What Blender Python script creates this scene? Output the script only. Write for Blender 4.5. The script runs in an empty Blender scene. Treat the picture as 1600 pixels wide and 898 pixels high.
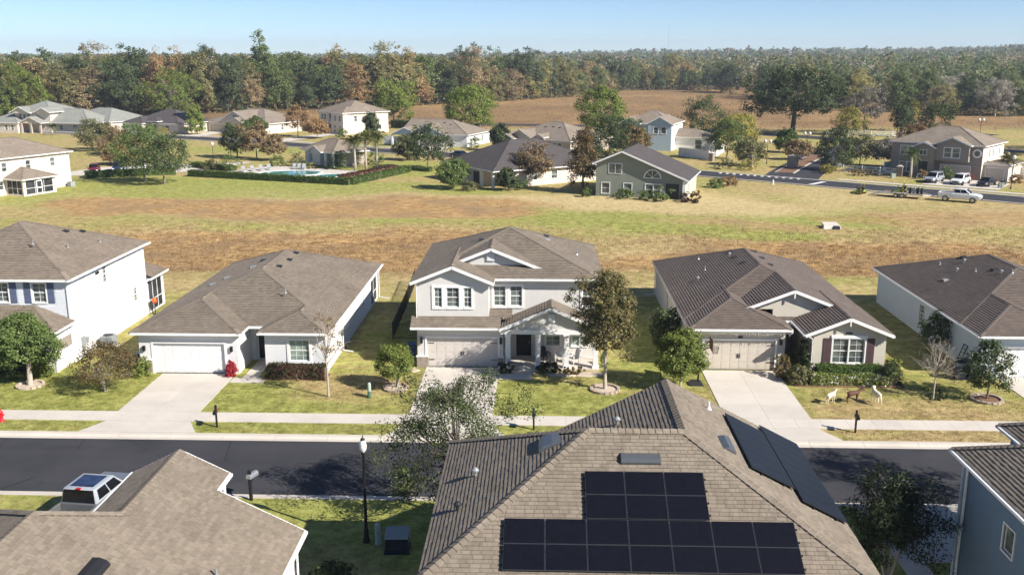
import bpy, math, random
import numpy as np
from mathutils import Vector, Matrix
R = math.radians
rnd = random.Random(7)
scene = bpy.context.scene
COL = scene.collection

# ---------------------------------------------------------------- camera, sky, sun, exposure
cam_d = bpy.data.cameras.new("camera"); cam = bpy.data.objects.new("camera", cam_d); COL.objects.link(cam)
scene.camera = cam
cam.location = (0, 0, 21.02)
cam_d.sensor_width = 36.0; cam_d.lens = 33.75; cam_d.clip_start = 0.5; cam_d.clip_end = 12000
cam.rotation_euler = (R(90 - 13.64), 0, R(1.8))
SUN_EL, SUN_AZ = 35.0, -30.0            # elevation; compass angle of the sun measured from +X towards +Y
w = bpy.data.worlds.new("World"); scene.world = w; w.use_nodes = True
wn = w.node_tree.nodes; wl = w.node_tree.links
sky = wn.new("ShaderNodeTexSky"); sky.sky_type = 'NISHITA'; sky.sun_disc = False
sky.sun_elevation = R(SUN_EL); sky.sun_rotation = R(90 - SUN_AZ)
sky.altitude = 0; sky.air_density = 0.58; sky.dust_density = 0.05; sky.ozone_density = 4.6
wn["Background"].inputs[1].default_value = 0.072
wl.new(sky.outputs[0], wn["Background"].inputs[0])
sd = bpy.data.lights.new("sun", 'SUN'); sd.energy = 4.6; sd.angle = R(0.53); sd.color = (1.0, 0.94, 0.85)
sun = bpy.data.objects.new("sun", sd); COL.objects.link(sun)
sv = Vector((math.cos(R(SUN_AZ)) * math.cos(R(SUN_EL)), math.sin(R(SUN_AZ)) * math.cos(R(SUN_EL)), math.sin(R(SUN_EL))))
sun.rotation_euler = sv.to_track_quat('Z', 'Y').to_euler(); sun.location = (60, -40, 60)
vs = scene.view_settings
vs.view_transform = 'Standard'; vs.look = 'None'; vs.gamma = 1.0; vs.use_curve_mapping = False; vs.exposure = 0.9
scene.render.engine = 'CYCLES'
cy = scene.cycles
cy.use_denoising = True; cy.denoiser = 'OPENIMAGEDENOISE'; cy.denoising_input_passes = 'RGB_ALBEDO_NORMAL'; cy.denoising_prefilter = 'ACCURATE';
cy.use_light_tree = False; cy.max_bounces = 6; cy.diffuse_bounces = 3; cy.glossy_bounces = 2; cy.transmission_bounces = 3
cy.transparent_max_bounces = 4; cy.caustics_reflective = False; cy.caustics_refractive = False

# ---------------------------------------------------------------- materials
class NT:
    def __init__(s, name):
        s.m = bpy.data.materials.new(name); s.m.use_nodes = True
        s.t = s.m.node_tree; s.b = s.t.nodes["Principled BSDF"]; s.out = s.t.nodes["Material Output"]
    def n(s, typ, **kw):
        nd = s.t.nodes.new("ShaderNode" + typ)
        for k, v in kw.items():
            if k.startswith("i_"): nd.inputs[k[2:].replace("_", " ")].default_value = v
            else: setattr(nd, k, v)
        return nd
    def l(s, a, b): s.t.links.new(a, b)
    def math(s, op, a, b=None):
        nd = s.n("Math", operation=op)
        for i, v in enumerate((a, b)):
            if v is None: continue
            if isinstance(v, (int, float)): nd.inputs[i].default_value = v
            else: s.l(v, nd.inputs[i])
        return nd.outputs[0]
    def mix(s, f, a, b, blend='MIX'):
        nd = s.n("Mix", data_type='RGBA', blend_type=blend)
        for i, v in ((0, f), (6, a), (7, b)):
            if isinstance(v, (int, float)): nd.inputs[i].default_value = v
            elif isinstance(v, tuple): nd.inputs[i].default_value = v + (1,) if len(v) == 3 else v
            else: s.l(v, nd.inputs[i])
        return nd.outputs[2]
    def noise(s, scale, detail=4, vec=None, rough=.55):
        nd = s.n("TexNoise"); nd.inputs["Scale"].default_value = scale; nd.inputs["Detail"].default_value = detail
        nd.inputs["Roughness"].default_value = rough
        if vec is not None: s.l(vec, nd.inputs["Vector"])
        return nd.outputs["Fac"]
    def ramp(s, f, lo, hi):
        nd = s.n("MapRange"); nd.inputs[1].default_value = lo; nd.inputs[2].default_value = hi
        s.l(f, nd.inputs[0]); return nd.outputs[0]
    def pos(s): return s.n("NewGeometry").outputs["Position"]
    def bump(s, h, strength=.3, dist=.02):
        nd = s.n("Bump"); nd.inputs["Strength"].default_value = strength; nd.inputs["Distance"].default_value = dist
        s.l(h, nd.inputs["Height"]); s.l(nd.outputs[0], s.b.inputs["Normal"])
def pm(name, rgb, rough=.8, var=.12, scale=3.0, bump=0.0, bscale=60, spec=.3, metal=0.0):
    t = NT(name); b = t.b
    b.inputs["Roughness"].default_value = rough; b.inputs["Specular IOR Level"].default_value = spec; b.inputs["Metallic"].default_value = metal
    p = t.pos(); n1 = t.noise(scale, 5, p); n2 = t.noise(scale * 9, 3, p)
    f = t.math('ADD', t.math('MULTIPLY', n1, .65), t.math('MULTIPLY', n2, .35))
    f = t.ramp(f, .3, .7)
    lo = tuple(c * (1 - var) for c in rgb); hi = tuple(min(1, c * (1 + var * .8)) for c in rgb)
    c = t.mix(f, lo, hi)
    if 'stucco' in name or name == 'white_paint':
        mp = t.n('Mapping'); t.l(p, mp.inputs[0]); mp.inputs['Scale'].default_value = (2.2, 2.2, .18); sk = t.ramp(t.noise(1.0, 4, mp.outputs[0]), .52, .78); c = t.mix(t.math('MULTIPLY', sk, .22), c, tuple(q * .72 for q in rgb))
    t.l(c, b.inputs["Base Color"])
    if bump: t.bump(t.noise(bscale, 3, p), bump, .01)
    return t.m
def shingle(name, rgb, e=.20, tw=.30, var=.22):
    """asphalt shingles; UV in metres: u along the eave, v up the slope"""
    t = NT(name); b = t.b; b.inputs["Roughness"].default_value = .93; b.inputs["Specular IOR Level"].default_value = .15
    uv = t.n("UVMap").outputs[0]; sp = t.n("SeparateXYZ"); t.l(uv, sp.inputs[0])
    row = t.math('FLOOR', t.math('DIVIDE', t.math('ADD', sp.outputs[1], .002), e))
    wn0 = t.n("TexWhiteNoise", noise_dimensions='1D'); t.l(row, wn0.inputs["W"])
    uu = t.math('ADD', t.math('DIVIDE', sp.outputs[0], tw), wn0.outputs["Value"])
    cell = t.math('FLOOR', uu)
    cb = t.n("CombineXYZ"); t.l(row, cb.inputs[0]); t.l(cell, cb.inputs[1])
    wn1 = t.n("TexWhiteNoise", noise_dimensions='2D'); t.l(cb.outputs[0], wn1.inputs["Vector"])
    p = t.pos(); big = t.ramp(t.noise(.5, 4, p), .3, .7); gran = t.noise(45, 2, p)
    f = t.math('ADD', t.math('MULTIPLY', wn1.outputs["Value"], .48), t.math('MULTIPLY', big, .34))
    f = t.math('ADD', f, t.math('MULTIPLY', t.ramp(gran, .3, .7), .25))
    lo = tuple(c * (1 - var) for c in rgb); hi = tuple(c * (1 + var) for c in rgb)
    c0 = t.mix(f, lo, hi)
    # worn slots between tabs
    fr = t.math('FRACT', uu); slot = t.math('LESS_THAN', fr, .05)
    c1 = t.mix(t.math('MULTIPLY', slot, .35), c0, tuple(c * .45 for c in rgb))
    # rain streaks running down the slope
    mp = t.n("Mapping"); t.l(uv, mp.inputs[0]); mp.inputs["Scale"].default_value = (1.6, .12, 1)
    st = t.ramp(t.noise(1.2, 3, mp.outputs[0]), .52, .75)
    t.l(t.mix(t.math('MULTIPLY', st, .22), c1, tuple(c * .55 for c in rgb)), b.inputs["Base Color"])
    t.bump(gran, .25, .01)
    return t.m
def leafmat(name, lo, hi, trans=.25, hue=.0):
    t = NT(name); g = t.n("NewGeometry"); oi = t.n("ObjectInfo")
    c = t.mix(g.outputs["Random Per Island"], lo, hi)
    hsv = t.n("HueSaturation"); t.l(c, hsv.inputs["Color"])
    hsv.inputs["Saturation"].default_value = 1.0
    v = t.n("MapRange"); v.inputs[3].default_value = .8; v.inputs[4].default_value = 1.2; t.l(oi.outputs["Random"], v.inputs[0]); t.l(v.outputs[0], hsv.inputs["Value"])
    d = t.n("BsdfDiffuse"); tr = t.n("BsdfTranslucent"); mx = t.n("MixShader"); gl = t.n("BsdfGlossy"); mx2 = t.n("MixShader")
    t.l(hsv.outputs[0], d.inputs[0]); t.l(hsv.outputs[0], tr.inputs[0]); mx.inputs[0].default_value = trans
    t.l(d.outputs[0], mx.inputs[1]); t.l(tr.outputs[0], mx.inputs[2])
    gl.inputs["Roughness"].default_value = .45; gl.inputs[0].default_value = (.9, .95, 1, 1); mx2.inputs[0].default_value = .012
    t.l(mx.outputs[0], mx2.inputs[1]); t.l(gl.outputs[0], mx2.inputs[2]); t.l(mx2.outputs[0], t.out.inputs[0])
    return t.m
def glassy(name, rgb, rough=.06, spec=.6):
    t = NT(name); t.b.inputs["Base Color"].default_value = rgb + (1,); t.b.inputs["Roughness"].default_value = rough
    t.b.inputs["Specular IOR Level"].default_value = spec
    n = t.noise(1.3, 2, t.pos()); t.bump(n, .05, .02)
    c = t.mix(t.ramp(t.noise(.9, 2, t.pos()), .35, .65), tuple(x * .5 for x in rgb), tuple(min(1, x * 1.9) for x in rgb)); t.l(c, t.b.inputs["Base Color"])
    return t.m
M = {}
M['white'] = pm('white_paint', (.74, .74, .735), .55, .03)
M['trim'] = pm('white_trim', (.77, .77, .76), .5, .03)
M['stucco_grey'] = pm('grey_stucco', (.61, .595, .57), .9, .05, 1.2, .08, 90)
M['stucco_pale'] = pm('pale_stucco', (.70, .70, .70), .9, .05, 1.2, .08, 90)
M['stucco_beige'] = pm('beige_stucco', (.55, .51, .43), .9, .06, 1.2, .08, 90)
M['stucco_cream'] = pm('cream_stucco', (.66, .58, .50), .9, .06, 1.2, .08, 60)
M['stucco_tan'] = pm('tan_stucco', (.42, .36, .30), .9, .06, 1.2, .08, 60)
M['stucco_blue'] = pm('pale_blue_stucco', (.47, .54, .60), .9, .05, 1.2, .08, 90)
M['siding_blue'] = pm('dark_blue_siding', (.13, .20, .285), .85, .07, 1.5, .3, 70)
M['siding_pale'] = pm('pale_blue_siding', (.64, .67, .70), .7, .04)
M['wall_green'] = pm('grey_green_stucco', (.23, .25, .205), .9, .08, 1.0, .08, 60)
M['wall_green_pale'] = pm('pale_green_stucco', (.50, .50, .39), .9, .05, 1.0, .08, 60)
M['wall_taupe'] = pm('taupe_siding', (.27, .235, .205), .85, .08)
M['wall_blue_b'] = pm('sky_blue_siding', (.38, .47, .55), .85, .06)
M['door_cream'] = pm('cream_garage_paint', (.57, .53, .49), .6, .03)
M['door_tan'] = pm('sand_garage_paint', (.55, .50, .43), .6, .03)
M['dark_door'] = pm('black_door_paint', (.018, .022, .03), .4, .1)
M['maroon'] = pm('plum_shutter_paint', (.085, .05, .055), .6, .1)
M['slate'] = pm('slate_blue_shutter_paint', (.10, .125, .20), .6, .1)
M['black'] = pm('black_metal', (.015, .015, .017), .45, .15)
M['dark'] = pm('dark_plastic', (.03, .032, .036), .5, .1)
M['bin_blue'] = pm('blue_bin_plastic', (.03, .06, .16), .45, .12)
M['bin_dark'] = pm('dark_bin_plastic', (.02, .03, .045), .5, .1)
M['galv'] = pm('galvanised_metal', (.42, .44, .46), .4, .12, 4, 0, 60, .5, .6)
M['steel_grey'] = pm('grey_painted_steel', (.30, .32, .33), .5, .12)
M['pale_green_box'] = pm('pale_green_cabinet', (.36, .42, .36), .6, .08)
M['green_box'] = pm('green_cabinet', (.05, .11, .06), .6, .1)
M['red'] = pm('red_paint', (.55, .02, .03), .45, .1)
M['orange'] = pm('orange_plastic', (.75, .13, .03), .5, .08)
M['yellow'] = pm('yellow_paint', (.65, .5, .03), .45, .1)
M['lime'] = pm('lime_paint', (.25, .33, .05), .45, .1)
M['cream_deer'] = pm('cream_figure', (.72, .66, .5), .7, .1, 20)
M['brown_deer'] = pm('brown_figure', (.12, .06, .04), .7, .2, 20)
M['glass'] = glassy('window_glass', (.085, .10, .095))
M['glass_green'] = glassy('window_glass_with_blind', (.16, .20, .17), .12)
M['glass_car'] = glassy('car_glass', (.008, .009, .011), .08, .25)
M['screen'] = glassy('insect_screen', (.035, .037, .04), .6, .2)
M['lamp_glass'] = pm('frosted_globe', (.75, .75, .72), .25, .03)
M['wood'] = pm('weathered_wood', (.26, .18, .12), .85, .2, 6, .3, 50)
M['bark'] = pm('grey_bark', (.20, .165, .125), .95, .25, 8, .8, 25)
M['bark_dark'] = pm('dark_bark', (.085, .07, .055), .95, .25, 8, .8, 25)
M['bark_pale'] = pm('pale_bark', (.42, .37, .31), .95, .2, 8, .6, 25)
M['mulch'] = pm('brown_mulch', (.20, .115, .07), .95, .4, 9, .9, 30)
M['mulch_pale'] = pm('pale_stone_mulch', (.52, .43, .34), .95, .3, 9, .9, 30)
M['stone_ring'] = pm('ring_block', (.42, .34, .27), .9, .2, 6, .5, 30)
M['stone'] = pm('stacked_stone', (.30, .255, .21), .9, .35, 5, .8, 22)
M['tyre'] = pm('tyre_rubber', (.02, .02, .02), .85, .1)
M['chrome'] = pm('bright_rim', (.55, .56, .58), .25, .06, 4, 0, 60, .5, .85)
def carpaint(name, rgb, rough=.28):
    t = NT(name); t.b.inputs["Roughness"].default_value = rough; t.b.inputs["Coat Weight"].default_value = .5; t.b.inputs["Coat Roughness"].default_value = .08
    t.l(t.mix(t.ramp(t.noise(3, 3, t.pos()), .3, .7), tuple(c * .93 for c in rgb), rgb), t.b.inputs["Base Color"]); return t.m
M['car_white'] = carpaint('white_car_paint', (.78, .79, .80)); M['car_silver'] = carpaint('silver_car_paint', (.34, .37, .41))
M['car_black'] = carpaint('black_car_paint', (.012, .013, .016)); M['car_blue'] = carpaint('dark_blue_car_paint', (.02, .035, .09))
M['car_red'] = carpaint('dark_red_car_paint', (.16, .015, .03)); M['car_grey'] = carpaint('grey_car_paint', (.12, .125, .13)); M['car_skyblue'] = carpaint('pale_metallic_paint', (.52, .58, .66))
M['tail'] = pm('tail_lamp', (.45, .015, .015), .2, .1); M['head'] = pm('head_lamp', (.75, .77, .8), .12, .05)
M['sh_brown'] = shingle('brown_grey_shingles', (.205, .172, .138), var=.3)
M['sh_tan'] = shingle('tan_grey_shingles', (.23, .19, .152), var=.3)
M['sh_warm'] = shingle('warm_brown_shingles', (.225, .188, .148), .155, .30, .30)
M['sh_dark'] = shingle('dark_brown_shingles', (.15, .122, .105), var=.28)
M['sh_grey'] = shingle('pale_grey_shingles', (.25, .255, .23))
M['sh_char'] = shingle('charcoal_shingles', (.085, .075, .075))
M['vent'] = pm('black_vent', (.022, .022, .024), .5, .1)
M['panel_frame'] = pm('anodised_frame', (.10, .105, .115), .4, .1, 4, 0, 60, .5, .5)
M['vent_mid'] = pm('dull_zinc_vent', (.13, .14, .15), .3, .15, 4, 0, 60, .5, .4)
M['vent_pale'] = pm('lead_grey_vent', (.33, .34, .35), .45, .12, 4, 0, 60, .5, .3)
def concrete(name, rgb):
    t = NT(name); t.b.inputs["Roughness"].default_value = .9; t.b.inputs["Specular IOR Level"].default_value = .2
    p = t.pos(); a = t.ramp(t.noise(.55, 6, p, .65), .3, .72); b = t.noise(14, 4, p); oi = t.n("ObjectInfo")
    f = t.math('ADD', t.math('MULTIPLY', a, .55), t.math('MULTIPLY', b, .3)); f = t.math('ADD', f, t.math('MULTIPLY', oi.outputs["Random"], .18))
    c = t.mix(f, tuple(c * .78 for c in rgb), tuple(c * 1.12 for c in rgb)); sg = t.ramp(t.noise(1.1, 6, p, .72), .58, .72); c = t.mix(t.math('MULTIPLY', sg, .32), c, tuple(c_ * .55 for c_ in rgb)); t.l(c, t.b.inputs["Base Color"]); t.bump(t.noise(50, 3, p), .3, .008); return t.m
M['concrete'] = concrete('pale_concrete', (.585, .535, .475)); M['kerb'] = concrete('kerb_concrete', (.55, .50, .44))
def asphalt():
    t = NT('asphalt'); t.b.inputs["Roughness"].default_value = .85; t.b.inputs["Specular IOR Level"].default_value = .25
    p = t.pos(); a = t.ramp(t.noise(.35, 5, p), .3, .7); b = t.noise(35, 3, p)
    mp = t.n("Mapping"); t.l(p, mp.inputs[0]); mp.inputs["Scale"].default_value = (.06, 1.1, 1)
    tr = t.noise(1.0, 3, mp.outputs[0])
    f = t.math('ADD', t.math('MULTIPLY', a, .35), t.math('MULTIPLY', b, .4)); f = t.math('ADD', f, t.math('MULTIPLY', tr, .35))
    c = t.mix(f, (.022, .023, .029), (.062, .062, .068))
    st = t.ramp(t.noise(.8, 6, p, .7), .60, .72); c = t.mix(t.math('MULTIPLY', st, .45), c, (.016, .016, .019))
    vo = t.n("TexVoronoi", feature='DISTANCE_TO_EDGE'); vo.inputs["Scale"].default_value = .22; wv = t.n("Mapping"); t.l(p, wv.inputs[0]); t.l(wv.outputs[0], vo.inputs["Vector"])
    cr = t.math('MULTIPLY', t.math('LESS_THAN', vo.outputs["Distance"], .006), t.ramp(t.noise(.25, 3, p), .5, .6)); c = t.mix(t.math('MULTIPLY', cr, .7), c, (.012, .012, .013))
    t.l(c, t.b.inputs["Base Color"]); t.bump(b, .4, .01); return t.m
M['asphalt'] = asphalt()
M['road_paint'] = pm('road_marking_paint', (.72, .72, .70), .7, .12, 6)
def water():
    t = NT('pool_water'); t.b.inputs["Base Color"].default_value = (.03, .22, .22, 1); t.b.inputs["Roughness"].default_value = .05
    t.l(t.mix(t.ramp(t.noise(.5, 4, t.pos()), .35, .65), (.02, .16, .17), (.10, .36, .34)), t.b.inputs["Base Color"]); t.bump(t.noise(2, 3, t.pos()), .2, .05); return t.m
M['water'] = water()
def solar():
    t = NT('solar_cells'); t.b.inputs["Roughness"].default_value = .35; t.b.inputs["Specular IOR Level"].default_value = .22
    uv = t.n("UVMap").outputs[0]; br = t.n("TexBrick"); t.l(uv, br.inputs["Vector"]); br.offset = 0
    br.inputs["Scale"].default_value = 1.0; br.inputs["Brick Width"].default_value = .165; br.inputs["Row Height"].default_value = .165; br.inputs["Mortar Size"].default_value = .006
    br.inputs["Color1"].default_value = (.004, .005, .009, 1); br.inputs["Color2"].default_value = (.006, .006, .011, 1); br.inputs["Mortar"].default_value = (.009, .009, .013, 1)
    t.l(br.outputs[0], t.b.inputs["Base Color"]); return t.m
M['solar'] = solar()
M['leaf_round'] = leafmat('leaf_fresh_green', (.105, .145, .028), (.29, .335, .085))
M['leaf_mid'] = leafmat('leaf_mid_green', (0.072, 0.116, 0.032), (0.181, 0.232, 0.072))
M['leaf_dark'] = leafmat('leaf_dark_green', (0.041, 0.065, 0.027), (0.119, 0.146, 0.057))
M['leaf_olive'] = leafmat('leaf_olive', (0.112, 0.120, 0.053), (0.262, 0.247, 0.112))
M['leaf_brown'] = leafmat('leaf_autumn_brown', (0.174, 0.123, 0.065), (0.348, 0.254, 0.138))
M['leaf_rust'] = leafmat('leaf_rust', (0.210, 0.126, 0.063), (0.392, 0.252, 0.126))
M['leaf_mix'] = leafmat('leaf_green_to_brown', (0.065, 0.085, 0.026), (0.299, 0.182, 0.091))
M['leaf_grey'] = leafmat('grey_moss_and_twigs', (0.175, 0.156, 0.125), (0.338, 0.306, 0.256), .1)
M['leaf_pine'] = leafmat('pine_needles', (0.102, 0.150, 0.026), (0.252, 0.300, 0.066))
M['leaf_pale'] = leafmat('leaf_pale_green', (0.121, 0.149, 0.047), (0.270, 0.284, 0.108))
M['leaf_red'] = leafmat('leaf_red', (0.300, 0.015, 0.030), (0.600, 0.060, 0.070))
M['leaf_purple'] = leafmat('leaf_dark_red', (0.050, 0.022, 0.020), (0.130, 0.065, 0.045))
M['leaf_white'] = leafmat('white_flower', (0.600, 0.600, 0.580), (0.850, 0.850, 0.830))
M['leaf_yellow'] = leafmat('leaf_yellow_green', (0.208, 0.202, 0.039), (0.390, 0.338, 0.091))
M['leaf_hedge'] = leafmat('leaf_hedge', (0.052, 0.098, 0.021), (0.138, 0.201, 0.052))
for k_, lo_, hi_ in (('dark', (.05, .068, .032), (.10, .125, .055)), ('mid', (.075, .10, .035), (.14, .17, .06)), ('olive', (.125, .12, .05), (.225, .205, .085)), ('brown', (.19, .145, .08), (.29, .225, .125)), ('grey', (.19, .175, .14), (.29, .265, .215)), ('rust', (.22, .145, .07), (.32, .22, .11)), ('pale', (.15, .16, .07), (.23, .235, .11)), ('yellow', (.19, .175, .06), (.29, .25, .09))):
    M['wood_' + k_] = leafmat('woodland_' + k_, tuple(1.5 * v for v in lo_), tuple(1.55 * v for v in hi_), .38)
for k_ in ('dark', 'mid', 'olive', 'brown', 'grey', 'rust'):
    c0 = {'dark': (.115, .145, .07), 'mid': (.15, .19, .075), 'olive': (.235, .22, .10), 'brown': (.30, .235, .13), 'grey': (.33, .30, .24), 'rust': (.31, .215, .115)}[k_]
    M['far_' + k_] = leafmat('far_woodland_' + k_, tuple(v * .8 for v in c0), tuple(v * 1.12 for v in c0), .38)
M['leaf_deep'] = leafmat('leaf_deep_green', (.018, .032, .015), (.06, .078, .032)); M['leaf_oak'] = leafmat('leaf_grey_green', (.045, .065, .022), (.13, .16, .06))
M['leaf_autumn'] = leafmat('leaf_olive_to_brown', (.075, .095, .03), (.26, .195, .09))
M['straw'] = leafmat('dry_straw', (.30, .20, .10), (.52, .38, .20), .2)
M['rustgrass'] = leafmat('dry_rust_grass', (.20, .115, .06), (.36, .225, .12), .2)
M['blade'] = leafmat('lawn_blades', (.12, .125, .03), (.27, .235, .085), .25)

# ---------------------------------------------------------------- mesh helpers
ORG = {}
class MB:
    def __init__(s): s.V = []; s.F = []; s.UV = []; s.MI = []
    def poly(s, pts, uv=None, mi=0):
        k = len(s.V); s.V += [tuple(p) for p in pts]; s.F.append(tuple(range(k, k + len(pts)))); s.UV.append(uv); s.MI.append(mi)
    def hexa(s, c, mi=0):       # 8 corners: bottom ccw, top ccw
        k = len(s.V); s.V += [tuple(p) for p in c]
        for f in ((3, 2, 1, 0), (4, 5, 6, 7), (0, 1, 5, 4), (1, 2, 6, 5), (2, 3, 7, 6), (3, 0, 4, 7)):
            s.F.append(tuple(k + i for i in f)); s.UV.append(None); s.MI.append(mi)
    def box(s, x0, x1, y0, y1, z0, z1, mi=0):
        s.hexa([(x0, y0, z0), (x1, y0, z0), (x1, y1, z0), (x0, y1, z0), (x0, y0, z1), (x1, y0, z1), (x1, y1, z1), (x0, y1, z1)], mi)
    def bar(s, p, q, wd, ht, mi=0, up=(0, 0, 1)):
        p = Vector(p); q = Vector(q); d = (q - p).normalized(); u = Vector(up)
        if abs(d.dot(u)) > .98: u = Vector((0, 1, 0))
        a = d.cross(u).normalized() * wd / 2; b = a.cross(d).normalized() * ht / 2
        s.hexa([p - a - b, q - a - b, q + a - b, p + a - b, p - a + b, q - a + b, q + a + b, p + a + b], mi)
    def tube(s, pts, rad, n=8, mi=0, cap=True):
        pts = [Vector(p) for p in pts]; k0 = len(s.V); N = len(pts)
        for i, p in enumerate(pts):
            d = (pts[min(i + 1, N - 1)] - pts[max(i - 1, 0)]).normalized()
            a = d.cross(Vector((0, 0, 1)) if abs(d.z) < .95 else Vector((1, 0, 0))).normalized(); b = d.cross(a)
            r = rad[i] if isinstance(rad, (list, tuple)) else rad
            for j in range(n):
                t = 2 * math.pi * j / n; s.V.append(tuple(p + a * (r * math.cos(t)) + b * (r * math.sin(t))))
        for i in range(N - 1):
            for j in range(n):
                a0 = k0 + i * n + j; b0 = k0 + i * n + (j + 1) % n
                s.F.append((a0, b0, b0 + n, a0 + n)); s.UV.append(None); s.MI.append(mi)
        if cap:
            for i, rv in ((0, 1), (N - 1, 0)):
                f = [k0 + i * n + j for j in range(n)]
                s.F.append(tuple(f[::-1] if rv else f)); s.UV.append(None); s.MI.append(mi)
    def lathe(s, prof, c=(0, 0, 0), n=12, mi=0):
        k0 = len(s.V)
        for r, z in prof:
            for j in range(n):
                t = 2 * math.pi * j / n; s.V.append((c[0] + r * math.cos(t), c[1] + r * math.sin(t), c[2] + z))
        for i in range(len(prof) - 1):
            for j in range(n):
                a = k0 + i * n + j; b = k0 + i * n + (j + 1) % n
                s.F.append((a, b, b + n, a + n)); s.UV.append(None); s.MI.append(mi)
        s.F.append(tuple(k0 + (len(prof) - 1) * n + j for j in range(n))); s.UV.append(None); s.MI.append(mi)
    def loft(s, secs, mi=0, closed=True, caps=True):
        k0 = len(s.V); n = len(secs[0])
        for sc in secs: s.V += [tuple(p) for p in sc]
        for i in range(len(secs) - 1):
            for j in range(n if closed else n - 1):
                a = k0 + i * n + j; b = k0 + i * n + (j + 1) % n
                s.F.append((a, b, b + n, a + n)); s.UV.append(None); s.MI.append(mi)
        if caps:
            s.F.append(tuple(k0 + j for j in range(n))[::-1]); s.UV.append(None); s.MI.append(mi)
            s.F.append(tuple(k0 + (len(secs) - 1) * n + j for j in range(n))); s.UV.append(None); s.MI.append(mi)
    def build(s, name, mats, parent=None, smooth=False, org=None, bevel=0):
        me = bpy.data.meshes.new(name)
        o0 = org if org is not None else (ORG.get(parent.name, (0, 0, 0)) if parent else (0, 0, 0))
        V = np.array(s.V, dtype=np.float64).reshape(-1, 3) - np.array(o0)
        me.from_pydata(V.tolist(), [], s.F)
        mats = mats if isinstance(mats, (list, tuple)) else [mats]
        for m in mats: me.materials.append(M[m] if isinstance(m, str) else m)
        if len(mats) > 1: me.polygons.foreach_set("material_index", s.MI)
        if any(u is not None for u in s.UV):
            uvl = me.uv_layers.new(name="UVMap"); k = 0; buf = []
            for f, u in zip(s.F, s.UV):
                buf += [c for p in (u if u is not None else [(0, 0)] * len(f)) for c in p]
            uvl.data.foreach_set("uv", buf)
        if smooth: me.polygons.foreach_set("use_smooth", [True] * len(me.polygons))
        me.update()
        ob = bpy.data.objects.new(name, me); COL.objects.link(ob)
        if parent: ob.parent = parent; ORG[ob.name] = tuple(o0)
        if bevel:
            md = ob.modifiers.new("edge", 'BEVEL'); md.width = bevel; md.segments = 2; md.limit_method = 'ANGLE'
        return ob
def tag(o, label=None, cat=None, group=None, kind=None):
    if label: o["label"] = label
    if cat: o["category"] = cat
    if group: o["group"] = group
    if kind: o["kind"] = kind
    return o
def root(name, label, cat, loc, rot=0.0, group=None, world=False):
    o = bpy.data.objects.new(name, None); COL.objects.link(o); o.empty_display_size = .3
    o.location = loc; o.rotation_euler = (0, 0, rot)
    ORG[o.name] = tuple(loc) if world else (0, 0, 0)
    return tag(o, label, cat, group)
def dup(src, loc, rot=0.0, label=None, scale=None, group=None):
    r = src.copy(); COL.objects.link(r); r.location = loc; r.rotation_euler = (0, 0, rot)
    if label: r["label"] = label
    if group: r["group"] = group
    if scale is not None: r.scale = scale if isinstance(scale, tuple) else (scale,) * 3
    for ch in src.children:
        c = ch.copy(); COL.objects.link(c); c.parent = r
        for g in ch.children:
            d = g.copy(); COL.objects.link(d); d.parent = c
    return r
def clip(poly, ax, val, keep_ge):
    out = []
    for i in range(len(poly)):
        a = poly[i]; b = poly[(i + 1) % len(poly)]
        ia = (a[ax] >= val) if keep_ge else (a[ax] <= val); ib = (b[ax] >= val) if keep_ge else (b[ax] <= val)
        if ia: out.append(a)
        if ia != ib:
            t = (val - a[ax]) / (b[ax] - a[ax]); out.append((a[0] + t * (b[0] - a[0]), a[1] + t * (b[1] - a[1])))
    return out

# ---------------------------------------------------------------- roofs and houses
class Plane:
    def __init__(s, pts):           # pts[0] -> pts[1] is the eave, anticlockwise seen from outside
        s.P = [Vector(p) for p in pts]; s.o = s.P[0]; s.u = (s.P[1] - s.P[0]).normalized()
        nn = Vector((0, 0, 0))
        for i in range(1, len(s.P) - 1): nn += (s.P[i] - s.P[0]).cross(s.P[i + 1] - s.P[0])
        s.n = nn.normalized(); s.v = s.n.cross(s.u)
        s.uv = [((p - s.o).dot(s.u), (p - s.o).dot(s.v)) for p in s.P]
    def at(s, u, v, h=0.0): return s.o + s.u * u + s.v * v + s.n * h
    def z(s, x, y): return s.o.z - (s.n.x * (x - s.o.x) + s.n.y * (y - s.o.y)) / s.n.z
    def on(s, x, y, h=0.0): return Vector((x, y, s.z(x, y))) + s.n * h
def piece(mb, pl, poly, v0, e, hb, ht, jit=0.0):
    """one wedge of roofing: thick at its lower edge, thin at its upper edge"""
    if len(poly) < 3: return
    h = lambda v: hb + (ht - hb) * (v - v0) / e + jit
    mb.poly([pl.at(u, v, h(v)) for u, v in poly], poly)
    n = len(poly)
    for i in range(n):
        a = poly[i]; b = poly[(i + 1) % n]
        if abs(a[1] - b[1]) < 1e-5 and a[1] > v0 + 1e-4: continue
        mb.poly([pl.at(*a, 0.0), pl.at(*b, 0.0), pl.at(*b, h(b[1])), pl.at(*a, h(a[1]))], [a, b, b, a])
def courses(mb, pl, e=.20, hb=.045, ht=.004):
    vm = max(v for _, v in pl.uv); k = 0
    while k * e < vm:
        q = clip(clip(pl.uv, 1, k * e, True), 1, (k + 1) * e, False)
        if len(q) >= 3: piece(mb, pl, q, k * e, e, hb, ht)
        k += 1
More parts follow.
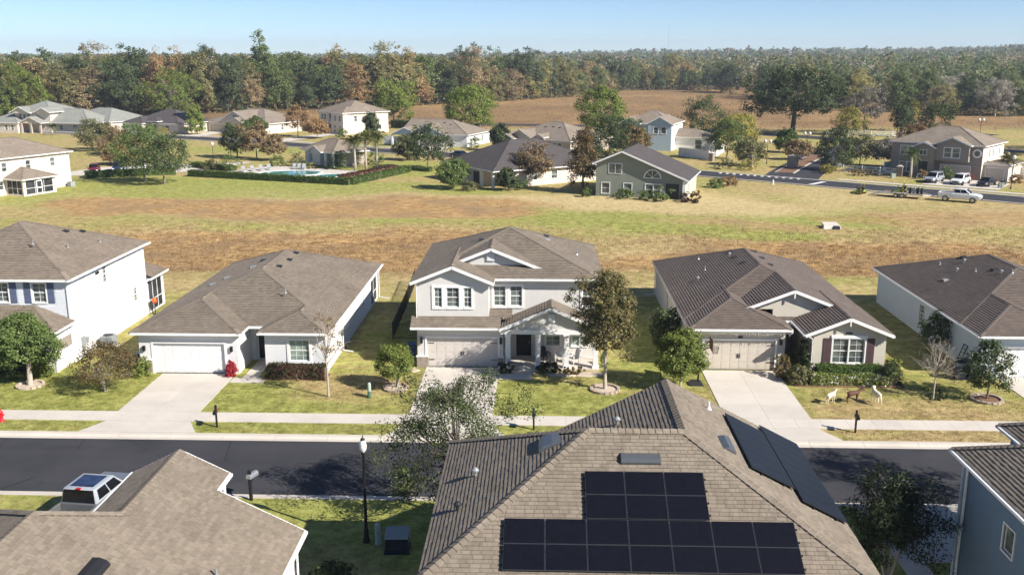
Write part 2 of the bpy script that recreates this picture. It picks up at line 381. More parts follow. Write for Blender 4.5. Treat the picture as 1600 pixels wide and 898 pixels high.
def tabs(pl, e, tw, rg, gap=.012):
    vm = max(v for _, v in pl.uv); out = []; k = 0
    while k * e < vm:
        row = clip(clip(pl.uv, 1, k * e, True), 1, (k + 1) * e, False); k += 1
        if len(row) < 3: continue
        u = min(p[0] for p in row) - rg.random() * tw; um = max(p[0] for p in row)
        while u < um:
            ww = tw * rg.uniform(.75, 1.3)
            q = clip(clip(row, 0, u, True), 0, u + ww - gap, False); u += ww
            if len(q) >= 3 and abs(sum(q[i][0] * q[(i + 1) % len(q)][1] - q[(i + 1) % len(q)][0] * q[i][1] for i in range(len(q)))) > .003:
                out.append((q, (k - 1) * e, rg.uniform(-.003, .006)))
    return out
class House:
    def __init__(s, name, label, loc, rot=0.0, world=True, shing='sh_brown', style='course', wall='stucco_pale', cat='house', group=None, oh=.4):
        s.r = root(name, label, cat, loc, rot, group, world)
        s.shing, s.style, s.wm, s.oh = shing, style, wall, oh
        s.W = {}; s.deck = MB(); s.crs = MB(); s.caps = MB(); s.trim = MB(); s.gut = MB(); s.planes = []; s.rk = []; s.walls = {}
        s.roofkids = []; s.tabsel = None
    # ---- walls
    def wmb(s, m): return s.W.setdefault(m, MB())
    def vol(s, pts, z0, z1, mat=None, ops=None):
        ops = ops or {}
        for i in range(len(pts)): s.wall(pts[i], pts[(i + 1) % len(pts)], z0, z1, mat, ops.get(i, []))
    def wall(s, a, b, z0, z1, mat=None, ops=()):
        mb = s.wmb(mat or s.wm); L = math.hypot(b[0] - a[0], b[1] - a[1]); d = ((b[0] - a[0]) / L, (b[1] - a[1]) / L); n = (d[1], -d[0])
        P = lambda u, z, o=0.0: (a[0] + d[0] * u + n[0] * o, a[1] + d[1] * u + n[1] * o, z)
        us = sorted({0, L} | {v for o in ops for v in (o[1], o[2])}); zs = sorted({z0, z1} | {v for o in ops for v in (o[3], o[4])})
        for i in range(len(us) - 1):
            for j in range(len(zs) - 1):
                cu = (us[i] + us[i + 1]) / 2; cz = (zs[j] + zs[j + 1]) / 2
                if any(o[1] < cu < o[2] and o[3] < cz < o[4] for o in ops): continue
                mb.poly([P(us[i], zs[j]), P(us[i + 1], zs[j]), P(us[i + 1], zs[j + 1]), P(us[i], zs[j + 1])])
        for o in ops:
            k, u0, u1, q0, q1 = o[:5]; kw = o[5] if len(o) > 5 else {}
            r = -.35 if k == 'd' else -.16
            for A, B in (((u0, q0), (u1, q0)), ((u1, q0), (u1, q1)), ((u1, q1), (u0, q1)), ((u0, q1), (u0, q0))):
                mb.poly([P(*A), P(*A, r), P(*B, r), P(*B)])
            getattr(s, 'op_' + k)(P, u0, u1, q0, q1, **kw)
    @staticmethod
    def fb(mb, P, u0, u1, z0, z1, o0, o1, mi=0):
        mb.hexa([P(u0, z0, o1), P(u1, z0, o1), P(u1, z0, o0), P(u0, z0, o0), P(u0, z1, o1), P(u1, z1, o1), P(u1, z1, o0), P(u0, z1, o0)], mi)
    def op_w(s, P, u0, u1, z0, z1, cols=2, trim=.10, glass='glass', sash=True, muntin=True, tm='trim', shut=None):
        f = MB(); fb = s.fb; t = trim
        if t:
            fb(f, P, u0 - t, u0, z0 - t, z1 + t, -.02, .05); fb(f, P, u1, u1 + t, z0 - t, z1 + t, -.02, .05)
            fb(f, P, u0, u1, z1, z1 + t, -.02, .05); fb(f, P, u0 - .0, u1 + .0, z0 - t, z0, -.02, .065)
        q = .042; a, b = -.10, -.05
        fb(f, P, u0, u0 + q, z0, z1, a, b); fb(f, P, u1 - q, u1, z0, z1, a, b); fb(f, P, u0 + q, u1 - q, z0, z0 + q, a, b); fb(f, P, u0 + q, u1 - q, z1 - q, z1, a, b)
        zm = (z0 + z1) / 2
        if sash: fb(f, P, u0 + q, u1 - q, zm - .03, zm + .03, a, b + .01)
        if muntin:
            for i in range(1, cols):
                uu = u0 + (u1 - u0) * i / cols; fb(f, P, uu - .010, uu + .010, z0 + q, z1 - q, a + .015, b - .01)
            for zz in ((z0 + zm) / 2, (zm + z1) / 2): fb(f, P, u0 + q, u1 - q, zz - .009, zz + .009, a + .015, b - .012)
        wnd = f.build('window', tm, s.r)
        for lo, hi in (((z0 + q, zm - .03), (zm + .03, z1 - q)) if sash else ((z0 + q, z1 - q),)):
            g = MB(); fb(g, P, u0 + q, u1 - q, lo, hi, -.095, -.082); g.build('pane', glass, wnd)
        if shut:
            ws = (u1 - u0) * .34 if isinstance(shut, str) else shut[1]; sm = shut if isinstance(shut, str) else shut[0]
            for c in (u0 - t - ws - .02, u1 + t + .02):
                h = MB(); fb(h, P, c, c + ws, z0 - .05, z1 + .05, .0, .045)
                for zz in (z0, zm - .05, z1 - .1): fb(h, P, c + .02, c + ws - .02, zz, zz + .1, .045, .06)
                fb(h, P, c + ws / 2 - .01, c + ws / 2 + .01, z0, z1, .045, .052)
                h.build('shutter', sm, s.r)
    def op_g(s, P, u0, u1, z0, z1, mat='white', trim=.13, rows=4, cols=4, hard=False, tm='trim'):
        fb = s.fb; f = MB(); t = trim
        fb(f, P, u0 - t, u0, z0, z1 + t, -.02, .04); fb(f, P, u1, u1 + t, z0, z1 + t, -.02, .04); fb(f, P, u0, u1, z1, z1 + t, -.02, .04)
        f.build('garage_door_frame', tm, s.r)
        d = MB(); fb(d, P, u0, u1, z0, z1, -.18, -.13); dr = d.build('garage_door', mat, s.r)
        hh = (z1 - z0) / rows; wv = (u1 - u0) / cols
        for i in range(rows):
            for j in range(cols):
                p = MB(); fb(p, P, u0 + j * wv + .035, u0 + (j + 1) * wv - .035, z0 + i * hh + .02, z0 + (i + 1) * hh - .02, -.13, -.118)
                fb(p, P, u0 + j * wv + .13, u0 + (j + 1) * wv - .13, z0 + i * hh + .1, z0 + (i + 1) * hh - .1, -.118, -.113); p.build('panel', mat, dr)
        if hard:
            for uu in (u0 + .05, u1 - .5):
                for zz in (z0 + .5, z1 - .4): p = MB(); fb(p, P, uu, uu + .45, zz, zz + .04, -.106, -.09); p.build('strap_hinge', 'black', dr)
            um = (u0 + u1) / 2
            for uu in (um - .09, um + .05): p = MB(); fb(p, P, uu, uu + .035, z0 + .85, z0 + 1.15, -.106, -.06); p.build('pull_handle', 'black', dr)
    def op_d(s, P, u0, u1, z0, z1, mat='dark_door', tm='trim'):
        fb = s.fb; f = MB(); fb(f, P, u0, u0 + .09, z0, z1, -.35, -.22); fb(f, P, u1 - .09, u1, z0, z1, -.35, -.22); fb(f, P, u0 + .09, u1 - .09, z1 - .09, z1, -.35, -.22); f.build('door_frame', tm, s.r)
        d = MB(); fb(d, P, u0 + .09, u1 - .09, z0, z1 - .09, -.33, -.28)
        w2 = (u1 - u0 - .18) / 2
        for j in range(2):
            for a, b in ((.15, .8), (.95, 1.85)): fb(d, P, u0 + .09 + j * w2 + .1, u0 + .09 + (j + 1) * w2 - .1, z0 + a, z0 + min(b, z1 - z0 - .25), -.28, -.265)
        dr = d.build('door', mat, s.r); h = MB(); fb(h, P, u1 - .25, u1 - .2, z0 + .95, z0 + 1.08, -.28, -.2); h.build('handle', 'chrome', dr)
    def op_s(s, P, u0, u1, z0, z1, posts=3):      # screened opening
        fb = s.fb; f = MB()
        for i in range(posts + 1): uu = u0 + (u1 - u0 - .06) * i / posts; fb(f, P, uu, uu + .06, z0, z1, -.12, -.06)
        fb(f, P, u0 + .06, u1 - .06, z0 + .85, z0 + .91, -.115, -.065)
        fr = f.build('screen_frame', 'trim', s.r); g = MB(); fb(g, P, u0, u1, z0, z1, -.1, -.09); g.build('screen', 'screen', fr)
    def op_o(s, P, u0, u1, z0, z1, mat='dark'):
        g = MB(); s.fb(g, P, u0, u1, z0, z1, -.17, -.15); g.build('recess_shade', mat, s.r)
    # ---- roof
    def plane(s, pts, cr=True):
        pl = Plane(pts); s.deck.poly(pl.P, pl.uv); s.planes.append(pl)
        if cr and s.style == 'course': courses(s.crs, pl)
        return pl
    def cap(s, p, q, dz):
        p = Vector(p); q = Vector(q); d = q - p; L = d.length; hz = Vector((d.y, -d.x, 0)).normalized(); wd = .21 if s.style == 'tabs' else .16
        n = max(1, int(L / .25)) if s.style == 'tabs' else 1
        for i in range(n):
            a = p + d * (i / n); b = p + d * min(1, (i + 1.12) / n); la, lb = (.075, .05) if n > 1 else (.055, .055)
            up = Vector((0, 0, 1))
            for sg in (1, -1):
                q4 = [a + up * la, b + up * lb, b + up * lb + hz * (sg * wd) - up * (wd * dz), a + up * la + hz * (sg * wd) - up * (wd * dz)]
                uv = [(i * .3 + .1, .1), (i * .3 + .3, .1), (i * .3 + .3, .2), (i * .3 + .1, .2)]
                s.caps.poly(q4 if sg < 0 else q4[::-1], uv)
                if n > 1: s.caps.poly([a + up * la, a + up * la + hz * (sg * wd) - up * (wd * dz), a + hz * (sg * wd) - up * (wd * dz), a])
    def fascia(s, p, q, ht=.17, gutter=False):
        p = Vector(p); q = Vector(q); o = Vector((0, 0, -ht / 2 + .01)); s.trim.bar(p + o, q + o, .035, ht)
        if gutter:
            d = (q - p).normalized(); out = Vector((d.y, -d.x, 0)) * .07; s.gut.bar(p + out + Vector((0, 0, -.06)), q + out + Vector((0, 0, -.06)), .11, .11)
    def hip(s, x0, x1, y0, y1, z, p, ax='y', e0='h', e1='h', gut='', gw=None, skip='', gin=None):
        """hip or gable block over the eave rectangle; e0/e1: ridge end hipped ('h') or gabled ('g')"""
        sw = ax == 'x'
        T = (lambda a, b, c: Vector((b, a, c))) if sw else (lambda a, b, c: Vector((a, b, c)))
        if sw: x0, x1, y0, y1 = y0, y1, x0, x1
        fl = (lambda L: L[:1] + L[:0:-1]) if False else (lambda L: [L[1], L[0]] + L[2:][::-1] if sw else L)
        wd = (x1 - x0) / 2; zr = z + wd * p; xm = (x0 + x1) / 2
        ya = y0 + (wd if e0 == 'h' else 0); yb = y1 - (wd if e1 == 'h' else 0)
        if yb < ya: ya = yb = (ya + yb) / 2
        res = {}
        res['L'] = s.plane(fl([T(x0, y1, z), T(x0, y0, z), T(xm, ya, zr)] + ([T(xm, yb, zr)] if yb - ya > .01 else [])))
        res['R'] = s.plane(fl([T(x1, y0, z), T(x1, y1, z), T(xm, yb, zr)] + ([T(xm, ya, zr)] if yb - ya > .01 else [])))
        if e0 == 'h': res['F'] = s.plane(fl([T(x0, y0, z), T(x1, y0, z), T(xm, ya, zr)]))
        if e1 == 'h': res['B'] = s.plane(fl([T(x1, y1, z), T(x0, y1, z), T(xm, yb, zr)]))
        if yb - ya > .05: s.cap(T(xm, ya, zr), T(xm, yb, zr), p)
        if e0 == 'h': s.cap(T(x0, y0, z), T(xm, ya, zr), p * .707); s.cap(T(x1, y0, z), T(xm, ya, zr), p * .707)
        if e1 == 'h': s.cap(T(x0, y1, z), T(xm, yb, zr), p * .707); s.cap(T(x1, y1, z), T(xm, yb, zr), p * .707)
        s.fascia(T(x0, y1, z), T(x0, y0, z), gutter='L' in gut); s.fascia(T(x1, y0, z), T(x1, y1, z), gutter='R' in gut)
        for e, yy, sg in ((e0, y0, 1), (e1, y1, -1)):
            if e == 'h':
                a, b = T(x0, yy, z), T(x1, yy, z)
                if (sg > 0) == sw: a, b = b, a
                s.fascia(a, b, gutter=('F' in gut and sg > 0) or ('B' in gut and sg < 0))
            else:
                for xx in (x0, x1):       # barge boards
                    o = T(0, 0, -.11); s.trim.bar(T(xx, yy, z) + o, T(xm, yy, zr) + o, .045, .21)
                gi = s.oh if gin is None else gin
                yw = yy + sg * (gi + .004); zi = z + gi * p - .04
                tri = [T(x0 + gi, yw, z - .2), T(x1 - gi, yw, z - .2), T(x1 - gi, yw, zi), T(xm, yw, zr - .04), T(x0 + gi, yw, zi)]
                s.wmb(s.gmat if hasattr(s, 'gmat') else s.wm).poly(tri)
        # soffit
        zz = z - .15; gi = s.oh if gin is None else gin; s0 = y0 + (gi + .01 if e0 == 'g' else 0); s1 = y1 - (gi + .01 if e1 == 'g' else 0)
        q = [T(x0, s0, zz), T(x1, s0, zz), T(x1, s1, zz), T(x0, s1, zz)]
        if 'S' not in skip: s.trim.poly(q[::-1] if not sw else q)
        return res
    def vent(s, pl, x, y, kind='box', mat='vent'):
        c = pl.on(x, y); m = MB(); u, v, n = pl.u, pl.v, pl.n
        if kind == 'box':
            a = u * .26; b = v * .22
            m.hexa([c - a - b, c + a - b, c + a + b, c - a + b, c - a * .8 - b * .9 + n * .16, c + a * .8 - b * .9 + n * .16, c + a * .8 + b * .8 + n * .06, c - a * .8 + b * .8 + n * .06])
        elif kind == 'long':
            a = u * .62; b = v * .28
            m.hexa([c - a - b, c + a - b, c + a + b, c - a + b, c - a - b + n * .14, c + a - b + n * .14, c + a + b * .7 + n * .11, c - a + b * .7 + n * .11])
        elif kind == 'pipe':
            m.tube([c, c + Vector((0, 0, .32))], .045, 8); m.lathe([(.12, 0), (.06, .1)], c, 8)
        elif kind == 'cap':
            m.tube([c, c + Vector((0, 0, .22))], .06, 8); m.lathe([(.13, .2), (.14, .26), (.05, .34)], c, 10)
        s.roofkids.append((m, {'box': 'roof_vent', 'long': 'roof_vent', 'pipe': 'vent_pipe', 'cap': 'vent_cap'}[kind], mat))
    def finish(s, ntab=0):
        for m, mb in s.W.items():
            if mb.F: mb.build('wall', m, s.r)
        rf = s.deck.build('roof', s.shing, s.r); s.roof = rf
        if s.crs.F: tag(s.crs.build('shingle_courses', s.shing, rf), kind='stuff')
        if s.caps.F: s.caps.build('ridge_cap', s.shing, rf)
        if s.trim.F: s.trim.build('fascia', 'trim', rf)
        if s.gut.F: s.gut.build('gutter', 'trim', rf)
        if s.style == 'tabs':
            rg = random.Random(3); allt = []
            for pl in s.planes:
                if pl in getattr(s, 'hidden', []): continue
                for t in tabs(pl, .155, .30, rg):
                    cu = sum(p[0] for p in t[0]) / len(t[0]); cv = sum(p[1] for p in t[0]) / len(t[0]); c = pl.at(cu, cv)
                    allt.append((s.tabsel(c, pl) if s.tabsel else 0, pl, t))
            allt.sort(key=lambda a: -a[0])
            for i, (k, pl, (q, v0, j)) in enumerate(allt[:ntab]):
                m = MB(); piece(m, pl, q, v0, .155, .027, .004, j); m.build('shingle', s.shing, rf)
            rest = MB()
            for k, pl, (q, v0, j) in allt[ntab:]: piece(rest, pl, q, v0, .155, .027, .004, j)
            if rest.F: tag(rest.build('shingle_courses', s.shing, rf), kind='stuff')
        for m, n, mt in s.roofkids: m.build(n, mt, rf)
        return s.r
    def part(s, mb, name, mat, smooth=False): return mb.build(name, mat, s.r, smooth)
def solar_array(H, pl, x0, x1, y0, y1, ncol, nrow, along='u', name='solar_array'):
    """panels on a roof plane between plan corners; returns the mounting rails with a child for each panel"""
    def uv(x, y): p = pl.on(x, y) - pl.o; return p.dot(pl.u), p.dot(pl.v)
    a = uv(x0, y0); b = uv(x1, y1); u0, u1 = sorted((a[0], b[0])); v0, v1 = sorted((a[1], b[1]))
    rails = MB()
    for r in range(nrow):
        for f in (.25, .75):
            vv = v0 + (v1 - v0) * (r + f) / nrow; rails.bar(pl.at(u0 - .06, vv, .06), pl.at(u1 + .06, vv, .06), .04, .06, up=tuple(pl.n))
    rl = rails.build(name, 'black', H.r)
    pw = (u1 - u0) / ncol; ph = (v1 - v0) / nrow
    for r in range(nrow):
        for c in range(ncol):
            m = MB(); A, B = u0 + c * pw + .008, u0 + (c + 1) * pw - .008; C, D = v0 + r * ph + .008, v0 + (r + 1) * ph - .008
            m.hexa([pl.at(A, C, .10), pl.at(B, C, .10), pl.at(B, D, .10), pl.at(A, D, .10), pl.at(A, C, .135), pl.at(B, C, .135), pl.at(B, D, .135), pl.at(A, D, .135)], 0)
            g = .011; m.poly([pl.at(A + g, C + g, .139), pl.at(B - g, C + g, .139), pl.at(B - g, D - g, .139), pl.at(A + g, D - g, .139)], [(A, C), (B, C), (B, D), (A, D)], 1)
            m.build('solar_panel', ['panel_frame' if along == 'u' else 'dark', 'solar'], rl)
    return rl

# ---------------------------------------------------------------- ground, roads, pavements
def vnoise(x, y, s, seed=0):
    x = np.asarray(x) * s + seed * 17.3; y = np.asarray(y) * s + seed * 9.1
    xi = np.floor(x); yi = np.floor(y); fx = x - xi; fy = y - yi; fx = fx * fx * (3 - 2 * fx); fy = fy * fy * (3 - 2 * fy)
    h = lambda a, b: np.modf(np.abs(np.sin(a * 127.1 + b * 311.7 + seed * 3.7) * 43758.5453))[0]
    return (h(xi, yi) * (1 - fx) + h(xi + 1, yi) * fx) * (1 - fy) + (h(xi, yi + 1) * (1 - fx) + h(xi + 1, yi + 1) * fx) * fy
def fbm(x, y, s, seed=0): return .55 * vnoise(x, y, s, seed) + .3 * vnoise(x, y, s * 2.3, seed + 1) + .15 * vnoise(x, y, s * 5.1, seed + 2)
def sst(x, a, b): t = np.clip((x - a) / (b - a), 0, 1); return t * t * (3 - 2 * t)
def hill(X, Y):
    d = np.hypot(X, Y)
    k = .12 + .88 * sst(X / (d + 1), -.12, .18)
    z = k * (sst(d, 650, 2600) * (6 + 16 * fbm(X, Y, .0011, 5)) + sst(d, 2400, 5200) * 22 * fbm(X, Y, .0007, 8))
    return z + sst(X / (d + 1), .33, .52) * sst(Y, 500, 1300) * 13
def dip(X, Y):     # the dry pond behind the houses
    return -0.9 * sst(Y, 90, 99) * (1 - sst(Y, 108, 121)) * (.35 + .65 * sst(np.abs(X - 10), 8, 22)) * (1 - sst(np.abs(X), 55, 75))
def gz(X, Y): return hill(X, Y) + dip(X, Y)
xs = np.concatenate([[-9000, -5000, -3000, -2000, -1300, -900, -650, -480, -380, -300], np.arange(-240, -90, 6), np.arange(-90, 90, 1.25), np.arange(90, 246, 6), [300, 380, 480, 650, 900, 1300, 2000, 3000, 5000, 9000]])
ys = np.concatenate([[-300, -80, -30, 0, 15, 25], np.arange(30, 42.5, 1.5), [42.70, 42.71, 46, 50.68, 50.69], np.arange(51.5, 130, 1.1), np.arange(130, 200, 2.0), np.arange(200, 330, 5), np.arange(330, 640, 12), [700, 800, 950, 1150, 1400, 1700, 2100, 2600, 3200, 4000, 5200, 7000, 10000]])
GX, GY = np.meshgrid(xs, ys); GZ = gz(GX, GY); GZ[(GY > 42.705) & (GY < 50.685)] = -.14
nx, ny = len(xs), len(ys)
idx = np.arange(nx * ny).reshape(ny, nx)
quads = np.stack([idx[:-1, :-1], idx[:-1, 1:], idx[1:, 1:], idx[1:, :-1]], -1).reshape(-1, 4)
me = bpy.data.meshes.new('ground'); me.from_pydata(np.stack([GX, GY, GZ], -1).reshape(-1, 3).tolist(), [], quads.tolist())
wx = GX + 9 * (fbm(GX, GY, .06, 11) - .5) * 2 + 8 * (fbm(GX, GY, .02, 14) - .5) * 2; wy = GY + 6 * (fbm(GX, GY, .07, 12) - .5) * 2 + 9 * (fbm(GX, GY, .022, 13) - .5) * 2 * sst(GY, 70, 100)
def band(v, a, b, f): return sst(v, a - f, a + f) * (1 - sst(v, b - f, b + f))
def blob(cx, cy, rx, ry): return 1 - sst(np.sqrt(((wx - cx) / rx) ** 2 + ((wy - cy) / ry) ** 2), .6, 1.15)
green = .45 + .9 * (fbm(GX, GY, .11, 20) - .5)
green = np.where(GY < 84, green + .18, green)
green += .35 * band(GY, 54, 84, 4) * blob(-30, 58, 12, 6)
for cx, cy, rx, ry, a in ((-1, 56.5, 7, 4, .5), (-33, 57, 8, 5, .35), (-12, 70, 4, 9, .6), (7, 70, 4, 9, .5), (-23, 51.4, 12, 1.5, .2), (-15, 57, 6, 3.5, -.55), (21, 55, 9, 3.5, -.45), (22, 51.5, 8, 1.2, -.5), (9.5, 57.5, 3, 4, -.2), (-8, 40, 8, 6, .5),
                          (-60, 153, 45, 14, 1.2), (-30, 153, 24, 9, 1.0), (-75, 140, 14, 16, .6), (2, 125, 24, 8, .35), (33, 131, 13, 8, .85), (20, 117, 10, 5, .7), (6, 128, 18, 5, .5), (-24, 128, 9, 8, .3), (-30, 185, 25, 10, .5), (-70, 215, 30, 10, .4), (60, 134, 30, 4, -.15), (-62, 130, 16, 8, .2), (55, 158, 14, 4, .3)):
    green += a * blob(cx, cy, rx, ry)
straw = .25 * fbm(GX, GY, .16, 31) + .35 * band(wy, 98, 106, 3) + .25 * band(wy, 112, 150, 8) * fbm(GX, GY, .05, 33)
straw += .5 * blob(12, 140, 30, 10) + .3 * blob(50, 150, 14, 10) + .35 * band(GY, 82, 90, 2.5)
brown = .95 * (blob(-27, 104, 26, 14) + blob(40, 106, 25, 12.5) + .75 * band(wy, 96, 104, 2.2) * band(GX, -52, 62, 5))
brown += .85 * blob(-48, 131, 33, 12) + .75 * blob(-14, 134, 17, 11) + .55 * blob(50, 131, 22, 7) + .45 * blob(22, 124, 12, 5)
brown += .9 * band(wy, 292, 640, 15) * band(wx, -230, 190, 25)
brown = np.clip(brown * (.75 + .5 * fbm(GX, GY, .2, 40)), 0, 1); straw = np.clip(straw + .15 * sst(GY, 120, 140) * (1 - sst(GY, 250, 290)), 0, 1)
green = np.clip(green - .75 * brown - .2 * straw, 0, 1)
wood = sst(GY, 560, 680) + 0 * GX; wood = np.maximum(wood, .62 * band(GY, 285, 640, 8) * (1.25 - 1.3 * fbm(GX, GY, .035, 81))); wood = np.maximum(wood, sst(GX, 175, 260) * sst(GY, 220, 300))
at = me.attributes.new('cover', 'FLOAT_COLOR', 'POINT')
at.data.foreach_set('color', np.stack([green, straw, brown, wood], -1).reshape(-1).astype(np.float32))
def groundmat():
    t = NT('turf_and_field'); t.b.inputs["Roughness"].default_value = .97; t.b.inputs["Specular IOR Level"].default_value = .08
    a = t.n("Attribute", attribute_name='cover'); sp = t.n("SeparateColor"); t.l(a.outputs["Color"], sp.inputs[0]); p = t.pos()
    n1 = t.noise(.55, 6, p, .7); n2 = t.noise(2.2, 6, p, .75); n3 = t.noise(17, 4, p, .7); n4 = t.noise(.14, 5, p)
    mp = t.n("Mapping"); t.l(p, mp.inputs[0]); mp.inputs["Scale"].default_value = (.07, .75, 1); mp.inputs["Rotation"].default_value = (0, 0, R(4)); mow = t.noise(1.2, 3, mp.outputs[0]); wv = t.n('TexWave', wave_type='RINGS', rings_direction='SPHERICAL'); m3 = t.n('Mapping'); t.l(p, m3.inputs[0]); m3.inputs['Location'].default_value = (-30, -330, 0); t.l(m3.outputs[0], wv.inputs[0]); wv.inputs['Scale'].default_value = .16; wv.inputs['Distortion'].default_value = 5; wv.inputs['Detail'].default_value = 3; wv.inputs['Detail Scale'].default_value = .6
    m2 = t.n("Mapping"); t.l(p, m2.inputs[0]); m2.inputs["Scale"].default_value = (.55, 2.6, 1); streak = t.noise(.9, 6, m2.outputs[0], .7)
    nA = t.noise(.9, 8, p, .82); fine = t.math('ADD', t.math('MULTIPLY', nA, .55), t.math('ADD', t.math('MULTIPLY', n2, .3), t.math('MULTIPLY', n3, .15)))
    fg = t.math('ADD', sp.outputs[0], t.math('MULTIPLY', t.math('ADD', n1, -.5), .9)); fg = t.math('ADD', fg, t.math('MULTIPLY', t.math('ADD', mow, -.5), .55)); fg = t.math('ADD', fg, t.math('MULTIPLY', t.math('ADD', n2, -.5), 1.3)); fg = t.math('ADD', fg, t.math('MULTIPLY', t.math('ADD', n3, -.5), .9)); fg = t.math('ADD', fg, t.math('MULTIPLY', t.math('ADD', wv.outputs[1], -.5), .16))
    tan = t.mix(t.ramp(fine, .42, .58), (.23, .16, .07), (.57, .43, .215))
    grn = t.mix(t.ramp(fine, .42, .58), (.14, .16, .03), (.43, .43, .13))
    c = t.mix(t.ramp(fg, .15, .85), tan, grn)
    fs = t.math('ADD', sp.outputs[1], t.math('MULTIPLY', t.math('ADD', streak, -.5), .8))
    c = t.mix(t.ramp(fs, .3, .9), c, t.mix(t.ramp(fine, .40, .60), (.34, .26, .115), (.66, .53, .285)))
    fb = t.math('ADD', sp.outputs[2], t.math('MULTIPLY', t.math('ADD', n1, -.5), .5)); sb = t.math('ADD', t.math('MULTIPLY', streak, .5), t.math('MULTIPLY', nA, .5))
    br = t.mix(t.ramp(sb, .41, .59), (.19, .105, .045), (.60, .40, .18)); br = t.mix(t.ramp(n4, .45, .7), br, (.29, .20, .115))
    c = t.mix(t.ramp(fb, .3, .75), c, br)
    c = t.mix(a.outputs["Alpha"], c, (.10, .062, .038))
    t.l(c, t.b.inputs["Base Color"]); t.bump(t.math('ADD', t.math('MULTIPLY', n2, .6), t.math('MULTIPLY', n3, .5)), .7, .12); return t.m
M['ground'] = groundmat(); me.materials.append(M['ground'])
gr = bpy.data.objects.new('ground', me); COL.objects.link(gr); tag(gr, 'flat turf, dry field and distant land', kind='structure')
def sheet(name, pts, z, mat, label=None, parent=None, kind='structure'):
    m = MB(); m.poly([(x, y, z) for x, y in pts]); o = m.build(name, mat, parent); return tag(o, label, kind=None if parent else kind)
rd = sheet('road', [(-150, 43.25), (150, 43.25), (150, 50.05), (-150, 50.05)], -.10, 'asphalt', 'dark asphalt street between the two rows of houses')
def kerb(name, y_top, y_road, label):
    e = root(name, label, None, (0, 0, 0)); e["kind"] = 'structure'; sg = 1 if y_top > y_road else -1
    base = None
    for i in range(44):
        x0 = -66 + i * 3.0; x1 = x0 + 2.985
        pr = [(y_road, -.16), (y_road, -.09), (y_road + sg * .30, -.085), (y_road + sg * .42, .015), (y_top - sg * .03, .035), (y_top, .03), (y_top, -.16)]
        if base is None:
            m = MB(); m.loft([[(0, y, z) for y, z in pr], [(2.985, y, z) for y, z in pr]]); base = m.build('kerb_stone', 'kerb', e); base.location = (x0, 0, 0)
        else:
            c = base.copy(); COL.objects.link(c); c.location = (x0, 0, 0)
kerb('kerb', 50.75, 50.02, 'pale concrete kerb on the far side of the street'); kerb('kerb', 42.66, 43.28, 'pale concrete kerb on the near side of the street')
def slabs(name, label, quads_, mat='concrete', z=.035, kind='structure'):
    e = root(name, label, None, (0, 0, 0)); e["kind"] = kind
    for q in quads_:
        m = MB(); m.hexa([(x, y, -.05) for x, y in q] + [(x, y, z) for x, y in q]); m.build('slab', mat, e)
    return e
def quadgrid(a, b, c, d, nu, nv, gap=.012):
    """bilinear split of the quad a b c d (anticlockwise) into slabs"""
    out = []; a, b, c, d = (np.array(p, float) for p in (a, b, c, d))
    P = lambda u, v: (a * (1 - u) + b * u) * (1 - v) + (d * (1 - u) + c * u) * v
    L = np.linalg.norm(b - a); Wd = np.linalg.norm(d - a); gu, gv = gap / L, gap / Wd
    for i in range(nu):
        for j in range(nv):
            u0, u1 = i / nu + gu / 2, (i + 1) / nu - gu / 2; v0, v1 = j / nv + gv / 2, (j + 1) / nv - gv / 2
            out.append([tuple(P(u0, v0)), tuple(P(u1, v0)), tuple(P(u1, v1)), tuple(P(u0, v1))])
    return out
slabs('sidewalk', 'pale concrete sidewalk along the far side of the street', quadgrid((-66, 52.5), (66, 52.5), (66, 54.0), (-66, 54.0), 88, 1))
def drive(label, x0, x1, yg, fl=.9, nv=4, ax0=None, ax1=None):
    q = quadgrid((x0, 54.02), (x1, 54.02), (x1, yg), (x0, yg), 2, nv)
    q += quadgrid((x0 - fl, 50.78), (x1 + fl, 50.78), (x1, 52.48), (x0, 52.48), 2, 1)
    return slabs('driveway', label, q)
drive('pale concrete driveway of the single-storey house with the white garage door', -25.6, -20.6, 61.1)
drive('concrete driveway of the middle two-storey house', -7.9, -2.85, 63.0)
drive('concrete driveway of the single-storey house with plum shutters', 11.0, 16.05, 62.9)
drive('concrete driveway at the frame edge in front of the pale blue house', 30.4, 36.5, 62.0)
slabs('driveway', 'concrete driveway under the parked pickup truck', quadgrid((-23.2, 33.5), (-14.7, 33.5), (-14.7, 42.6), (-23.2, 42.6), 3, 3))
slabs('driveway', 'concrete driveway beside the dark blue house', quadgrid((15.3, 37.5), (20.5, 37.5), (20.5, 42.6), (15.0, 42.6), 2, 2) + quadgrid((15.3, 26), (16.4, 26), (16.4, 37.48), (15.3, 37.48), 1, 5))
slabs('path', 'short concrete path to the recessed entry of the single-storey house', quadgrid((-20.5, 59.4), (-18.3, 59.4), (-18.3, 60.4), (-20.5, 60.4), 1, 1) + quadgrid((-19.9, 60.42), (-18.9, 60.42), (-18.9, 64.2), (-19.9, 64.2), 1, 2))
slabs('path', 'concrete path from the driveway to the middle house porch', quadgrid((-2.8, 60.6), (-.6, 60.6), (-.6, 61.7), (-2.8, 61.7), 1, 1) + quadgrid((-1.7, 61.72), (-.5, 61.72), (-.5, 62.6), (-1.7, 62.6), 1, 1))
slabs('path', 'shaded concrete path to the entry of the house with plum shutters', quadgrid((16.5, 60.6), (17.5, 60.6), (17.5, 67.0), (16.6, 67.0), 1, 3))
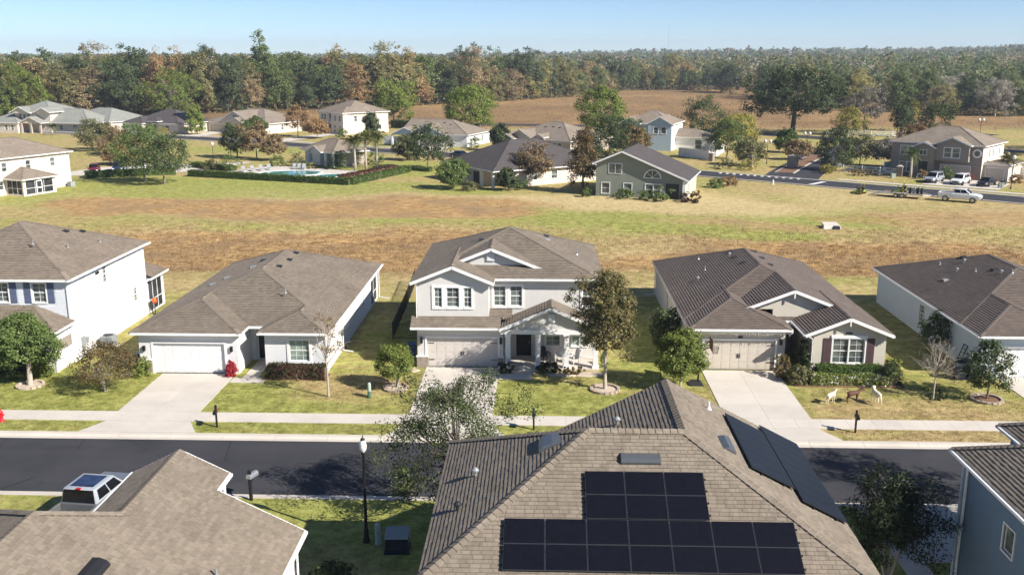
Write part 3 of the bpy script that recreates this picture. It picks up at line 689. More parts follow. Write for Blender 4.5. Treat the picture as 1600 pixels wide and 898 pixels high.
# background roads
def strip(name, pts, width, z, mat, label=None, parent=None, off=0.0, kind='structure', thick=0):
    P = [Vector((x, y)) for x, y in pts]; Ls, Rs = [], []
    for i, p in enumerate(P):
        d = (P[min(i + 1, len(P) - 1)] - P[max(i - 1, 0)]).normalized(); n = Vector((-d.y, d.x)); c = p + n * off
        Ls.append(c + n * width / 2); Rs.append(c - n * width / 2)
    m = MB()
    for i in range(len(P) - 1):
        if thick: m.hexa([(*Rs[i], z - thick), (*Rs[i + 1], z - thick), (*Ls[i + 1], z - thick), (*Ls[i], z - thick), (*Rs[i], z), (*Rs[i + 1], z), (*Ls[i + 1], z), (*Ls[i], z)])
        else: m.poly([(*Rs[i], z), (*Rs[i + 1], z), (*Ls[i + 1], z), (*Ls[i], z)])
    o = m.build(name, mat, parent); return tag(o, label, kind=None if parent else kind)
def smoothpts(pts, n=6):
    out = []; P = [Vector(p) for p in pts]
    for i in range(len(P) - 1):
        p0, p1, p2, p3 = P[max(i - 1, 0)], P[i], P[i + 1], P[min(i + 2, len(P) - 1)]
        for k in range(n):
            t = k / n; out.append(tuple(.5 * ((2 * p1) + (p2 - p0) * t + (2 * p0 - 5 * p1 + 4 * p2 - p3) * t * t + (3 * p1 - p0 - 3 * p2 + p3) * t ** 3)))
    return out + [tuple(P[-1])]
BR = smoothpts([(-230, 289), (-152, 270), (-90, 246.5), (-55, 226), (-20, 206), (12, 186.5), (36, 169.5), (52, 157.5), (70, 144), (90, 127), (120, 100)])
br_ = strip('road', BR, 7.0, .03, 'asphalt', 'dark asphalt road curving between the background houses')
for off, lb in ((3.75, 'far'), (-3.75, 'near')): strip('kerb', BR, .5, .13, 'kerb', 'pale kerb on the %s side of the curving background road' % lb, off=off, thick=.16)
BRs = [p for p in BR if p[0] > 46]
strip('sidewalk', BRs, 1.5, .09, 'concrete', 'pale sidewalk in front of the taupe two-storey house', off=7.0, thick=.1)
strip('sidewalk', [p for p in BR if -120 < p[0] < 15], 1.4, .09, 'concrete', 'pale sidewalk along the curving road before the far houses', off=6.6, thick=.1)
ENT = smoothpts([(42, 165.6), (47, 178), (56, 198), (66, 218), (84, 240), (120, 268)])
strip('road', ENT, 9.5, .038, 'asphalt', 'entrance road leading back past the gate piers')
AV = smoothpts([(-40, 300), (20, 292), (62, 262), (95, 228), (150, 186), (230, 140)])
strip('road', AV, 8, .045, 'asphalt', 'distant grey avenue beyond the entrance gate')
isl = smoothpts([(44.0, 176), (49.3, 188), (54.5, 199), (59, 208)])
strip('median', isl, 3.0, .15, 'mulch', 'mulched planting median in the entrance road', thick=.14); strip('kerb', isl, 3.5, .12, 'kerb', 'pale kerb round the entrance median', thick=.1)
for i in range(12):
    t = i / 11; x = 32.6 + (44.5 - 32.6) * t; y = 176.2 + (167.9 - 176.2) * t
    m = MB(); d = Vector((.30, .95)); n = Vector((.82, -.57)); c = Vector((x, y)); a = d * 1.15; b = n * .28
    m.poly([(*(c - a - b), .052), (*(c - a + b), .052), (*(c + a + b), .052), (*(c + a - b), .052)])
    o = m.build('crosswalk_bar', 'road_paint', br_)
m = MB(); m.poly([(44.2, 160.6, .05), (45.0, 160.2, .05), (48.2, 163.8, .05), (47.4, 164.2, .05)]); m.build('stop_line', 'road_paint', br_)

# ---------------------------------------------------------------- houses across the street
# white two-storey house
H = House('house', 'white two-storey house with slate blue shutters', (-39, 70, 0), shing='sh_tan', wall='white')
H.wall((-45.3, 63.5), (-32.7, 63.5), 0, 6, 'siding_pale', [('w', 7.4, 8.35, 4.3, 5.65, dict(shut=('slate', .46))), ('w', 10.05, 11.0, 4.3, 5.65, dict(shut=('slate', .46)))])
pl = Plane([(-45.3, 63.495, 3.2), (-32.7, 63.495, 3.2), (-32.7, 63.495, 6), (-45.3, 63.495, 6)])
lap = MB(); k = 0
for k in range(15):
    for a, b in ((0, 6.75), (9.0, 9.45), (11.65, 12.45)): piece(lap, pl, [(a, k * .18), (b, k * .18), (b, k * .18 + .18), (a, k * .18 + .18)], k * .18, .18, .022, .004)
    if not 4.1 < 3.2 + k * .18 + .09 < 5.85:
        for a, b in ((6.75, 9.0), (9.45, 11.65)): piece(lap, pl, [(a, k * .18), (b, k * .18), (b, k * .18 + .18), (a, k * .18 + .18)], k * .18, .18, .022, .004)
lp = H.part(lap, 'lap_siding', 'siding_pale'); lp["kind"] = 'stuff'
H.wall((-32.7, 63.5), (-32.7, 76.4), 0, 6, 'white', [('w', 5.2, 5.95, 4.4, 5.7, dict(trim=.04)), ('w', 10.2, 11.0, 1.65, 2.8, dict(trim=.04))])
H.wall((-32.7, 76.4), (-45.3, 76.4), 0, 6); H.wall((-45.3, 76.4), (-45.3, 63.5), 0, 6)
m = MB(); m.box(-32.82, -32.68, 63.40, 63.54, 0, 5.9); m.bar((-32.68, 63.5, 3.05), (-32.68, 76.4, 3.05), .03, .04); H.part(m, 'corner_board', 'trim')
m = MB(); m.tube([(-32.64, 67.0, .4), (-32.64, 67.0, 2.95)], .04, 6); H.part(m, 'downspout', 'trim'); m = MB(); m.tube([(-32.64, 70.5, .2), (-32.64, 70.5, 2.9)], .03, 6); H.part(m, 'conduit', 'trim')
m = MB(); m.box(-32.69, -32.6, 67.6, 68.1, 5.35, 5.5); H.part(m, 'soffit_vent', 'vent'); m = MB(); m.box(-32.69, -32.55, 64.5, 64.9, .8, 1.5); m.box(-32.69, -32.56, 65.2, 65.45, .9, 1.3); m.tube([(-32.6, 64.7, .1), (-32.6, 64.7, .8)], .04, 6); H.part(m, 'meter_box', 'steel_grey')
r = H.hip(-45.75, -32.35, 63.05, 76.9, 6.0, .424, 'y', 'h', 'h', gut='R')
for x, y in ((-36.6, 71.6), (-36.0, 73.0)): H.vent(r['R'], x, y, 'box')
for x, y in ((-35.0, 68.6), (-34.3, 72.3), (-36.5, 66.6)): H.vent(r['R'], x, y, 'pipe', 'vent_pale')
H.plane([(-45.7, 60.7, 3.0), (-32.4, 60.7, 3.0), (-35.2, 63.45, 4.1), (-45.7, 63.45, 4.1)]); H.plane([(-32.4, 60.7, 3.0), (-32.4, 63.45, 3.0), (-35.2, 63.45, 4.1)])
H.cap((-32.4, 60.7, 3.0), (-35.2, 63.45, 4.1), .28); H.fascia((-45.7, 60.7, 3), (-32.4, 60.7, 3)); H.fascia((-32.4, 60.7, 3), (-32.4, 63.45, 3)); H.trim.poly([(-45.7, 60.7, 2.85), (-32.4, 60.7, 2.85), (-32.4, 63.45, 2.85), (-45.7, 63.45, 2.85)])
H.wall((-45.2, 61.15), (-32.85, 61.15), 0, 2.86, 'white', [('g', .8, 5.6, 0, 2.1, dict(mat='white')), ('o', 6.6, 11.6, 0, 2.4)])
H.wall((-32.85, 61.15), (-32.85, 63.5), 0, 1.25, 'white'); H.wall((-32.85, 61.15), (-32.85, 63.5), 1.25, 2.15, 'stone'); H.wall((-32.85, 61.15), (-32.85, 63.5), 2.15, 2.86, 'siding_pale')
m = MB(); m.box(-32.9, -32.79, 61.1, 61.26, 0, 2.86); m.bar((-32.8, 61.15, 1.27), (-32.8, 63.5, 1.27), .08, .08); m.bar((-32.8, 61.15, 2.17), (-32.8, 63.5, 2.17), .06, .08); H.part(m, 'porch_post', 'trim')
# screened porch at the back corner
H.plane([(-32.3, 76.9, 3.0), (-32.3, 80.2, 3.0), (-35.5, 80.2, 3.9), (-35.5, 76.9, 3.9)]); H.fascia((-32.3, 76.3, 3), (-32.3, 80.2, 3)); H.fascia((-32.3, 80.2, 3), (-37, 80.2, 3))
H.wall((-32.7, 76.42), (-32.7, 79.9), 0, 2.9, 'white', [('s', .25, 3.2, .1, 2.6)]); H.wall((-32.7, 79.9), (-37, 79.9), 0, 2.9)
H.finish()
# single-storey hip roof house
H = House('house', 'pale single-storey house with brown hip roof and white garage door', (-20.8, 71, 0), shing='sh_brown', wall='stucco_pale')
H.vol([(-27.1, 61.2), (-20.4, 61.2), (-20.4, 64.3), (-18.6, 64.3), (-18.6, 61.4), (-14.5, 61.4), (-14.5, 82.4), (-27.1, 82.4)], 0, 2.85, None, {
    0: [('g', .95, 5.8, 0, 2.12, dict(cols=8))], 2: [('d', .35, 1.45, .05, 2.2, dict(mat='dark_door'))], 4: [('w', 1.65, 3.0, .9, 2.35, dict(cols=3, glass='glass_green', trim=.15))],
    5: [('w', 5.0, 5.6, 1.1, 2.3, dict(trim=.05)), ('w', 13.4, 14.0, 1.1, 2.3, dict(trim=.05)), ('s', 17.6, 20.7, .1, 2.6, dict(posts=2))], 7: []})
m = MB(); m.box(-27.15, -26.3, 61.08, 61.2, 0, .95); H.part(m, 'stone_wainscot', 'stone'); m = MB(); m.box(-27.2, -26.28, 61.04, 61.2, .95, 1.03); H.part(m, 'wainscot_cap', 'trim')
r = H.hip(-27.5, -14.15, 62.6, 82.9, 2.95, .385, 'y', 'h', 'h', gut='R')
for x, y in ((-20.1, 71.2), (-20.0, 73.8), (-20.1, 76.3)): H.vent(r['R'], x, y, 'box')
for x, y in ((-22.2, 74.5), (-22.4, 72.4), (-24.3, 71.8), (-25.2, 71.0)): H.vent(r['L'], x, y, 'box', 'vent_pale' if y < 74 else 'vent')
H.vent(r['R'], -18.2, 65.8, 'pipe', 'vent_pale')
H.hip(-27.52, -20.0, 60.75, 69, 2.955, .385, 'y', 'h', 'g'); H.hip(-18.95, -14.17, 60.95, 69, 2.96, .385, 'y', 'h', 'g', gut='F')
m = MB(); m.tube([(-14.36, 66.5, .1), (-14.36, 66.5, 2.8)], .04, 6); m.bar((-14.3, 66.5, .08), (-13.6, 66.3, .05), .1, .07); H.part(m, 'downspout', 'trim')
m = MB(); m.tube([(-14.36, 82.2, .1), (-14.36, 82.2, 2.8)], .04, 6); m.bar((-14.3, 82.2, .08), (-13.5, 82.1, .05), .1, .07); H.part(m, 'downspout', 'trim')
for x in (-26.75, -20.8): m = MB(); m.box(x - .08, x + .08, 61.05, 61.2, 1.6, 1.95); H.part(m, 'wall_lamp', 'black')
H.finish()
# the middle two-storey house
H = House('house', 'grey two-storey house with front gables and a columned porch', (-2.3, 69, 0), shing='sh_brown', wall='stucco_grey')
H.vol([(-8.5, 63.1), (-2.6, 63.1), (-2.6, 65.3), (3.85, 65.3), (3.85, 76), (-8.5, 76)], 0, 3.0, None, {0: [('g', .66, 5.54, 0, 2.1, dict(mat='door_cream', cols=8, hard=True))], 2: [('d', .75, 2.0, .12, 2.35), ('w', 2.95, 3.95, .95, 2.4, dict(glass='glass_green')), ('w', 4.8, 5.85, .95, 2.4, dict(glass='glass_green'))]})
H.vol([(-8.5, 63.5), (-3.6, 63.5), (-3.6, 64.7), (3.85, 64.7), (3.85, 76), (-8.5, 76)], 3.0, 6.0, None, {0: [('w', 1.17, 1.70, 4.2, 5.55, dict(trim=.16)), ('w', 2.02, 2.88, 4.2, 5.55, dict(trim=.16)), ('w', 3.2, 3.73, 4.2, 5.55, dict(trim=.16))],
      2: [('w', .3, 1.12, 4.0, 5.4, dict(trim=.15)), ('w', 1.44, 2.26, 4.0, 5.4, dict(trim=.15)), ('w', 6.45, 7.15, 4.0, 5.4, dict(trim=.15))], 3: [('w', 5, 5.8, 4.2, 5.4)]})
r = H.hip(-8.9, 4.25, 64.3, 76.6, 6.0, .385, 'y', 'h', 'h', gut='F')
H.vent(r['L'], -4.4, 69.4, 'box'); H.vent(r['R'], .4, 71.0, 'box', 'vent_pale'); H.vent(r['R'], .3, 72.2, 'box'); H.vent(r['R'], 2.6, 69.6, 'pipe', 'vent_pale')
H.hip(-8.92, -3.2, 63.05, 69.5, 6.005, .40, 'y', 'g', 'g', gin=.45)
H.hip(-7.65, .6, 65.45, 71, 6.28, .40, 'y', 'g', 'g', gin=.35, skip='S')
H.hip(-2.85, 4.27, 62.45, 66.2, 2.95, .43, 'y', 'g', 'g', gin=.4)
H.plane([(-8.9, 62.6, 2.95), (-2.75, 62.6, 2.95), (-2.75, 63.52, 3.52), (-8.9, 63.52, 3.52)]); H.plane([(-3.62, 63.5, 3.47), (-2.0, 63.5, 3.47), (-2.0, 64.72, 3.75), (-3.62, 64.72, 3.75)]); H.fascia((-8.9, 62.6, 2.95), (-2.75, 62.6, 2.95), gutter=True)
H.trim.poly([(-8.9, 62.6, 2.8), (-2.75, 62.6, 2.8), (-2.75, 63.2, 2.8), (-8.9, 63.2, 2.8)]); H.fascia((-8.9, 63.5, 3.3), (-8.9, 62.6, 2.95), .15)
for x0, x1, y, z0, z1 in ((-3.85, -3.3, 65.74, 6.95, 7.6), (.5, .95, 62.79, 3.35, 3.95)):
    m = MB(); m.box(x0, x1, y - .03, y + .06, z0, z1)
    for i in range(6): m.bar((x0 + .05, y - .04, z0 + .08 + i * .09), (x1 - .05, y - .04, z0 + .08 + i * .09), .03, .05)
    H.part(m, 'gable_vent', 'trim')
m = MB(); m.box(-2.6, 4.0, 62.65, 65.3, 0, .12); m.box(-1.9, -.4, 62.2, 62.65, 0, .07); H.part(m, 'porch_floor', 'concrete')
m = MB(); m.box(-2.75, 4.15, 62.78, 63.1, 2.5, 2.82); H.part(m, 'porch_beam', 'trim')
for x in (-2.25, -.2, 1.75, 3.75):
    m = MB(); m.box(x - .17, x + .17, 62.78, 63.12, .12, 2.5); m.box(x - .23, x + .23, 62.72, 63.18, .12, .3); m.box(x - .21, x + .21, 62.74, 63.16, 2.32, 2.5); H.part(m, 'column', 'trim')
m = MB(); m.box(-8.55, -7.75, 63.0, 63.1, 0, .75); m.box(-2.95, -2.6, 63.0, 63.1, 0, .75); H.part(m, 'stone_wainscot', 'stone'); m = MB(); m.box(-8.6, -7.74, 62.97, 63.1, .75, .84); m.box(-2.97, -2.55, 62.97, 63.1, .75, .84); H.part(m, 'wainscot_cap', 'trim')
for x in (-8.2, -2.75): m = MB(); m.box(x - .08, x + .08, 62.9, 63.1, 1.75, 2.15); H.part(m, 'wall_lamp', 'black')
m = MB(); m.tube([(3.9, 64.62, .1), (3.9, 64.62, 5.9)], .04, 6); m.tube([(-8.55, 63.42, 3.1), (-8.55, 63.42, 5.9)], .04, 6); H.part(m, 'downspout', 'trim')
H.finish()
# single-storey house with plum shutters
H = House('house', 'beige single-storey house with two gables and plum shutters', (16.6, 73, 0), shing='sh_dark', wall='stucco_beige')
H.vol([(10.25, 63.1), (16.6, 63.1), (16.6, 67.5), (18.2, 67.5), (18.2, 62.05), (23.0, 62.05), (23.0, 84.2), (10.25, 84.2)], 0, 2.9, None, {0: [('g', .87, 5.69, 0, 2.12, dict(mat='door_tan', cols=8, hard=True))], 2: [('d', .3, 1.35, .05, 2.2)], 4: [('w', 1.3, 3.4, .92, 2.6, dict(cols=4, trim=.1, shut=('maroon', .52)))], 7: [('w', 8, 9, 1.0, 2.3), ('w', 14, 15, 1.0, 2.3)]})
m = MB(); m.box(18.2 + 1.3 + 1.0, 18.2 + 1.3 + 1.1, 61.99, 62.1, .95, 2.57); m.box(19.35, 21.75, 61.97, 62.05, 2.66, 2.86); H.part(m, 'window_mullion', 'trim')
r = H.hip(9.95, 23.3, 65.0, 84.6, 3.0, .38, 'y', 'h', 'h')
for x, y in ((15.6, 78.2), (15.6, 76.2), (15.8, 73.8)): H.vent(r['L'], x, y, 'box')
H.vent(r['L'], 15.3, 77.2, 'cap', 'vent_pale'); H.vent(r['L'], 12.2, 73.4, 'cap', 'vent_pale'); H.vent(r['L'], 13.1, 75.6, 'pipe', 'vent_pale'); H.vent(r['L'], 13.2, 79.5, 'pipe', 'vent_pale')
for x, y in ((17.4, 78.0), (17.5, 75.6), (17.7, 73.4)): H.vent(r['R'], x, y, 'box')
H.hip(9.97, 16.95, 62.65, 70, 3.005, .38, 'y', 'h', 'g', gut='F')
H.hip(17.5, 23.32, 61.55, 69, 3.01, .40, 'y', 'g', 'g', gut='L', gin=.5)
H.hip(14.3, 20.8, 65.0, 71.5, 3.93, .39, 'y', 'g', 'g', gin=.4, skip='S')
H.wall((16.2, 65.4), (20.6, 65.4), 2.75, 4.0); H.wall((16.2, 69), (16.2, 65.4), 2.75, 4.05)
m = MB(); m.box(16.62, 18.2, 65.3, 65.42, 2.55, 2.8); H.part(m, 'entry_header', 'trim')
m = MB(); m.tube([(18.1, 61.95, .1), (18.1, 61.95, 2.6), (17.75, 61.6, 2.85)], .045, 6); H.part(m, 'downspout', 'trim'); m = MB(); m.tube([(10.15, 84.0, .1), (10.15, 84.0, 2.8)], .04, 6); m.bar((10.1, 84, .08), (9.4, 83.9, .05), .1, .07); H.part(m, 'downspout', 'trim')
m = MB(); m.box(20.3, 20.7, 61.95, 62.05, 2.95, 3.05); H.part(m, 'gable_lamp', 'black'); m = MB(); m.box(13.4, 13.7, 63.0, 63.1, 2.32, 2.42); H.part(m, 'security_lamp', 'black')
for x in (10.65, 16.3): m = MB(); m.box(x - .08, x + .08, 62.95, 63.1, 1.85, 2.25); H.part(m, 'wall_lamp', 'black')
m = MB(); m.bar((20.4, 61.56, 3.6), (20.4, 61.56, 4.1), .08, .08); m.bar((17.55, 65.01, 4.6), (17.55, 65.01, 5.1), .08, .08); H.part(m, 'gable_bracket', 'trim')
H.finish()
# icicle string lights hung on its eaves
m = MB(); rg = random.Random(5)
for a, b in (((9.95, 62.6, 2.86), (16.95, 62.6, 2.86)), ((16.95, 62.7, 2.86), (16.95, 66, 2.86)), ((23.4, 61.6, 2.9), (23.4, 62.4, 2.9))):
    a = Vector(a); b = Vector(b); L = (b - a).length; m.bar(a, b, .012, .012)
    x = 0.0
    while x < L:
        p = a + (b - a) * (x / L); h = rg.choice((.1, .18, .26, .14)); m.bar(p, p - Vector((0, 0, h)), .02, .02); x += .1
tag(m.build('icicle_lights', 'white'), 'white icicle string lights along the eaves of the house with plum shutters', 'string lights')
# pale blue house at the right edge
H = House('house', 'pale blue single-storey house with dark striped roof at the frame edge', (35.5, 72, 0), shing='sh_dark', wall='stucco_blue')
H.vol([(29.25, 61.95), (41.8, 61.95), (41.8, 82.2), (29.25, 82.2)], 0, 2.9, None, {0: [('g', 1.2, 6.05, 0, 2.12, dict(cols=8)), ('w', 8.5, 10.2, .9, 2.3, {})], 3: [('w', 9.6, 10.5, 1.0, 2.35, dict(trim=.05)), ('w', 13.1, 14.2, .95, 2.35, dict(trim=.05)), ('w', 14.9, 15.3, .95, 2.35, dict(trim=.04))]})
r = H.hip(28.85, 42.2, 64.5, 82.6, 3.0, .385, 'y', 'h', 'h', gut='L')
for x, y in ((34.2, 77.2), (34.4, 72.2)): H.vent(r['L'], x, y, 'box')
for x, y, k in ((31.4, 73.6, 'box'), (32.6, 74.6, 'cap'), (33.7, 76.0, 'cap'), (33.4, 73.2, 'pipe'), (34.3, 71.0, 'cap'), (32.4, 77.4, 'pipe'), (34.8, 70.4, 'pipe')): H.vent(r['L'], x, y, k, 'vent_pale')
H.hip(28.87, 35.75, 61.5, 70, 3.005, .385, 'y', 'h', 'g', gut='FL')
m = MB(); m.tube([(29.18, 62.1, .1), (29.18, 62.1, 2.8)], .04, 6); H.part(m, 'downspout', 'trim')
H.finish()

# ---------------------------------------------------------------- near houses, seen from above
cam_m = Matrix.Translation(cam.location) @ cam.rotation_euler.to_matrix().to_4x4(); cam_i = cam_m.inverted()
def inview(p):
    q = cam_i @ Vector(p)
    if q.z > -1: return False
    return abs(q.x / -q.z) < .5333 * 1.02 and abs(q.y / -q.z) < .2993 * 1.02
def sel(c, pl):
    v = (cam.location - c); return (1e4 / v.length * max(0, v.normalized().dot(pl.n))) if inview(c) else -1
# house with the catslide roof
H = House('house', 'near house with warm brown shingle roof beside the parked pickup', (-14, 25, 0), shing='sh_warm', style='tabs', wall='white'); H.tabsel = sel
X1, X2 = -12.477, -14.418; Zs = lambda x: 3.0 + .5 * (-9.15 - x)
e1 = H.plane([(-9.15, 14, 3.0), (-9.15, 33.85, 3.0), (X1, 33.85, Zs(X1)), (X1, 14, Zs(X1))])
e2 = H.plane([(X1, 14, Zs(X1)), (X1, 35.4, Zs(X1)), (X2, 35.4, Zs(X2)), (X2, 14, Zs(X2))])
zt = Zs(-16.36); e3 = H.plane([(X2, 14, Zs(X2)), (X2, 28 + (-14.418 + 16.36), Zs(X2)), (-16.36, 28, zt), (-16.36, 14, zt)])
wl_ = H.plane([(-16.36, 35.4, Zs(X2) - .97), (-16.36, 31.4, Zs(X2) - .97), (X2, 29.4, Zs(X2)), (X2, 35.4, Zs(X2))])
nl_ = H.plane([(X2, 31.75, zt - 1.875), (-20.11, 31.75, zt - 1.875), (-16.36, 28, zt), (X2, 29.942, zt - .971)])
wm_ = H.plane([(-20.11, 31.75, zt - 1.875), (-20.11, 14, zt - 1.875), (-16.36, 14, zt), (-16.36, 28, zt)])
H.cap((X2, 29.9, Zs(X2)), (X2, 35.4, Zs(X2)), .5); H.cap((-16.36, 14, zt), (-16.36, 28, zt), .5); H.cap((X2, 29.942, Zs(X2)), (-16.36, 28, zt), .35); H.cap((-20.11, 31.75, zt - 1.875), (-16.36, 28, zt), .35)
H.fascia((-9.15, 14, 3), (-9.15, 33.85, 3), gutter=True); H.fascia((X1, 33.85, Zs(X1)), (X1, 35.4, Zs(X1)), gutter=True); H.fascia((-16.36, 35.4, Zs(X2) - .97), (-16.36, 31.4, Zs(X2) - .97), gutter=True); H.fascia((X2, 31.75, zt - 1.875), (-20.11, 31.75, zt - 1.875))
for p, q in (((-9.15, 33.85, 3), (X1, 33.85, Zs(X1))), ((X1, 35.4, Zs(X1)), (X2, 35.4, Zs(X2))), ((-16.36, 35.4, Zs(X2) - .97), (X2, 35.4, Zs(X2)))):
    o = Vector((0, .03, -.1)); H.trim.bar(Vector(p) + o, Vector(q) + o, .05, .2)
H.vol([(-19.7, 14.5), (-9.5, 14.5), (-9.5, 33.45), (X1 - .35, 33.45), (X1 - .35, 35.0), (-16.0, 35.0), (-16.0, 31.35), (-19.7, 31.35)], 0, 2.98, None, {1: [('w', 12, 13.2, .9, 2.2), ('w', 16.3, 17.2, .9, 2.2)], 4: [('g', .15, 3.05, 0, 2.12, dict(cols=4))]})
H.vol([(-19.7, 14.5), (X1 - .35, 14.5), (X1 - .35, 35.0), (-16.0, 35.0), (-16.0, 31.35), (-19.7, 31.35)], 2.98, 4.62)
m = MB(); m.tube([(X1 - .1, 34.95, .1), (X1 - .1, 34.95, 4.5)], .06, 8); H.part(m, 'downspout', 'trim'); m = MB(); m.tube([(-9.35, 33.3, .1), (-9.35, 33.3, 2.8)], .045, 6); H.part(m, 'downspout', 'trim')
def ridge_vent(pl, x, y, L, wd, mat, along='u'):
    c = pl.on(x, y); m = MB(); u, v = (pl.u, pl.v) if along == 'u' else (pl.v, pl.u); n = pl.n; secs = []
    for t in (-1, -.96, .96, 1):
        k = .6 if abs(t) == 1 else 1
        secs.append([c + u * (t * L / 2) + v * (s * wd / 2) + n * h for s, h in ((-1, .0), (-.95, .10 * k), (-.5, .17 * k), (.3, .15 * k), (1, .02))])
    m.loft(secs); H.roofkids.append((m, 'roof_vent', mat))
ridge_vent(e2, -13.9, 26.35, 1.6, .62, 'vent'); ridge_vent(wm_, -17.2, 26.0, 1.4, .6, 'vent'); H.vent(e1, -10.9, 28.9, 'pipe', 'vent_pale')
H.finish(300)
# house with the solar panels
H = House('house', 'near two-storey house with hip roof carrying black solar panels', (3.3, 31, 0), shing='sh_warm', style='tabs', wall='stucco_beige'); H.tabsel = sel
z0, zr, xa, xb, ym = 5.72, 8.466, 1.665, 4.975, 31.075
fp = H.plane([(-3.66, 25.75, z0), (10.3, 25.75, z0), (xb, ym, zr), (xa, ym, zr)]); lp_ = H.plane([(-3.66, 36.4, z0), (-3.66, 25.75, z0), (xa, ym, zr)])
rp = H.plane([(10.3, 25.75, z0), (10.3, 36.4, z0), (xb, 36.4, zr), (xb, ym, zr)]); wp = H.plane([(-.35, 36.4, z0), (-.35, ym, z0), (xb, ym, zr), (xb, 36.4, zr)]); bp = H.plane([(4.9, 36.4, z0), (-3.66, 36.4, z0), (xa, ym, zr), (4.9, ym, zr)])
H.hidden = [bp]
for p, q, d in (((xa, ym, zr), (xb, ym, zr), .516), ((xb, ym, zr), (xb, 36.4, zr), .516), ((-3.66, 25.75, z0), (xa, ym, zr), .365), ((-3.66, 36.4, z0), (xa, ym, zr), .365), ((10.3, 25.75, z0), (xb, ym, zr), .365)): H.cap(p, q, d)
H.fascia((-3.66, 36.4, z0), (-3.66, 25.75, z0)); H.fascia((-3.66, 25.75, z0), (10.3, 25.75, z0)); H.fascia((10.3, 25.75, z0), (10.3, 36.4, z0)); H.fascia((10.3, 36.4, z0), (-3.66, 36.4, z0))
for xx, zz in ((10.3, z0), (-.35, z0)): H.trim.bar((xx, 36.42, zz - .12), (xb, 36.42, zr - .12), .045, .2)
H.trim.poly([(-3.66, 25.75, z0 - .15), (10.3, 25.75, z0 - .15), (10.3, 36.4, z0 - .15), (-3.66, 36.4, z0 - .15)]); H.wmb('stucco_beige').poly([(0, 36.0, z0 - .1), (9.9, 36.0, z0 - .1), (xb, 36.0, zr - .2)])
H.vol([(-3.25, 26.15), (9.9, 26.15), (9.9, 36.0), (-3.25, 36.0)], 0, 5.62, None, {2: [('g', 1.0, 5.9, 0, 2.12, dict(cols=4)), ('w', 2, 3.2, 3.4, 4.8), ('w', 8, 9.2, 3.4, 4.8)], 3: [('w', 3, 4, 3.4, 4.7), ('w', 6.5, 7.5, 1, 2.3)]})
ridge_vent(fp, 3.35, 29.95, 1.35, .5, 'vent_mid'); ridge_vent(rp, 6.55, 31.75, 1.15, .5, 'vent_mid'); ridge_vent(lp_, .35, 31.45, 1.0, .85, 'vent_mid')
H.vent(lp_, -2.3, 31.6, 'cap', 'vent_pale'); H.vent(lp_, -2.75, 29.4, 'cap', 'vent'); H.vent(wp, 2.9, 34.2, 'cap', 'vent_pale'); H.vent(rp, 6.5, 35.2, 'pipe', 'trim')
H.finish(300)
solar_array(H, fp, -1.12, 7.93, 26.05, 27.71, 7, 2); solar_array(H, fp, 1.46, 5.34, 27.73, 29.39, 3, 2)
solar_array(H, rp, 7.1, 8.62, 30.35, 35.4, 6, 1, 'dark'); solar_array(H, rp, 8.66, 10.2, 29.5, 36.2, 8, 1, 'dark')
# dark blue two-storey house
H = House('house', 'dark blue two-storey house cut off by the frame', (21, 26, 0), shing='sh_warm', style='tabs', wall='siding_blue'); H.tabsel = sel
r = H.hip(16.48, 26.2, 12, 36.4, 5.7, .5, 'y', 'h', 'h', gut='L'); H.hidden = [r['R'], r['B'], r['F']]
r2 = H.hip(19.5, 26.3, 31, 39.0, 5.705, .5, 'y', 'g', 'h', gut='L'); H.hidden += [r2['R'], r2['B']]
H.vol([(16.9, 12.4), (25.8, 12.4), (25.8, 38.6), (19.9, 38.6), (19.9, 36.0), (16.9, 36.0)], 0, 5.6, None, {5: [('w', 3.6, 4.4, 3.5, 4.5, dict(trim=.06, muntin=False, sash=False, glass='glass_green')), ('w', 9, 10, 3.5, 4.6)]})
m = MB(); m.tube([(16.82, 35.55, .1), (16.82, 35.55, 5.3), (16.6, 35.6, 5.55)], .06, 8); H.part(m, 'downspout', 'trim')
m = MB(); m.box(16.84, 16.96, 35.9, 36.06, 0, 5.6); H.part(m, 'corner_board', 'stucco_blue')
H.finish(200)

# ---------------------------------------------------------------- background houses (local frame: x along the facade, y into the house)
def bhouse(label, A, ang, shing, wall, name='house'):
    H = House(name, label, (A[0], A[1], 0), R(ang), world=False, shing=shing, style='flat', wall=wall); return H
def win_row(us, z0, z1, w=.9, **kw): return [('w', u, u + w, z0, z1, dict(muntin=False, trim=.1, **kw)) for u in us]
# left edge, cream two-storey with screened porch
H = bhouse('cream two-storey house with a screened porch at the left edge', (-86.5, 133.3), 68, 'sh_tan', 'stucco_cream')
H.vol([(0, 0), (24, 0), (24, 11), (0, 11)], 0, 5.6, None, {0: win_row((10.2, 11.3, 15.6, 20.2), 3.6, 4.9) + win_row((10.4, 19.6), .9, 2.2), 1: win_row((3, 7), 3.6, 4.9)})
r = H.hip(-.5, 24.5, -.5, 11.5, 5.65, .42, 'x', 'h', 'h'); H.vent(r['L'], 10, 3.6, 'long'); H.vent(r['L'], 12.5, 3.6, 'long')
H.hip(11.2, 18.0, -4.2, 2.2, 2.6, .42, 'y', 'h', 'g')
H.vol([(11.6, -3.8), (17.6, -3.8), (17.6, 0), (11.6, 0)], 0, 2.55, None, {0: [('s', .5, 5.5, .25, 2.3, dict(posts=3))], 3: [('s', .3, 3.5, .25, 2.3)], 1: [('s', .3, 3.5, .25, 2.3)]})
m = MB(); m.box(13.9, 15.0, -3.88, -3.8, .1, 2.2); m.box(14.05, 14.85, -3.9, -3.88, 1.2, 2.05, 1); m.box(14.05, 14.85, -3.9, -3.88, .3, 1.0, 1); m.build('screen_door', ['trim', 'screen'], H.r)
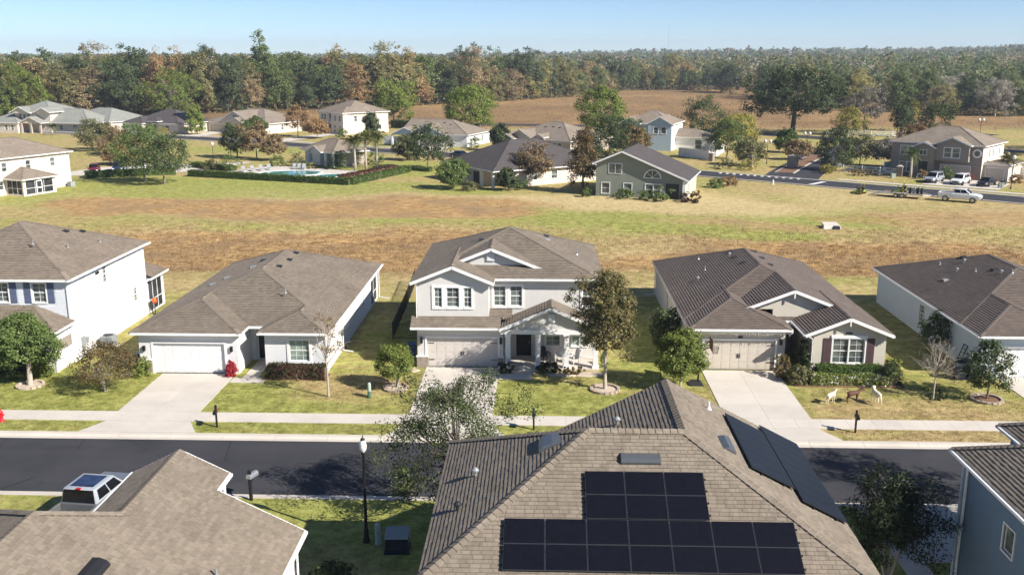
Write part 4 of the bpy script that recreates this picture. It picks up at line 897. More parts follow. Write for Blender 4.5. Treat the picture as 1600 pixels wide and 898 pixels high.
m = MB(); m.box(22.6, 23.5, -1.3, -.5, 0, .8); m.build('condenser', 'steel_grey', H.r); H.finish()
# far left two-storey with gables
H = bhouse('far two-storey house with grey gables and a long side roof', (-146.5, 266), -13, 'sh_grey', 'stucco_cream')
H.vol([(0, 0), (11.5, 0), (11.5, 12), (0, 12)], 0, 5.6, None, {0: win_row((1.2, 2.6, 4.0), 3.5, 5.0, 1.0) + win_row((6.5,), 3.4, 4.6, 1.4)})
H.vol([(11.5, .5), (22, .5), (22, 12), (11.5, 12)], 0, 2.7, None, {0: win_row((2.2, 6.6), .8, 2.2, 1.2)})
H.hip(-.5, 12, -.5, 12.5, 5.65, .42, 'x', 'h', 'h'); H.hip(-.6, 6.2, -1.6, 6, 5.4, .48, 'y', 'g', 'g'); H.hip(7.2, 12.3, -1.2, 6, 5.6, .5, 'y', 'g', 'g'); H.hip(10.5, 24, -.4, 12.5, 2.75, .55, 'x', 'g', 'h')
H.hip(3.5, 11, -3.2, 2, 2.8, .45, 'y', 'g', 'g'); H.hip(-8, 4, -4, 8, 2.8, .4, 'x', 'h', 'h'); H.vol([(-7.6, -3.6), (3.6, -3.6), (3.6, 6), (-7.6, 6)], 0, 2.7, None, {0: win_row((7, 9), .8, 2.2)})
for x in (4.2, 7.3, 10.3): m = MB(); m.box(x - .25, x + .25, -3.0, -2.5, 0, 2.8); H.part(m, 'porch_column', 'stucco_tan')
H.finish()
# grey-green hip roof
H = bhouse('far single-storey house with pale grey-green hip roof', (-138.5, 275.3), -27, 'sh_grey', 'stucco_cream')
H.vol([(0, 0), (20.5, 0), (20.5, 15), (0, 15)], 0, 2.7, None, {0: [('g', .8, 5.6, 0, 2.1, {}), ('o', 7.5, 12.5, 0, 2.3)] + win_row((15,), .8, 2.2, 1.4), 1: win_row((5,), .8, 2.2)})
H.hip(-.5, 21, -.5, 15.5, 2.75, .42, 'x', 'h', 'h'); H.hip(-.6, 7, -3.5, 6, 2.76, .5, 'y', 'g', 'g'); H.vol([(-.2, -3.1), (6.6, -3.1), (6.6, 0), (-.2, 0)], 0, 2.7, None, {0: [('g', .9, 5.7, 0, 2.1, {})]}); H.finish()
# solar house
H = bhouse('far single-storey house with blue-black solar panels on its hip roof', (-114.3, 266), -22, 'sh_char', 'stucco_cream')
H.vol([(0, 0), (17, 0), (17, 14), (0, 14)], 0, 2.7, None, {0: [('g', 1, 5.8, 0, 2.1, {}), ('d', 8.2, 9.4, 0, 2.2)] + win_row((12.5,), .8, 2.2, 1.4), 1: win_row((4, 9), .8, 2.2)})
r = H.hip(-.5, 17.5, -.5, 14.5, 2.75, .45, 'x', 'h', 'h'); H.hip(-.6, 7.2, -3, 6, 2.76, .42, 'y', 'h', 'g'); H.hip(6.2, 11.2, -1.6, 4, 3.3, .35, 'y', 'h', 'g'); H.vol([(-.2, -2.6), (6.8, -2.6), (6.8, 0), (-.2, 0)], 0, 2.7, None, {0: [('g', 1, 5.8, 0, 2.1, {})]})
H.finish(); solar_array(H, r['R'], 11, 14, 9, 12.5, 2, 2)
solar_array(H, [p for p in H.planes if p.n.x > .3 and abs(p.n.y) < .05][0], 16.9, 12.2, 3.6, 10.8, 5, 3)
# beige gabled house
H = bhouse('far beige single-storey house with stacked front gables', (-94.5, 270.8), -29, 'sh_tan', 'stucco_cream')
H.vol([(0, 0), (22.5, 0), (22.5, 17), (0, 17)], 0, 2.7, None, {0: [('g', 1.5, 7, 0, 2.1, dict(mat='door_tan')), ('o', 11.8, 17.2, 0, 2.3)] + win_row((19,), .8, 2.2, 1.2), 1: win_row((6, 11), .8, 2.2)})
H.hip(-.5, 23, -.5, 17.5, 2.75, .38, 'x', 'h', 'h'); H.hip(6, 18.8, -1.6, 8, 2.78, .5, 'y', 'g', 'g'); H.hip(11.3, 18.3, -3.6, 3, 2.76, .48, 'y', 'g', 'g')
for x in (11.6, 18): m = MB(); m.box(x - .2, x + .2, -3.3, -2.9, 0, 2.7); H.part(m, 'porch_column', 'trim')
m = MB(); m.box(11.6, 13.2, -1.25, -1.15, 4.0, 5.0); w_ = H.part(m, 'gable_window', 'trim'); m = MB(); m.box(11.75, 12.35, -1.28, -1.25, 4.1, 4.9); m.box(12.45, 13.05, -1.28, -1.25, 4.1, 4.9); m.build('pane', 'glass', w_); H.finish()
# two-storey with balcony
H = bhouse('far beige two-storey house with a recessed balcony', (-62.5, 270.5), -47, 'sh_tan', 'stucco_tan')
H.vol([(0, 0), (15, 0), (15, 13), (0, 13)], 0, 5.7, 'stucco_cream', {0: win_row((1.2, 2.6), 3.4, 5.0, 1.2) + [('o', 5.4, 8.2, 3.0, 5.2), ('o', 5.2, 8.4, 0, 2.4)] + win_row((9.8,), 3.4, 5.0, 1.2) + win_row((9.9,), .5, 2.4, 1.5), 1: win_row((2.0, 7.6), 3.4, 4.9, .9) + win_row((9.8,), .9, 2.2)})
H.hip(-.5, 15.5, -.5, 13.5, 5.75, .42, 'x', 'h', 'h'); H.hip(8.6, 15.6, -2, 7, 5.76, .4, 'y', 'h', 'g'); H.vol([(9, -1.6), (15.2, -1.6), (15.2, 0), (9, 0)], 0, 5.7, 'stucco_cream', {0: win_row((1.6, 4.0), 3.4, 5.0, 1.1) + win_row((1.4, 3.8), .5, 2.4, 1.3)})
m = MB(); m.bar((5.2, -.1, 3.9), (8.5, -.1, 3.9), .08, .08); m.bar((5.2, -.1, 3.05), (8.5, -.1, 3.05), .08, .08)
for i in range(12): m.bar((5.3 + i * .28, -.1, 3.05), (5.3 + i * .28, -.1, 3.9), .04, .04)
H.part(m, 'balcony_rail', 'trim'); H.finish()
# pool house
H = bhouse('small white pool house with grey gabled roof beside the pool', (-47.0, 189.8), -46, 'sh_tan', 'stucco_pale', 'pool_house')
H.vol([(0, 0), (5.5, 0), (5.5, 7), (0, 7)], 0, 2.8, None, {0: [('d', 1.6, 2.7, 0, 2.2, dict(mat='steel_grey'))], 1: []})
H.vol([(5.5, 2), (10.5, 2), (10.5, 7), (5.5, 7)], 0, 2.8, 'stucco_tan', {0: [('o', 1.0, 3.2, 0, 2.2)]})
H.hip(-.7, 11.4, -.8, 7.7, 2.85, .5, 'x', 'h', 'h'); H.hip(3.2, 8.2, -1.4, 4, 2.86, .45, 'y', 'g', 'g')
for x in (8.0, 10.6): m = MB(); m.box(x - .2, x + .2, -.4, 0, 0, 2.8); H.part(m, 'porch_column', 'trim')
H.finish()
# blue-white gabled single storey
H = bhouse('pale blue single-storey house with grey gables behind the round oak', (-33.6, 229.8), -19, 'sh_tan', 'stucco_pale')
H.vol([(0, 0), (17, 0), (17, 14), (0, 14)], 0, 2.8, None, {0: [('o', .6, 3.4, 0, 2.3), ('g', 5.2, 10, 0, 2.1, dict(mat='door_tan')), ('g', 11, 13.6, 0, 2.1, dict(mat='door_tan', cols=2))], 1: win_row((4, 9), .8, 2.2)})
H.gmat = 'wall_blue_b'; H.hip(-.5, 17.5, -.4, 14.5, 2.85, .4, 'x', 'g', 'h'); H.hip(2.2, 12.4, -2.0, 8, 2.87, .45, 'y', 'g', 'g'); H.hip(-1.2, 6.2, -3.4, 5, 2.86, .45, 'y', 'g', 'g')
for x in (-.9, 5.9): m = MB(); m.box(x - .2, x + .2, -3.1, -2.7, 0, 2.8); H.part(m, 'porch_column', 'trim')
m = MB(); m.box(6.6, 8, -1.65, -1.55, 3.9, 4.7); w_ = H.part(m, 'gable_window', 'trim'); m = MB(); m.box(6.75, 7.85, -1.68, -1.65, 4.0, 4.6); m.build('pane', 'glass', w_)
for x, y in ((7, 5), (9, 5.2), (11, 4.4), (13, 6)): H.vent(H.planes[0], x, y, 'box')
H.finish()
# stone entry single storey
H = bhouse('tan single-storey house with an arched stone entry', (-8.6, 219.6), -38, 'sh_tan', 'stucco_tan')
H.vol([(0, 0), (18.5, 0), (18.5, 15), (0, 15)], 0, 2.8, None, {0: [('g', 1.0, 4.6, 0, 2.1, dict(mat='door_tan')), ('g', 5.4, 8.2, 0, 2.1, dict(mat='door_tan', cols=2)), ('d', 9.8, 11.4, 0, 2.5)] + win_row((13.6, 15.0), .8, 2.3, 1.2), 1: win_row((4, 9), .8, 2.2)})
H.hip(-.5, 19, -.5, 15.5, 2.85, .42, 'x', 'h', 'h'); H.hip(1.5, 9.5, -1.5, 7, 2.87, .5, 'y', 'g', 'g'); H.hip(-.6, 5, -3.0, 5, 2.86, .48, 'y', 'g', 'g'); H.hip(9.2, 12.2, -1.3, 4, 3.4, .5, 'y', 'g', 'g')
for x in (9.6, 11.7): m = MB(); m.box(x - .3, x + .3, -.9, -.1, 0, 3.4); H.part(m, 'entry_pier', 'stone')
for x, y in ((8, 5), (10, 5.2), (12, 5.0)): H.vent(H.planes[0], x, y, 'box')
H.finish()
# dark hip roof
H = bhouse('single-storey house with dark brown hip roof and a corner porch in the field', (-16.9, 167.3), -56, 'sh_char', 'stucco_cream')
H.vol([(0, 0), (12.5, 0), (12.5, 3.2), (16.4, 3.2), (16.4, 22), (0, 22)], 0, 2.8, None, {0: win_row((3, 7), .9, 2.3, 1.3) + [('o', 9.6, 11.8, 0, 2.3)], 3: win_row((4, 8, 13), .9, 2.2, 1.1)})
H.hip(-.5, 17.1, -.6, 22.5, 2.85, .46, 'y', 'h', 'h'); m = MB(); m.box(15.9, 16.3, -.2, .2, 0, 2.8); H.part(m, 'porch_column', 'trim'); m = MB(); m.box(12.5, 12.9, -.3, .1, 0, 2.8); H.part(m, 'porch_column', 'trim'); H.finish()
# white-blue two-storey
H = bhouse('white and blue two-storey house behind the green gabled house', (18.6, 221.5), -20, 'sh_tan', 'white')
H.vol([(0, 0), (11, 0), (11, 11), (0, 11)], 0, 5.9, 'wall_blue_b', {0: win_row((6.6, 8.2), 3.8, 5.2, 1.1)})
H.wall((11.02, 0), (11.02, 11), 0, 5.9, 'white', win_row((4.4, 5.4), 3.9, 5.3, .7)); H.gmat = 'wall_blue_b'
H.hip(-.5, 11.5, -.5, 11.5, 5.95, .45, 'x', 'h', 'h'); H.hip(5.4, 11.55, -1.6, 7, 5.9, .55, 'y', 'g', 'g'); H.hip(-1, 4, -1.4, 6, 5.9, .55, 'y', 'g', 'g'); H.vol([(5.8, -1.2), (11.1, -1.2), (11.1, 0), (5.8, 0)], 0, 5.9, 'wall_blue_b', {0: win_row((1.2, 3.0), 3.8, 5.2, 1.1)})
H.hip(10.5, 19, 3, 11.4, 2.85, .4, 'x', 'g', 'h'); H.vol([(11, 3.4), (18.5, 3.4), (18.5, 11), (11, 11)], 0, 2.8, 'white', {0: win_row((4.6,), .2, 2.3, 1.5)}); H.finish()
# green gabled house
H = bhouse('grey-green gabled house with a half-round window by the road', (8.2, 146.2), -16, 'sh_char', 'wall_green')
H.wall((0, 0), (13.6, 0), 0, 2.8, 'wall_green', win_row((.9, 4.3), .5, 2.1, 1.2) + win_row((7.6, 8.8), .5, 2.1, 1.1) + [('o', 10.6, 12.6, 0, 2.3)])
H.wall((13.6, 0), (13.6, 12.5), 0, 2.8, 'wall_green_pale', win_row((2.2,), .8, 2.1, 1.2)); H.wall((13.6, 12.5), (0, 12.5), 0, 2.8); H.wall((0, 12.5), (0, 0), 0, 2.8)
H.plane([(14.2, -.6, 2.9), (14.2, 13, 2.9), (4.0, 13, 7.0), (4.0, -.6, 7.0)]); H.plane([(-.5, 13, 5.05), (-.5, -.6, 5.05), (4.0, -.6, 7.0), (4.0, 13, 7.0)]); H.cap((4, -.6, 7), (4, 13, 7), .42)
H.wmb('wall_green').poly([(0, 0, 2.8), (13.6, 0, 2.8), (13.6, 0, 3.1), (4.0, 0, 6.9), (0, 0, 5.15)]); H.wmb('wall_green').poly([(0, 12.5, 2.8), (0, 0, 2.8), (0, 0, 5.15), (0, 12.5, 5.15)])
for p, q in (((14.2, -.62, 2.78), (4.0, -.62, 6.88)), ((-.5, -.62, 4.93), (4.0, -.62, 6.88))): H.trim.bar(p, q, .06, .24)
H.fascia((14.2, -.6, 2.9), (14.2, 13, 2.9));
def flatwin(H, x0, x1, z0, z1, y=-.02):
    m = MB(); m.box(x0 - .1, x1 + .1, y - .04, y, z0 - .1, z1 + .1); w_ = H.part(m, 'window', 'trim'); xm = (x0 + x1) / 2
    for a, b in ((x0, xm - .05), (xm + .05, x1)): m = MB(); m.box(a, b, y - .05, y - .04, z0, z1); m.build('pane', 'glass', w_)
flatwin(H, 2.0, 3.9, 3.6, 5.0)
m = MB(); pts = [(8.6 + 1.35 * math.cos(t * math.pi / 8), -.06, 3.0 + 1.35 * math.sin(t * math.pi / 8)) for t in range(9)]; m.poly(pts[::-1]); w_ = H.part(m, 'half_round_window', 'trim')
m = MB(); m.poly([(8.6 + 1.15 * math.cos(t * math.pi / 8), -.075, 3.1 + 1.12 * math.sin(t * math.pi / 8)) for t in range(9)][::-1]); m.build('pane', 'glass', w_)
m = MB()
for t in (2, 4, 6): m.bar((8.6, -.08, 3.1), (8.6 + 1.15 * math.cos(t * math.pi / 8), -.08, 3.1 + 1.12 * math.sin(t * math.pi / 8)), .05, .05)
m.build('muntin', 'trim', w_); m = MB(); m.box(13.2, 13.6, -.5, -.1, 0, 2.8); H.part(m, 'porch_column', 'trim'); H.finish()
# taupe two-storey at the right
H = bhouse('taupe two-storey house with a stone entry tower and wide garage', (63.2, 176.8), -40, 'sh_tan', 'wall_taupe')
H.vol([(0, 0), (15.5, 0), (15.5, 12), (0, 12)], 0, 5.8, None, {0: win_row((1.6, 3.0), 3.6, 5.2, 1.25) + win_row((1.6, 3.0), .6, 2.3, 1.2) + [('g', 8.8, 13.7, 0, 2.2, dict(mat='door_tan', cols=8))] + win_row((9.6, 11.0), 3.6, 5.3, 1.2, )})
H.wall((15.52, 0), (15.52, 12), 0, 5.8, 'stucco_cream', win_row((3.4, 5.4, 9), 3.8, 5.0, .6)); H.gmat = 'wall_taupe'
H.hip(-.5, 16, -.5, 12.5, 5.85, .42, 'x', 'h', 'h'); H.hip(7.6, 14, -1.6, 7, 5.86, .42, 'y', 'g', 'g'); H.vol([(8, -1.2), (13.6, -1.2), (13.6, 0), (8, 0)], 3.0, 5.8, None, {0: win_row((1.5, 2.9), .65 + 3, 5.3, 1.2)})
H.vol([(4.4, -1.6), (8.0, -1.6), (8.0, .5), (4.4, .5)], 0, 5.2, 'stone', {0: [('d', .9, 2.7, 0, 2.9, dict(mat='dark'))]}); H.hip(4.0, 8.4, -2.0, 3, 5.25, .42, 'y', 'g', 'g'); flatwin(H, 5.6, 6.7, 3.9, 4.7, -1.62)
H.vol([(15.5, 1.2), (19.5, 1.2), (19.5, 9), (15.5, 9)], 0, 2.8, 'stucco_cream', {0: [('g', .5, 3.3, 0, 2.1, dict(mat='door_tan', cols=2))]}); H.hip(15, 20, .8, 9.4, 2.82, .2, 'y', 'h', 'h')
m = MB(); m.lathe([(.75, 0), (.75, .08), (.5, .09)], (0, 0, 0), 14); o = m.build('oval_window', ['trim'], H.r); o.rotation_euler = (R(90), 0, 0); o.location = (14.6, -.02, 4.5)
m = MB(); m.lathe([(.5, .09), (.01, .1)], (0, 0, 0), 14); o2 = m.build('pane', 'glass', o); H.finish()

# ---------------------------------------------------------------- vegetation
def quad_mesh(name, Q, mats, mi=None):
    """Q: (n,4,3) array of leaf quads"""
    n = len(Q); me = bpy.data.meshes.new(name)
    me.vertices.add(n * 4); me.vertices.foreach_set("co", Q.reshape(-1).astype(np.float32))
    me.loops.add(n * 4); me.loops.foreach_set("vertex_index", np.arange(n * 4, dtype=np.int32))
    me.polygons.add(n); me.polygons.foreach_set("loop_start", np.arange(0, n * 4, 4, dtype=np.int32))
    for m in (mats if isinstance(mats, (list, tuple)) else [mats]): me.materials.append(M[m])
    if mi is not None: me.polygons.foreach_set("material_index", np.asarray(mi, dtype=np.int32))
    me.update(calc_edges=True); return me
def unit(a): return a / (np.linalg.norm(a, axis=-1, keepdims=True) + 1e-9)
def leaf_quads(rg, C, N, size, ratio=.55, var=.35):
    n = len(C); N = unit(N + rg.normal(0, .55, (n, 3))); t = unit(np.cross(N, rg.normal(0, 1, (n, 3)))); b = np.cross(N, t)
    s = (size * (1 + var * rg.uniform(-1, 1, n)))[:, None]
    a = t * s; d = b * s * ratio; droop = N * s * .18
    return np.stack([C + a - droop, C + d, C - a - droop, C - d], 1)
def crown_pts(seed, rad, cz, nclump, per, clump_r, shell=.55, lump=.22, flat=0.0, gaps=0.0):
    rg = np.random.default_rng(seed); rad = np.array(rad, float)
    d = unit(rg.normal(0, 1, (nclump, 3))); d[:, 2] = np.where(d[:, 2] < -.8, -d[:, 2], d[:, 2])
    ph = rg.uniform(0, 6.28, (4, 3)); fr = rg.uniform(1.2, 3.4, (4, 3)); amp = np.zeros(nclump)
    for k in range(4): amp += np.sin((d * fr[k] + ph[k]).sum(1) * 1.6)
    r = (shell + (1 - shell) * rg.uniform(0, 1, nclump) ** .5) * (1 + lump * amp / 2)
    c = d * r[:, None] * rad; c[:, 2] += cz
    if gaps: keep = rg.uniform(0, 1, nclump) > gaps; c = c[keep]; d = d[keep]
    L = np.repeat(c, per, 0); cr = np.repeat(rg.uniform(.6, 1.3, len(c)), per)[:, None]
    off = rg.normal(0, 1, L.shape); off = unit(off) * (rg.uniform(0, 1, (len(L), 1)) ** .45) * clump_r * cr; off[:, 2] *= .75
    P = L + off; N = unit(unit(off) * .6 + np.repeat(d, per, 0) * .6 + np.array([0, 0, .45]))
    return rg, P, N, c
def trunk_mb(h, r, cz, cl, rg, nlimb=6, lean=.1, n=8, multi=1, twig=0):
    mb = MB()
    for k in range(multi):
        a = rg.uniform(0, 6.28); sp = (0 if multi == 1 else r * 1.5); bx, by = sp * math.cos(a), sp * math.sin(a)
        lx, ly = (lean * rg.normal() * h * .3 for _ in range(2)) if multi == 1 else (math.cos(a) * h * .18, math.sin(a) * h * .18)
        top = Vector((bx + lx, by + ly, cz)); pts = [Vector((bx, by, -.1)), Vector((bx, by, .12)), Vector((bx + lx * .3, by + ly * .25, cz * .45)), top]
        mb.tube(pts, [r * 1.5, r, r * .8, r * .5], n)
        sel_ = cl[rg.permutation(len(cl))[:nlimb]] if len(cl) else []
        for q in sel_:
            q = Vector(q.tolist()); s0 = pts[2].lerp(top, rg.uniform(.2, .95)); mid = s0.lerp(q, .5) + Vector((0, 0, -.06 * h * rg.uniform(.2, 1)))
            rr = r * rg.uniform(.28, .45); mb.tube([s0, mid, q], [rr, rr * .65, rr * .2], 5)
            for t in range(twig):
                e = q + Vector((rg.normal(), rg.normal(), abs(rg.normal()) * .7)) * (h * .09); b0 = mid.lerp(q, rg.uniform(.2, 1)); mb.tube([b0, b0.lerp(e, .5) + Vector((0, 0, .02 * h)), e], [rr * .35, rr * .22, rr * .08], 4)
    return mb
def tree(name, label, loc, h, rad, mat, nclump=60, per=40, leaf=.12, clump_r=.35, trunk_r=.1, seed=1, cz=None, bark='bark', cat='tree', group=None, nlimb=8, shell=.55, lump=.22, gaps=0, multi=1, rot=0, twig=0, ratio=.55, lean=.1):
    cz = cz if cz is not None else h - rad[2] * .95
    rg, P, N, cl = crown_pts(seed, rad, cz, nclump, per, clump_r, shell, lump, 0, gaps)
    r = root(name, label, cat, loc, rot, group)
    me = quad_mesh('crown', leaf_quads(rg, P, N, leaf, ratio), mat); o = bpy.data.objects.new('crown', me); COL.objects.link(o); o.parent = r
    trunk_mb(h, trunk_r, cz, cl, rg, nlimb, lean, 8, multi, twig).build('trunk', bark, r, True)
    return r
def shrub(name, label, loc, rad, mat, n=900, leaf=.07, seed=1, cat='shrub', group=None, extra=None, flat=False):
    rg = np.random.default_rng(seed); nc = max(10, n // 28)
    _, P, N, _c = crown_pts(seed, rad, rad[2] * .75, nc, 28, min(rad) * .38, .5, .2)
    P[:, 2] = np.abs(P[:, 2]) + .02
    Q = leaf_quads(rg, P, N, leaf); mats = [mat]; mi = np.zeros(len(Q), int)
    if extra: mats.append(extra[0]); mi = (rg.uniform(0, 1, len(Q)) < extra[1]).astype(int)
    o = bpy.data.objects.new(name, quad_mesh(name, Q, mats, mi)); COL.objects.link(o); o.location = loc; return tag(o, label, cat, group)
def hedge(name, label, pts, wd, ht, mat, leaf=.09, dens=260, seed=1, z=0, cat='hedge', group=None, core='leaf_dark', extra=None):
    rg = np.random.default_rng(seed); P = []; N = []; mb = MB(); o0 = Vector((pts[0][0], pts[0][1], 0))
    for a, b in zip(pts[:-1], pts[1:]):
        a = np.array(a, float); b = np.array(b, float); L = np.linalg.norm(b - a); d = (b - a) / L; nn = np.array([-d[1], d[0]])
        k = int(dens * L * (wd + 2 * ht)); t = rg.uniform(0, L, k); s = rg.uniform(-(wd / 2 + ht), wd / 2 + ht, k)
        side = np.abs(s) > wd / 2; off = np.where(side, np.sign(s) * wd / 2, s); zz = np.where(side, ht - (np.abs(s) - wd / 2), ht)
        bulge = .5 * np.sin(t * 2.1) * .1 + rg.normal(0, .045, k); zz2 = zz + np.where(side, 0, bulge); off2 = off + np.where(side, np.sign(s) * bulge, 0)
        P.append(np.stack([a[0] + d[0] * t + nn[0] * off2, a[1] + d[1] * t + nn[1] * off2, np.maximum(zz2, .03)], 1))
        N.append(np.stack([np.where(side, nn[0] * np.sign(s), 0), np.where(side, nn[1] * np.sign(s), 0), np.where(side, .3, 1)], 1))
        w2 = wd / 2 - .06; A, B = a - d * .0, b + d * .0
        mb.hexa([(*(A - nn * w2), 0), (*(B - nn * w2), 0), (*(B + nn * w2), 0), (*(A + nn * w2), 0), (*(A - nn * w2), ht - .07), (*(B - nn * w2), ht - .07), (*(B + nn * w2), ht - .07), (*(A + nn * w2), ht - .07)])
    P = np.concatenate(P); N = np.concatenate(N); Q = leaf_quads(rg, P, N, leaf) - np.array([o0.x, o0.y, 0])
    mats = [mat]; mi = np.zeros(len(Q), int)
    if extra: mats.append(extra[0]); mi = (rg.uniform(0, 1, len(Q)) < extra[1]).astype(int)
    r = root(name, label, cat, (o0.x, o0.y, z), 0, group, world=True)
    o = bpy.data.objects.new('foliage', quad_mesh('foliage', Q, mats, mi)); COL.objects.link(o); o.parent = r
    mb.build('light_block_core', core, r, org=(o0.x, o0.y, 0)); return r  # added solid inner box, stops light passing through the hedge leaves
def palm(name, label, loc, h, fr, mat='leaf_olive', nf=34, seed=1, group=None, tr=.22, cat='palm'):
    rg = np.random.default_rng(seed); r = root(name, label, cat, loc, 0, group)
    t = MB(); t.tube([(0, 0, -.1), (.03, .02, h * .3), (-.03, .04, h * .7), (0, 0, h)], [tr * 1.3, tr, tr * .95, tr * 1.1], 9); t.build('trunk', 'bark_pale', r, True)
    Q = []
    for i in range(nf):
        a = rg.uniform(0, 6.28); el = rg.uniform(-.5, 1.3); L = fr * rg.uniform(.8, 1.1); d = np.array([math.cos(a) * math.cos(el), math.sin(a) * math.cos(el), math.sin(el)]); s = np.array([-math.sin(a), math.cos(a), 0])
        ns = 13
        for k in range(1, ns + 1):
            f = k / ns; p = np.array([0, 0, h]) + d * L * f + np.array([0, 0, -.45 * L * f * f]); ll = L * (.34 if f < .85 else .2) * (1.1 - .4 * f)
            for sg in (-1, 1):
                tip = p + (s * sg * .8 + d * .6) * ll + np.array([0, 0, -.25 * ll]); wv = d * L * .06
                Q.append([p - wv, (p + tip) / 2 - wv * .8 + [0, 0, .02], tip, (p + tip) / 2 + wv * .8])
    o = bpy.data.objects.new('fronds', quad_mesh('fronds', np.array(Q), mat)); COL.objects.link(o); o.parent = r; return r
def ring(label, loc, rad, mat='stone_ring', fill='mulch', group='stone rings round the yard trees'):
    r = root('tree_ring', label, 'tree ring', loc, 0, None); m = MB(); m.lathe([(rad, 0), (rad * .75, .06), (.01, .09)], (0, 0, 0), 18); m.build('mulch_bed', fill, r); n = int(rad * 2 * math.pi / .3)
    for i in range(n):
        a = 2 * math.pi * i / n; m = MB(); c, s = math.cos(a), math.sin(a); w2 = rad * math.pi / n * .92; R0, R1 = rad - .06, rad + .12; hh = .13 + .02 * rnd.random()
        m.hexa([(R0 * c + s * w2, R0 * s - c * w2, 0), (R1 * c + s * w2, R1 * s - c * w2, 0), (R1 * c - s * w2, R1 * s + c * w2, 0), (R0 * c - s * w2, R0 * s + c * w2, 0), (R0 * c + s * w2, R0 * s - c * w2, hh), (R1 * c + s * w2, R1 * s - c * w2, hh), (R1 * c - s * w2, R1 * s + c * w2, hh), (R0 * c - s * w2, R0 * s + c * w2, hh)]); m.build('ring_block', mat, r)
    return r
# front yard trees
tree('yard_tree', 'dense round-headed green tree before the white two-storey house', (-33.3, 58.4, 0), 4.7, (2.05, 2.0, 1.75), 'leaf_mid', 195, 81, 0.082, .5, .19, 11, bark='bark_pale', nlimb=9)
ring('ring of pale stones under the dense green tree by the white house', (-33.3, 58.4, 0), .75, 'mulch_pale', 'mulch_pale')
tree('crepe_myrtle', 'wide multi-stem shrub tree turning brown beside the first driveway', (-27.9, 57.5, 0), 3.3, (2.0, 1.7, 1.35), 'leaf_mix', 142, 57, 0.058, .5, .045, 12, cz=1.75, bark='bark_pale', nlimb=7, multi=6, gaps=.15, twig=2)
tree('young_tree', 'thin young tree with sparse brown leaves before the pale single-storey house', (-13.4, 57.0, 0), 5.7, (.95, .9, 1.9), 'leaf_brown', 40, 20, 0.061, .3, .075, 13, cz=3.9, bark='bark_pale', nlimb=24, gaps=.1, twig=2)
tree('yard_tree', 'small bright green round tree beside the middle driveway', (-9.35, 58.6, 0), 2.85, (1.15, 1.15, 1.05), 'leaf_round', 165, 74, 0.058, .32, .055, 14, cz=1.85, bark='bark_pale', multi=3, nlimb=5, lump=.12, shell=.62)
ring('pale stone ring under the small bright green round tree', (-9.35, 58.6, 0), .7, 'stone_ring', 'mulch_pale')
tree('yard_tree', 'tall oval tree turning rusty brown before the columned porch', (4.15, 58.8, 0), 8.3, (1.95, 1.9, 3.1), 'leaf_autumn', 255, 71, 0.078, .5, .12, 15, cz=4.9, bark='bark_pale', nlimb=18, shell=.45)
ring('pale stone ring under the tall rusty oval tree', (4.15, 58.8, 0), .85, 'stone_ring', 'mulch_pale')
tree('yard_tree', 'round leafy green tree beside the basketball hoop', (9.05, 59.2, 0), 3.75, (1.5, 1.5, 1.45), 'leaf_round', 210, 74, 0.068, .4, .07, 16, cz=2.2, bark='bark_pale', nlimb=7, lump=.12, shell=.62)
tree('bare_tree', 'nearly bare small tree with pale twigs at the end of the front lawns', (24.7, 57.9, 0), 3.6, (1.45, 1.4, 1.15), 'leaf_purple', 46, 3, .055, .4, .06, 17, cz=2.35, bark='bark_pale', nlimb=46, twig=5)
shrub('ground_shrub', 'low clump of greenery round the bare tree base', (24.7, 57.9, 0), (.75, .7, .35), 'leaf_dark', 500, .07, 21)
tree('magnolia', 'broad glossy dark green magnolia near the white garage door at the frame edge', (27.95, 57.7, 0), 3.6, (1.4, 1.35, 1.6), 'leaf_dark', 120, 34, 0.102, .42, .06, 18, cz=2.0, bark='bark', nlimb=7, gaps=.12, ratio=.45)
ring('pale block ring with brown mulch under the magnolia', (27.95, 57.7, 0), .85)
tree('oak_tree', 'airy wide oak leaning out over the street behind the solar roof', (-3.9, 40.9, 0), 6.7, (3.2, 2.7, 2.6), 'leaf_oak', 240, 84, .07, .66, .12, 19, cz=3.9, bark='bark_dark', nlimb=26, gaps=.12, twig=3, lump=.34, ratio=.4)
tree('crepe_myrtle', 'dark bushy tree between the solar roof and the dark blue house', (14.3, 36.0, 0), 4.5, (1.85, 1.8, 1.75), 'leaf_deep', 170, 75, .085, .55, .07, 20, cz=2.6, bark='bark_pale', nlimb=14, multi=4, lump=.38, shell=.4, ratio=.3)
tree('yard_tree', 'feathery tree beyond the right frame edge that shades the street', (25.3, 42.0, 0), 8.6, (2.4, 2.3, 2.6), 'leaf_oak', 140, 50, .11, .7, .1, 22, cz=6.0, nlimb=14, lump=.45, gaps=.1, ratio=.3)
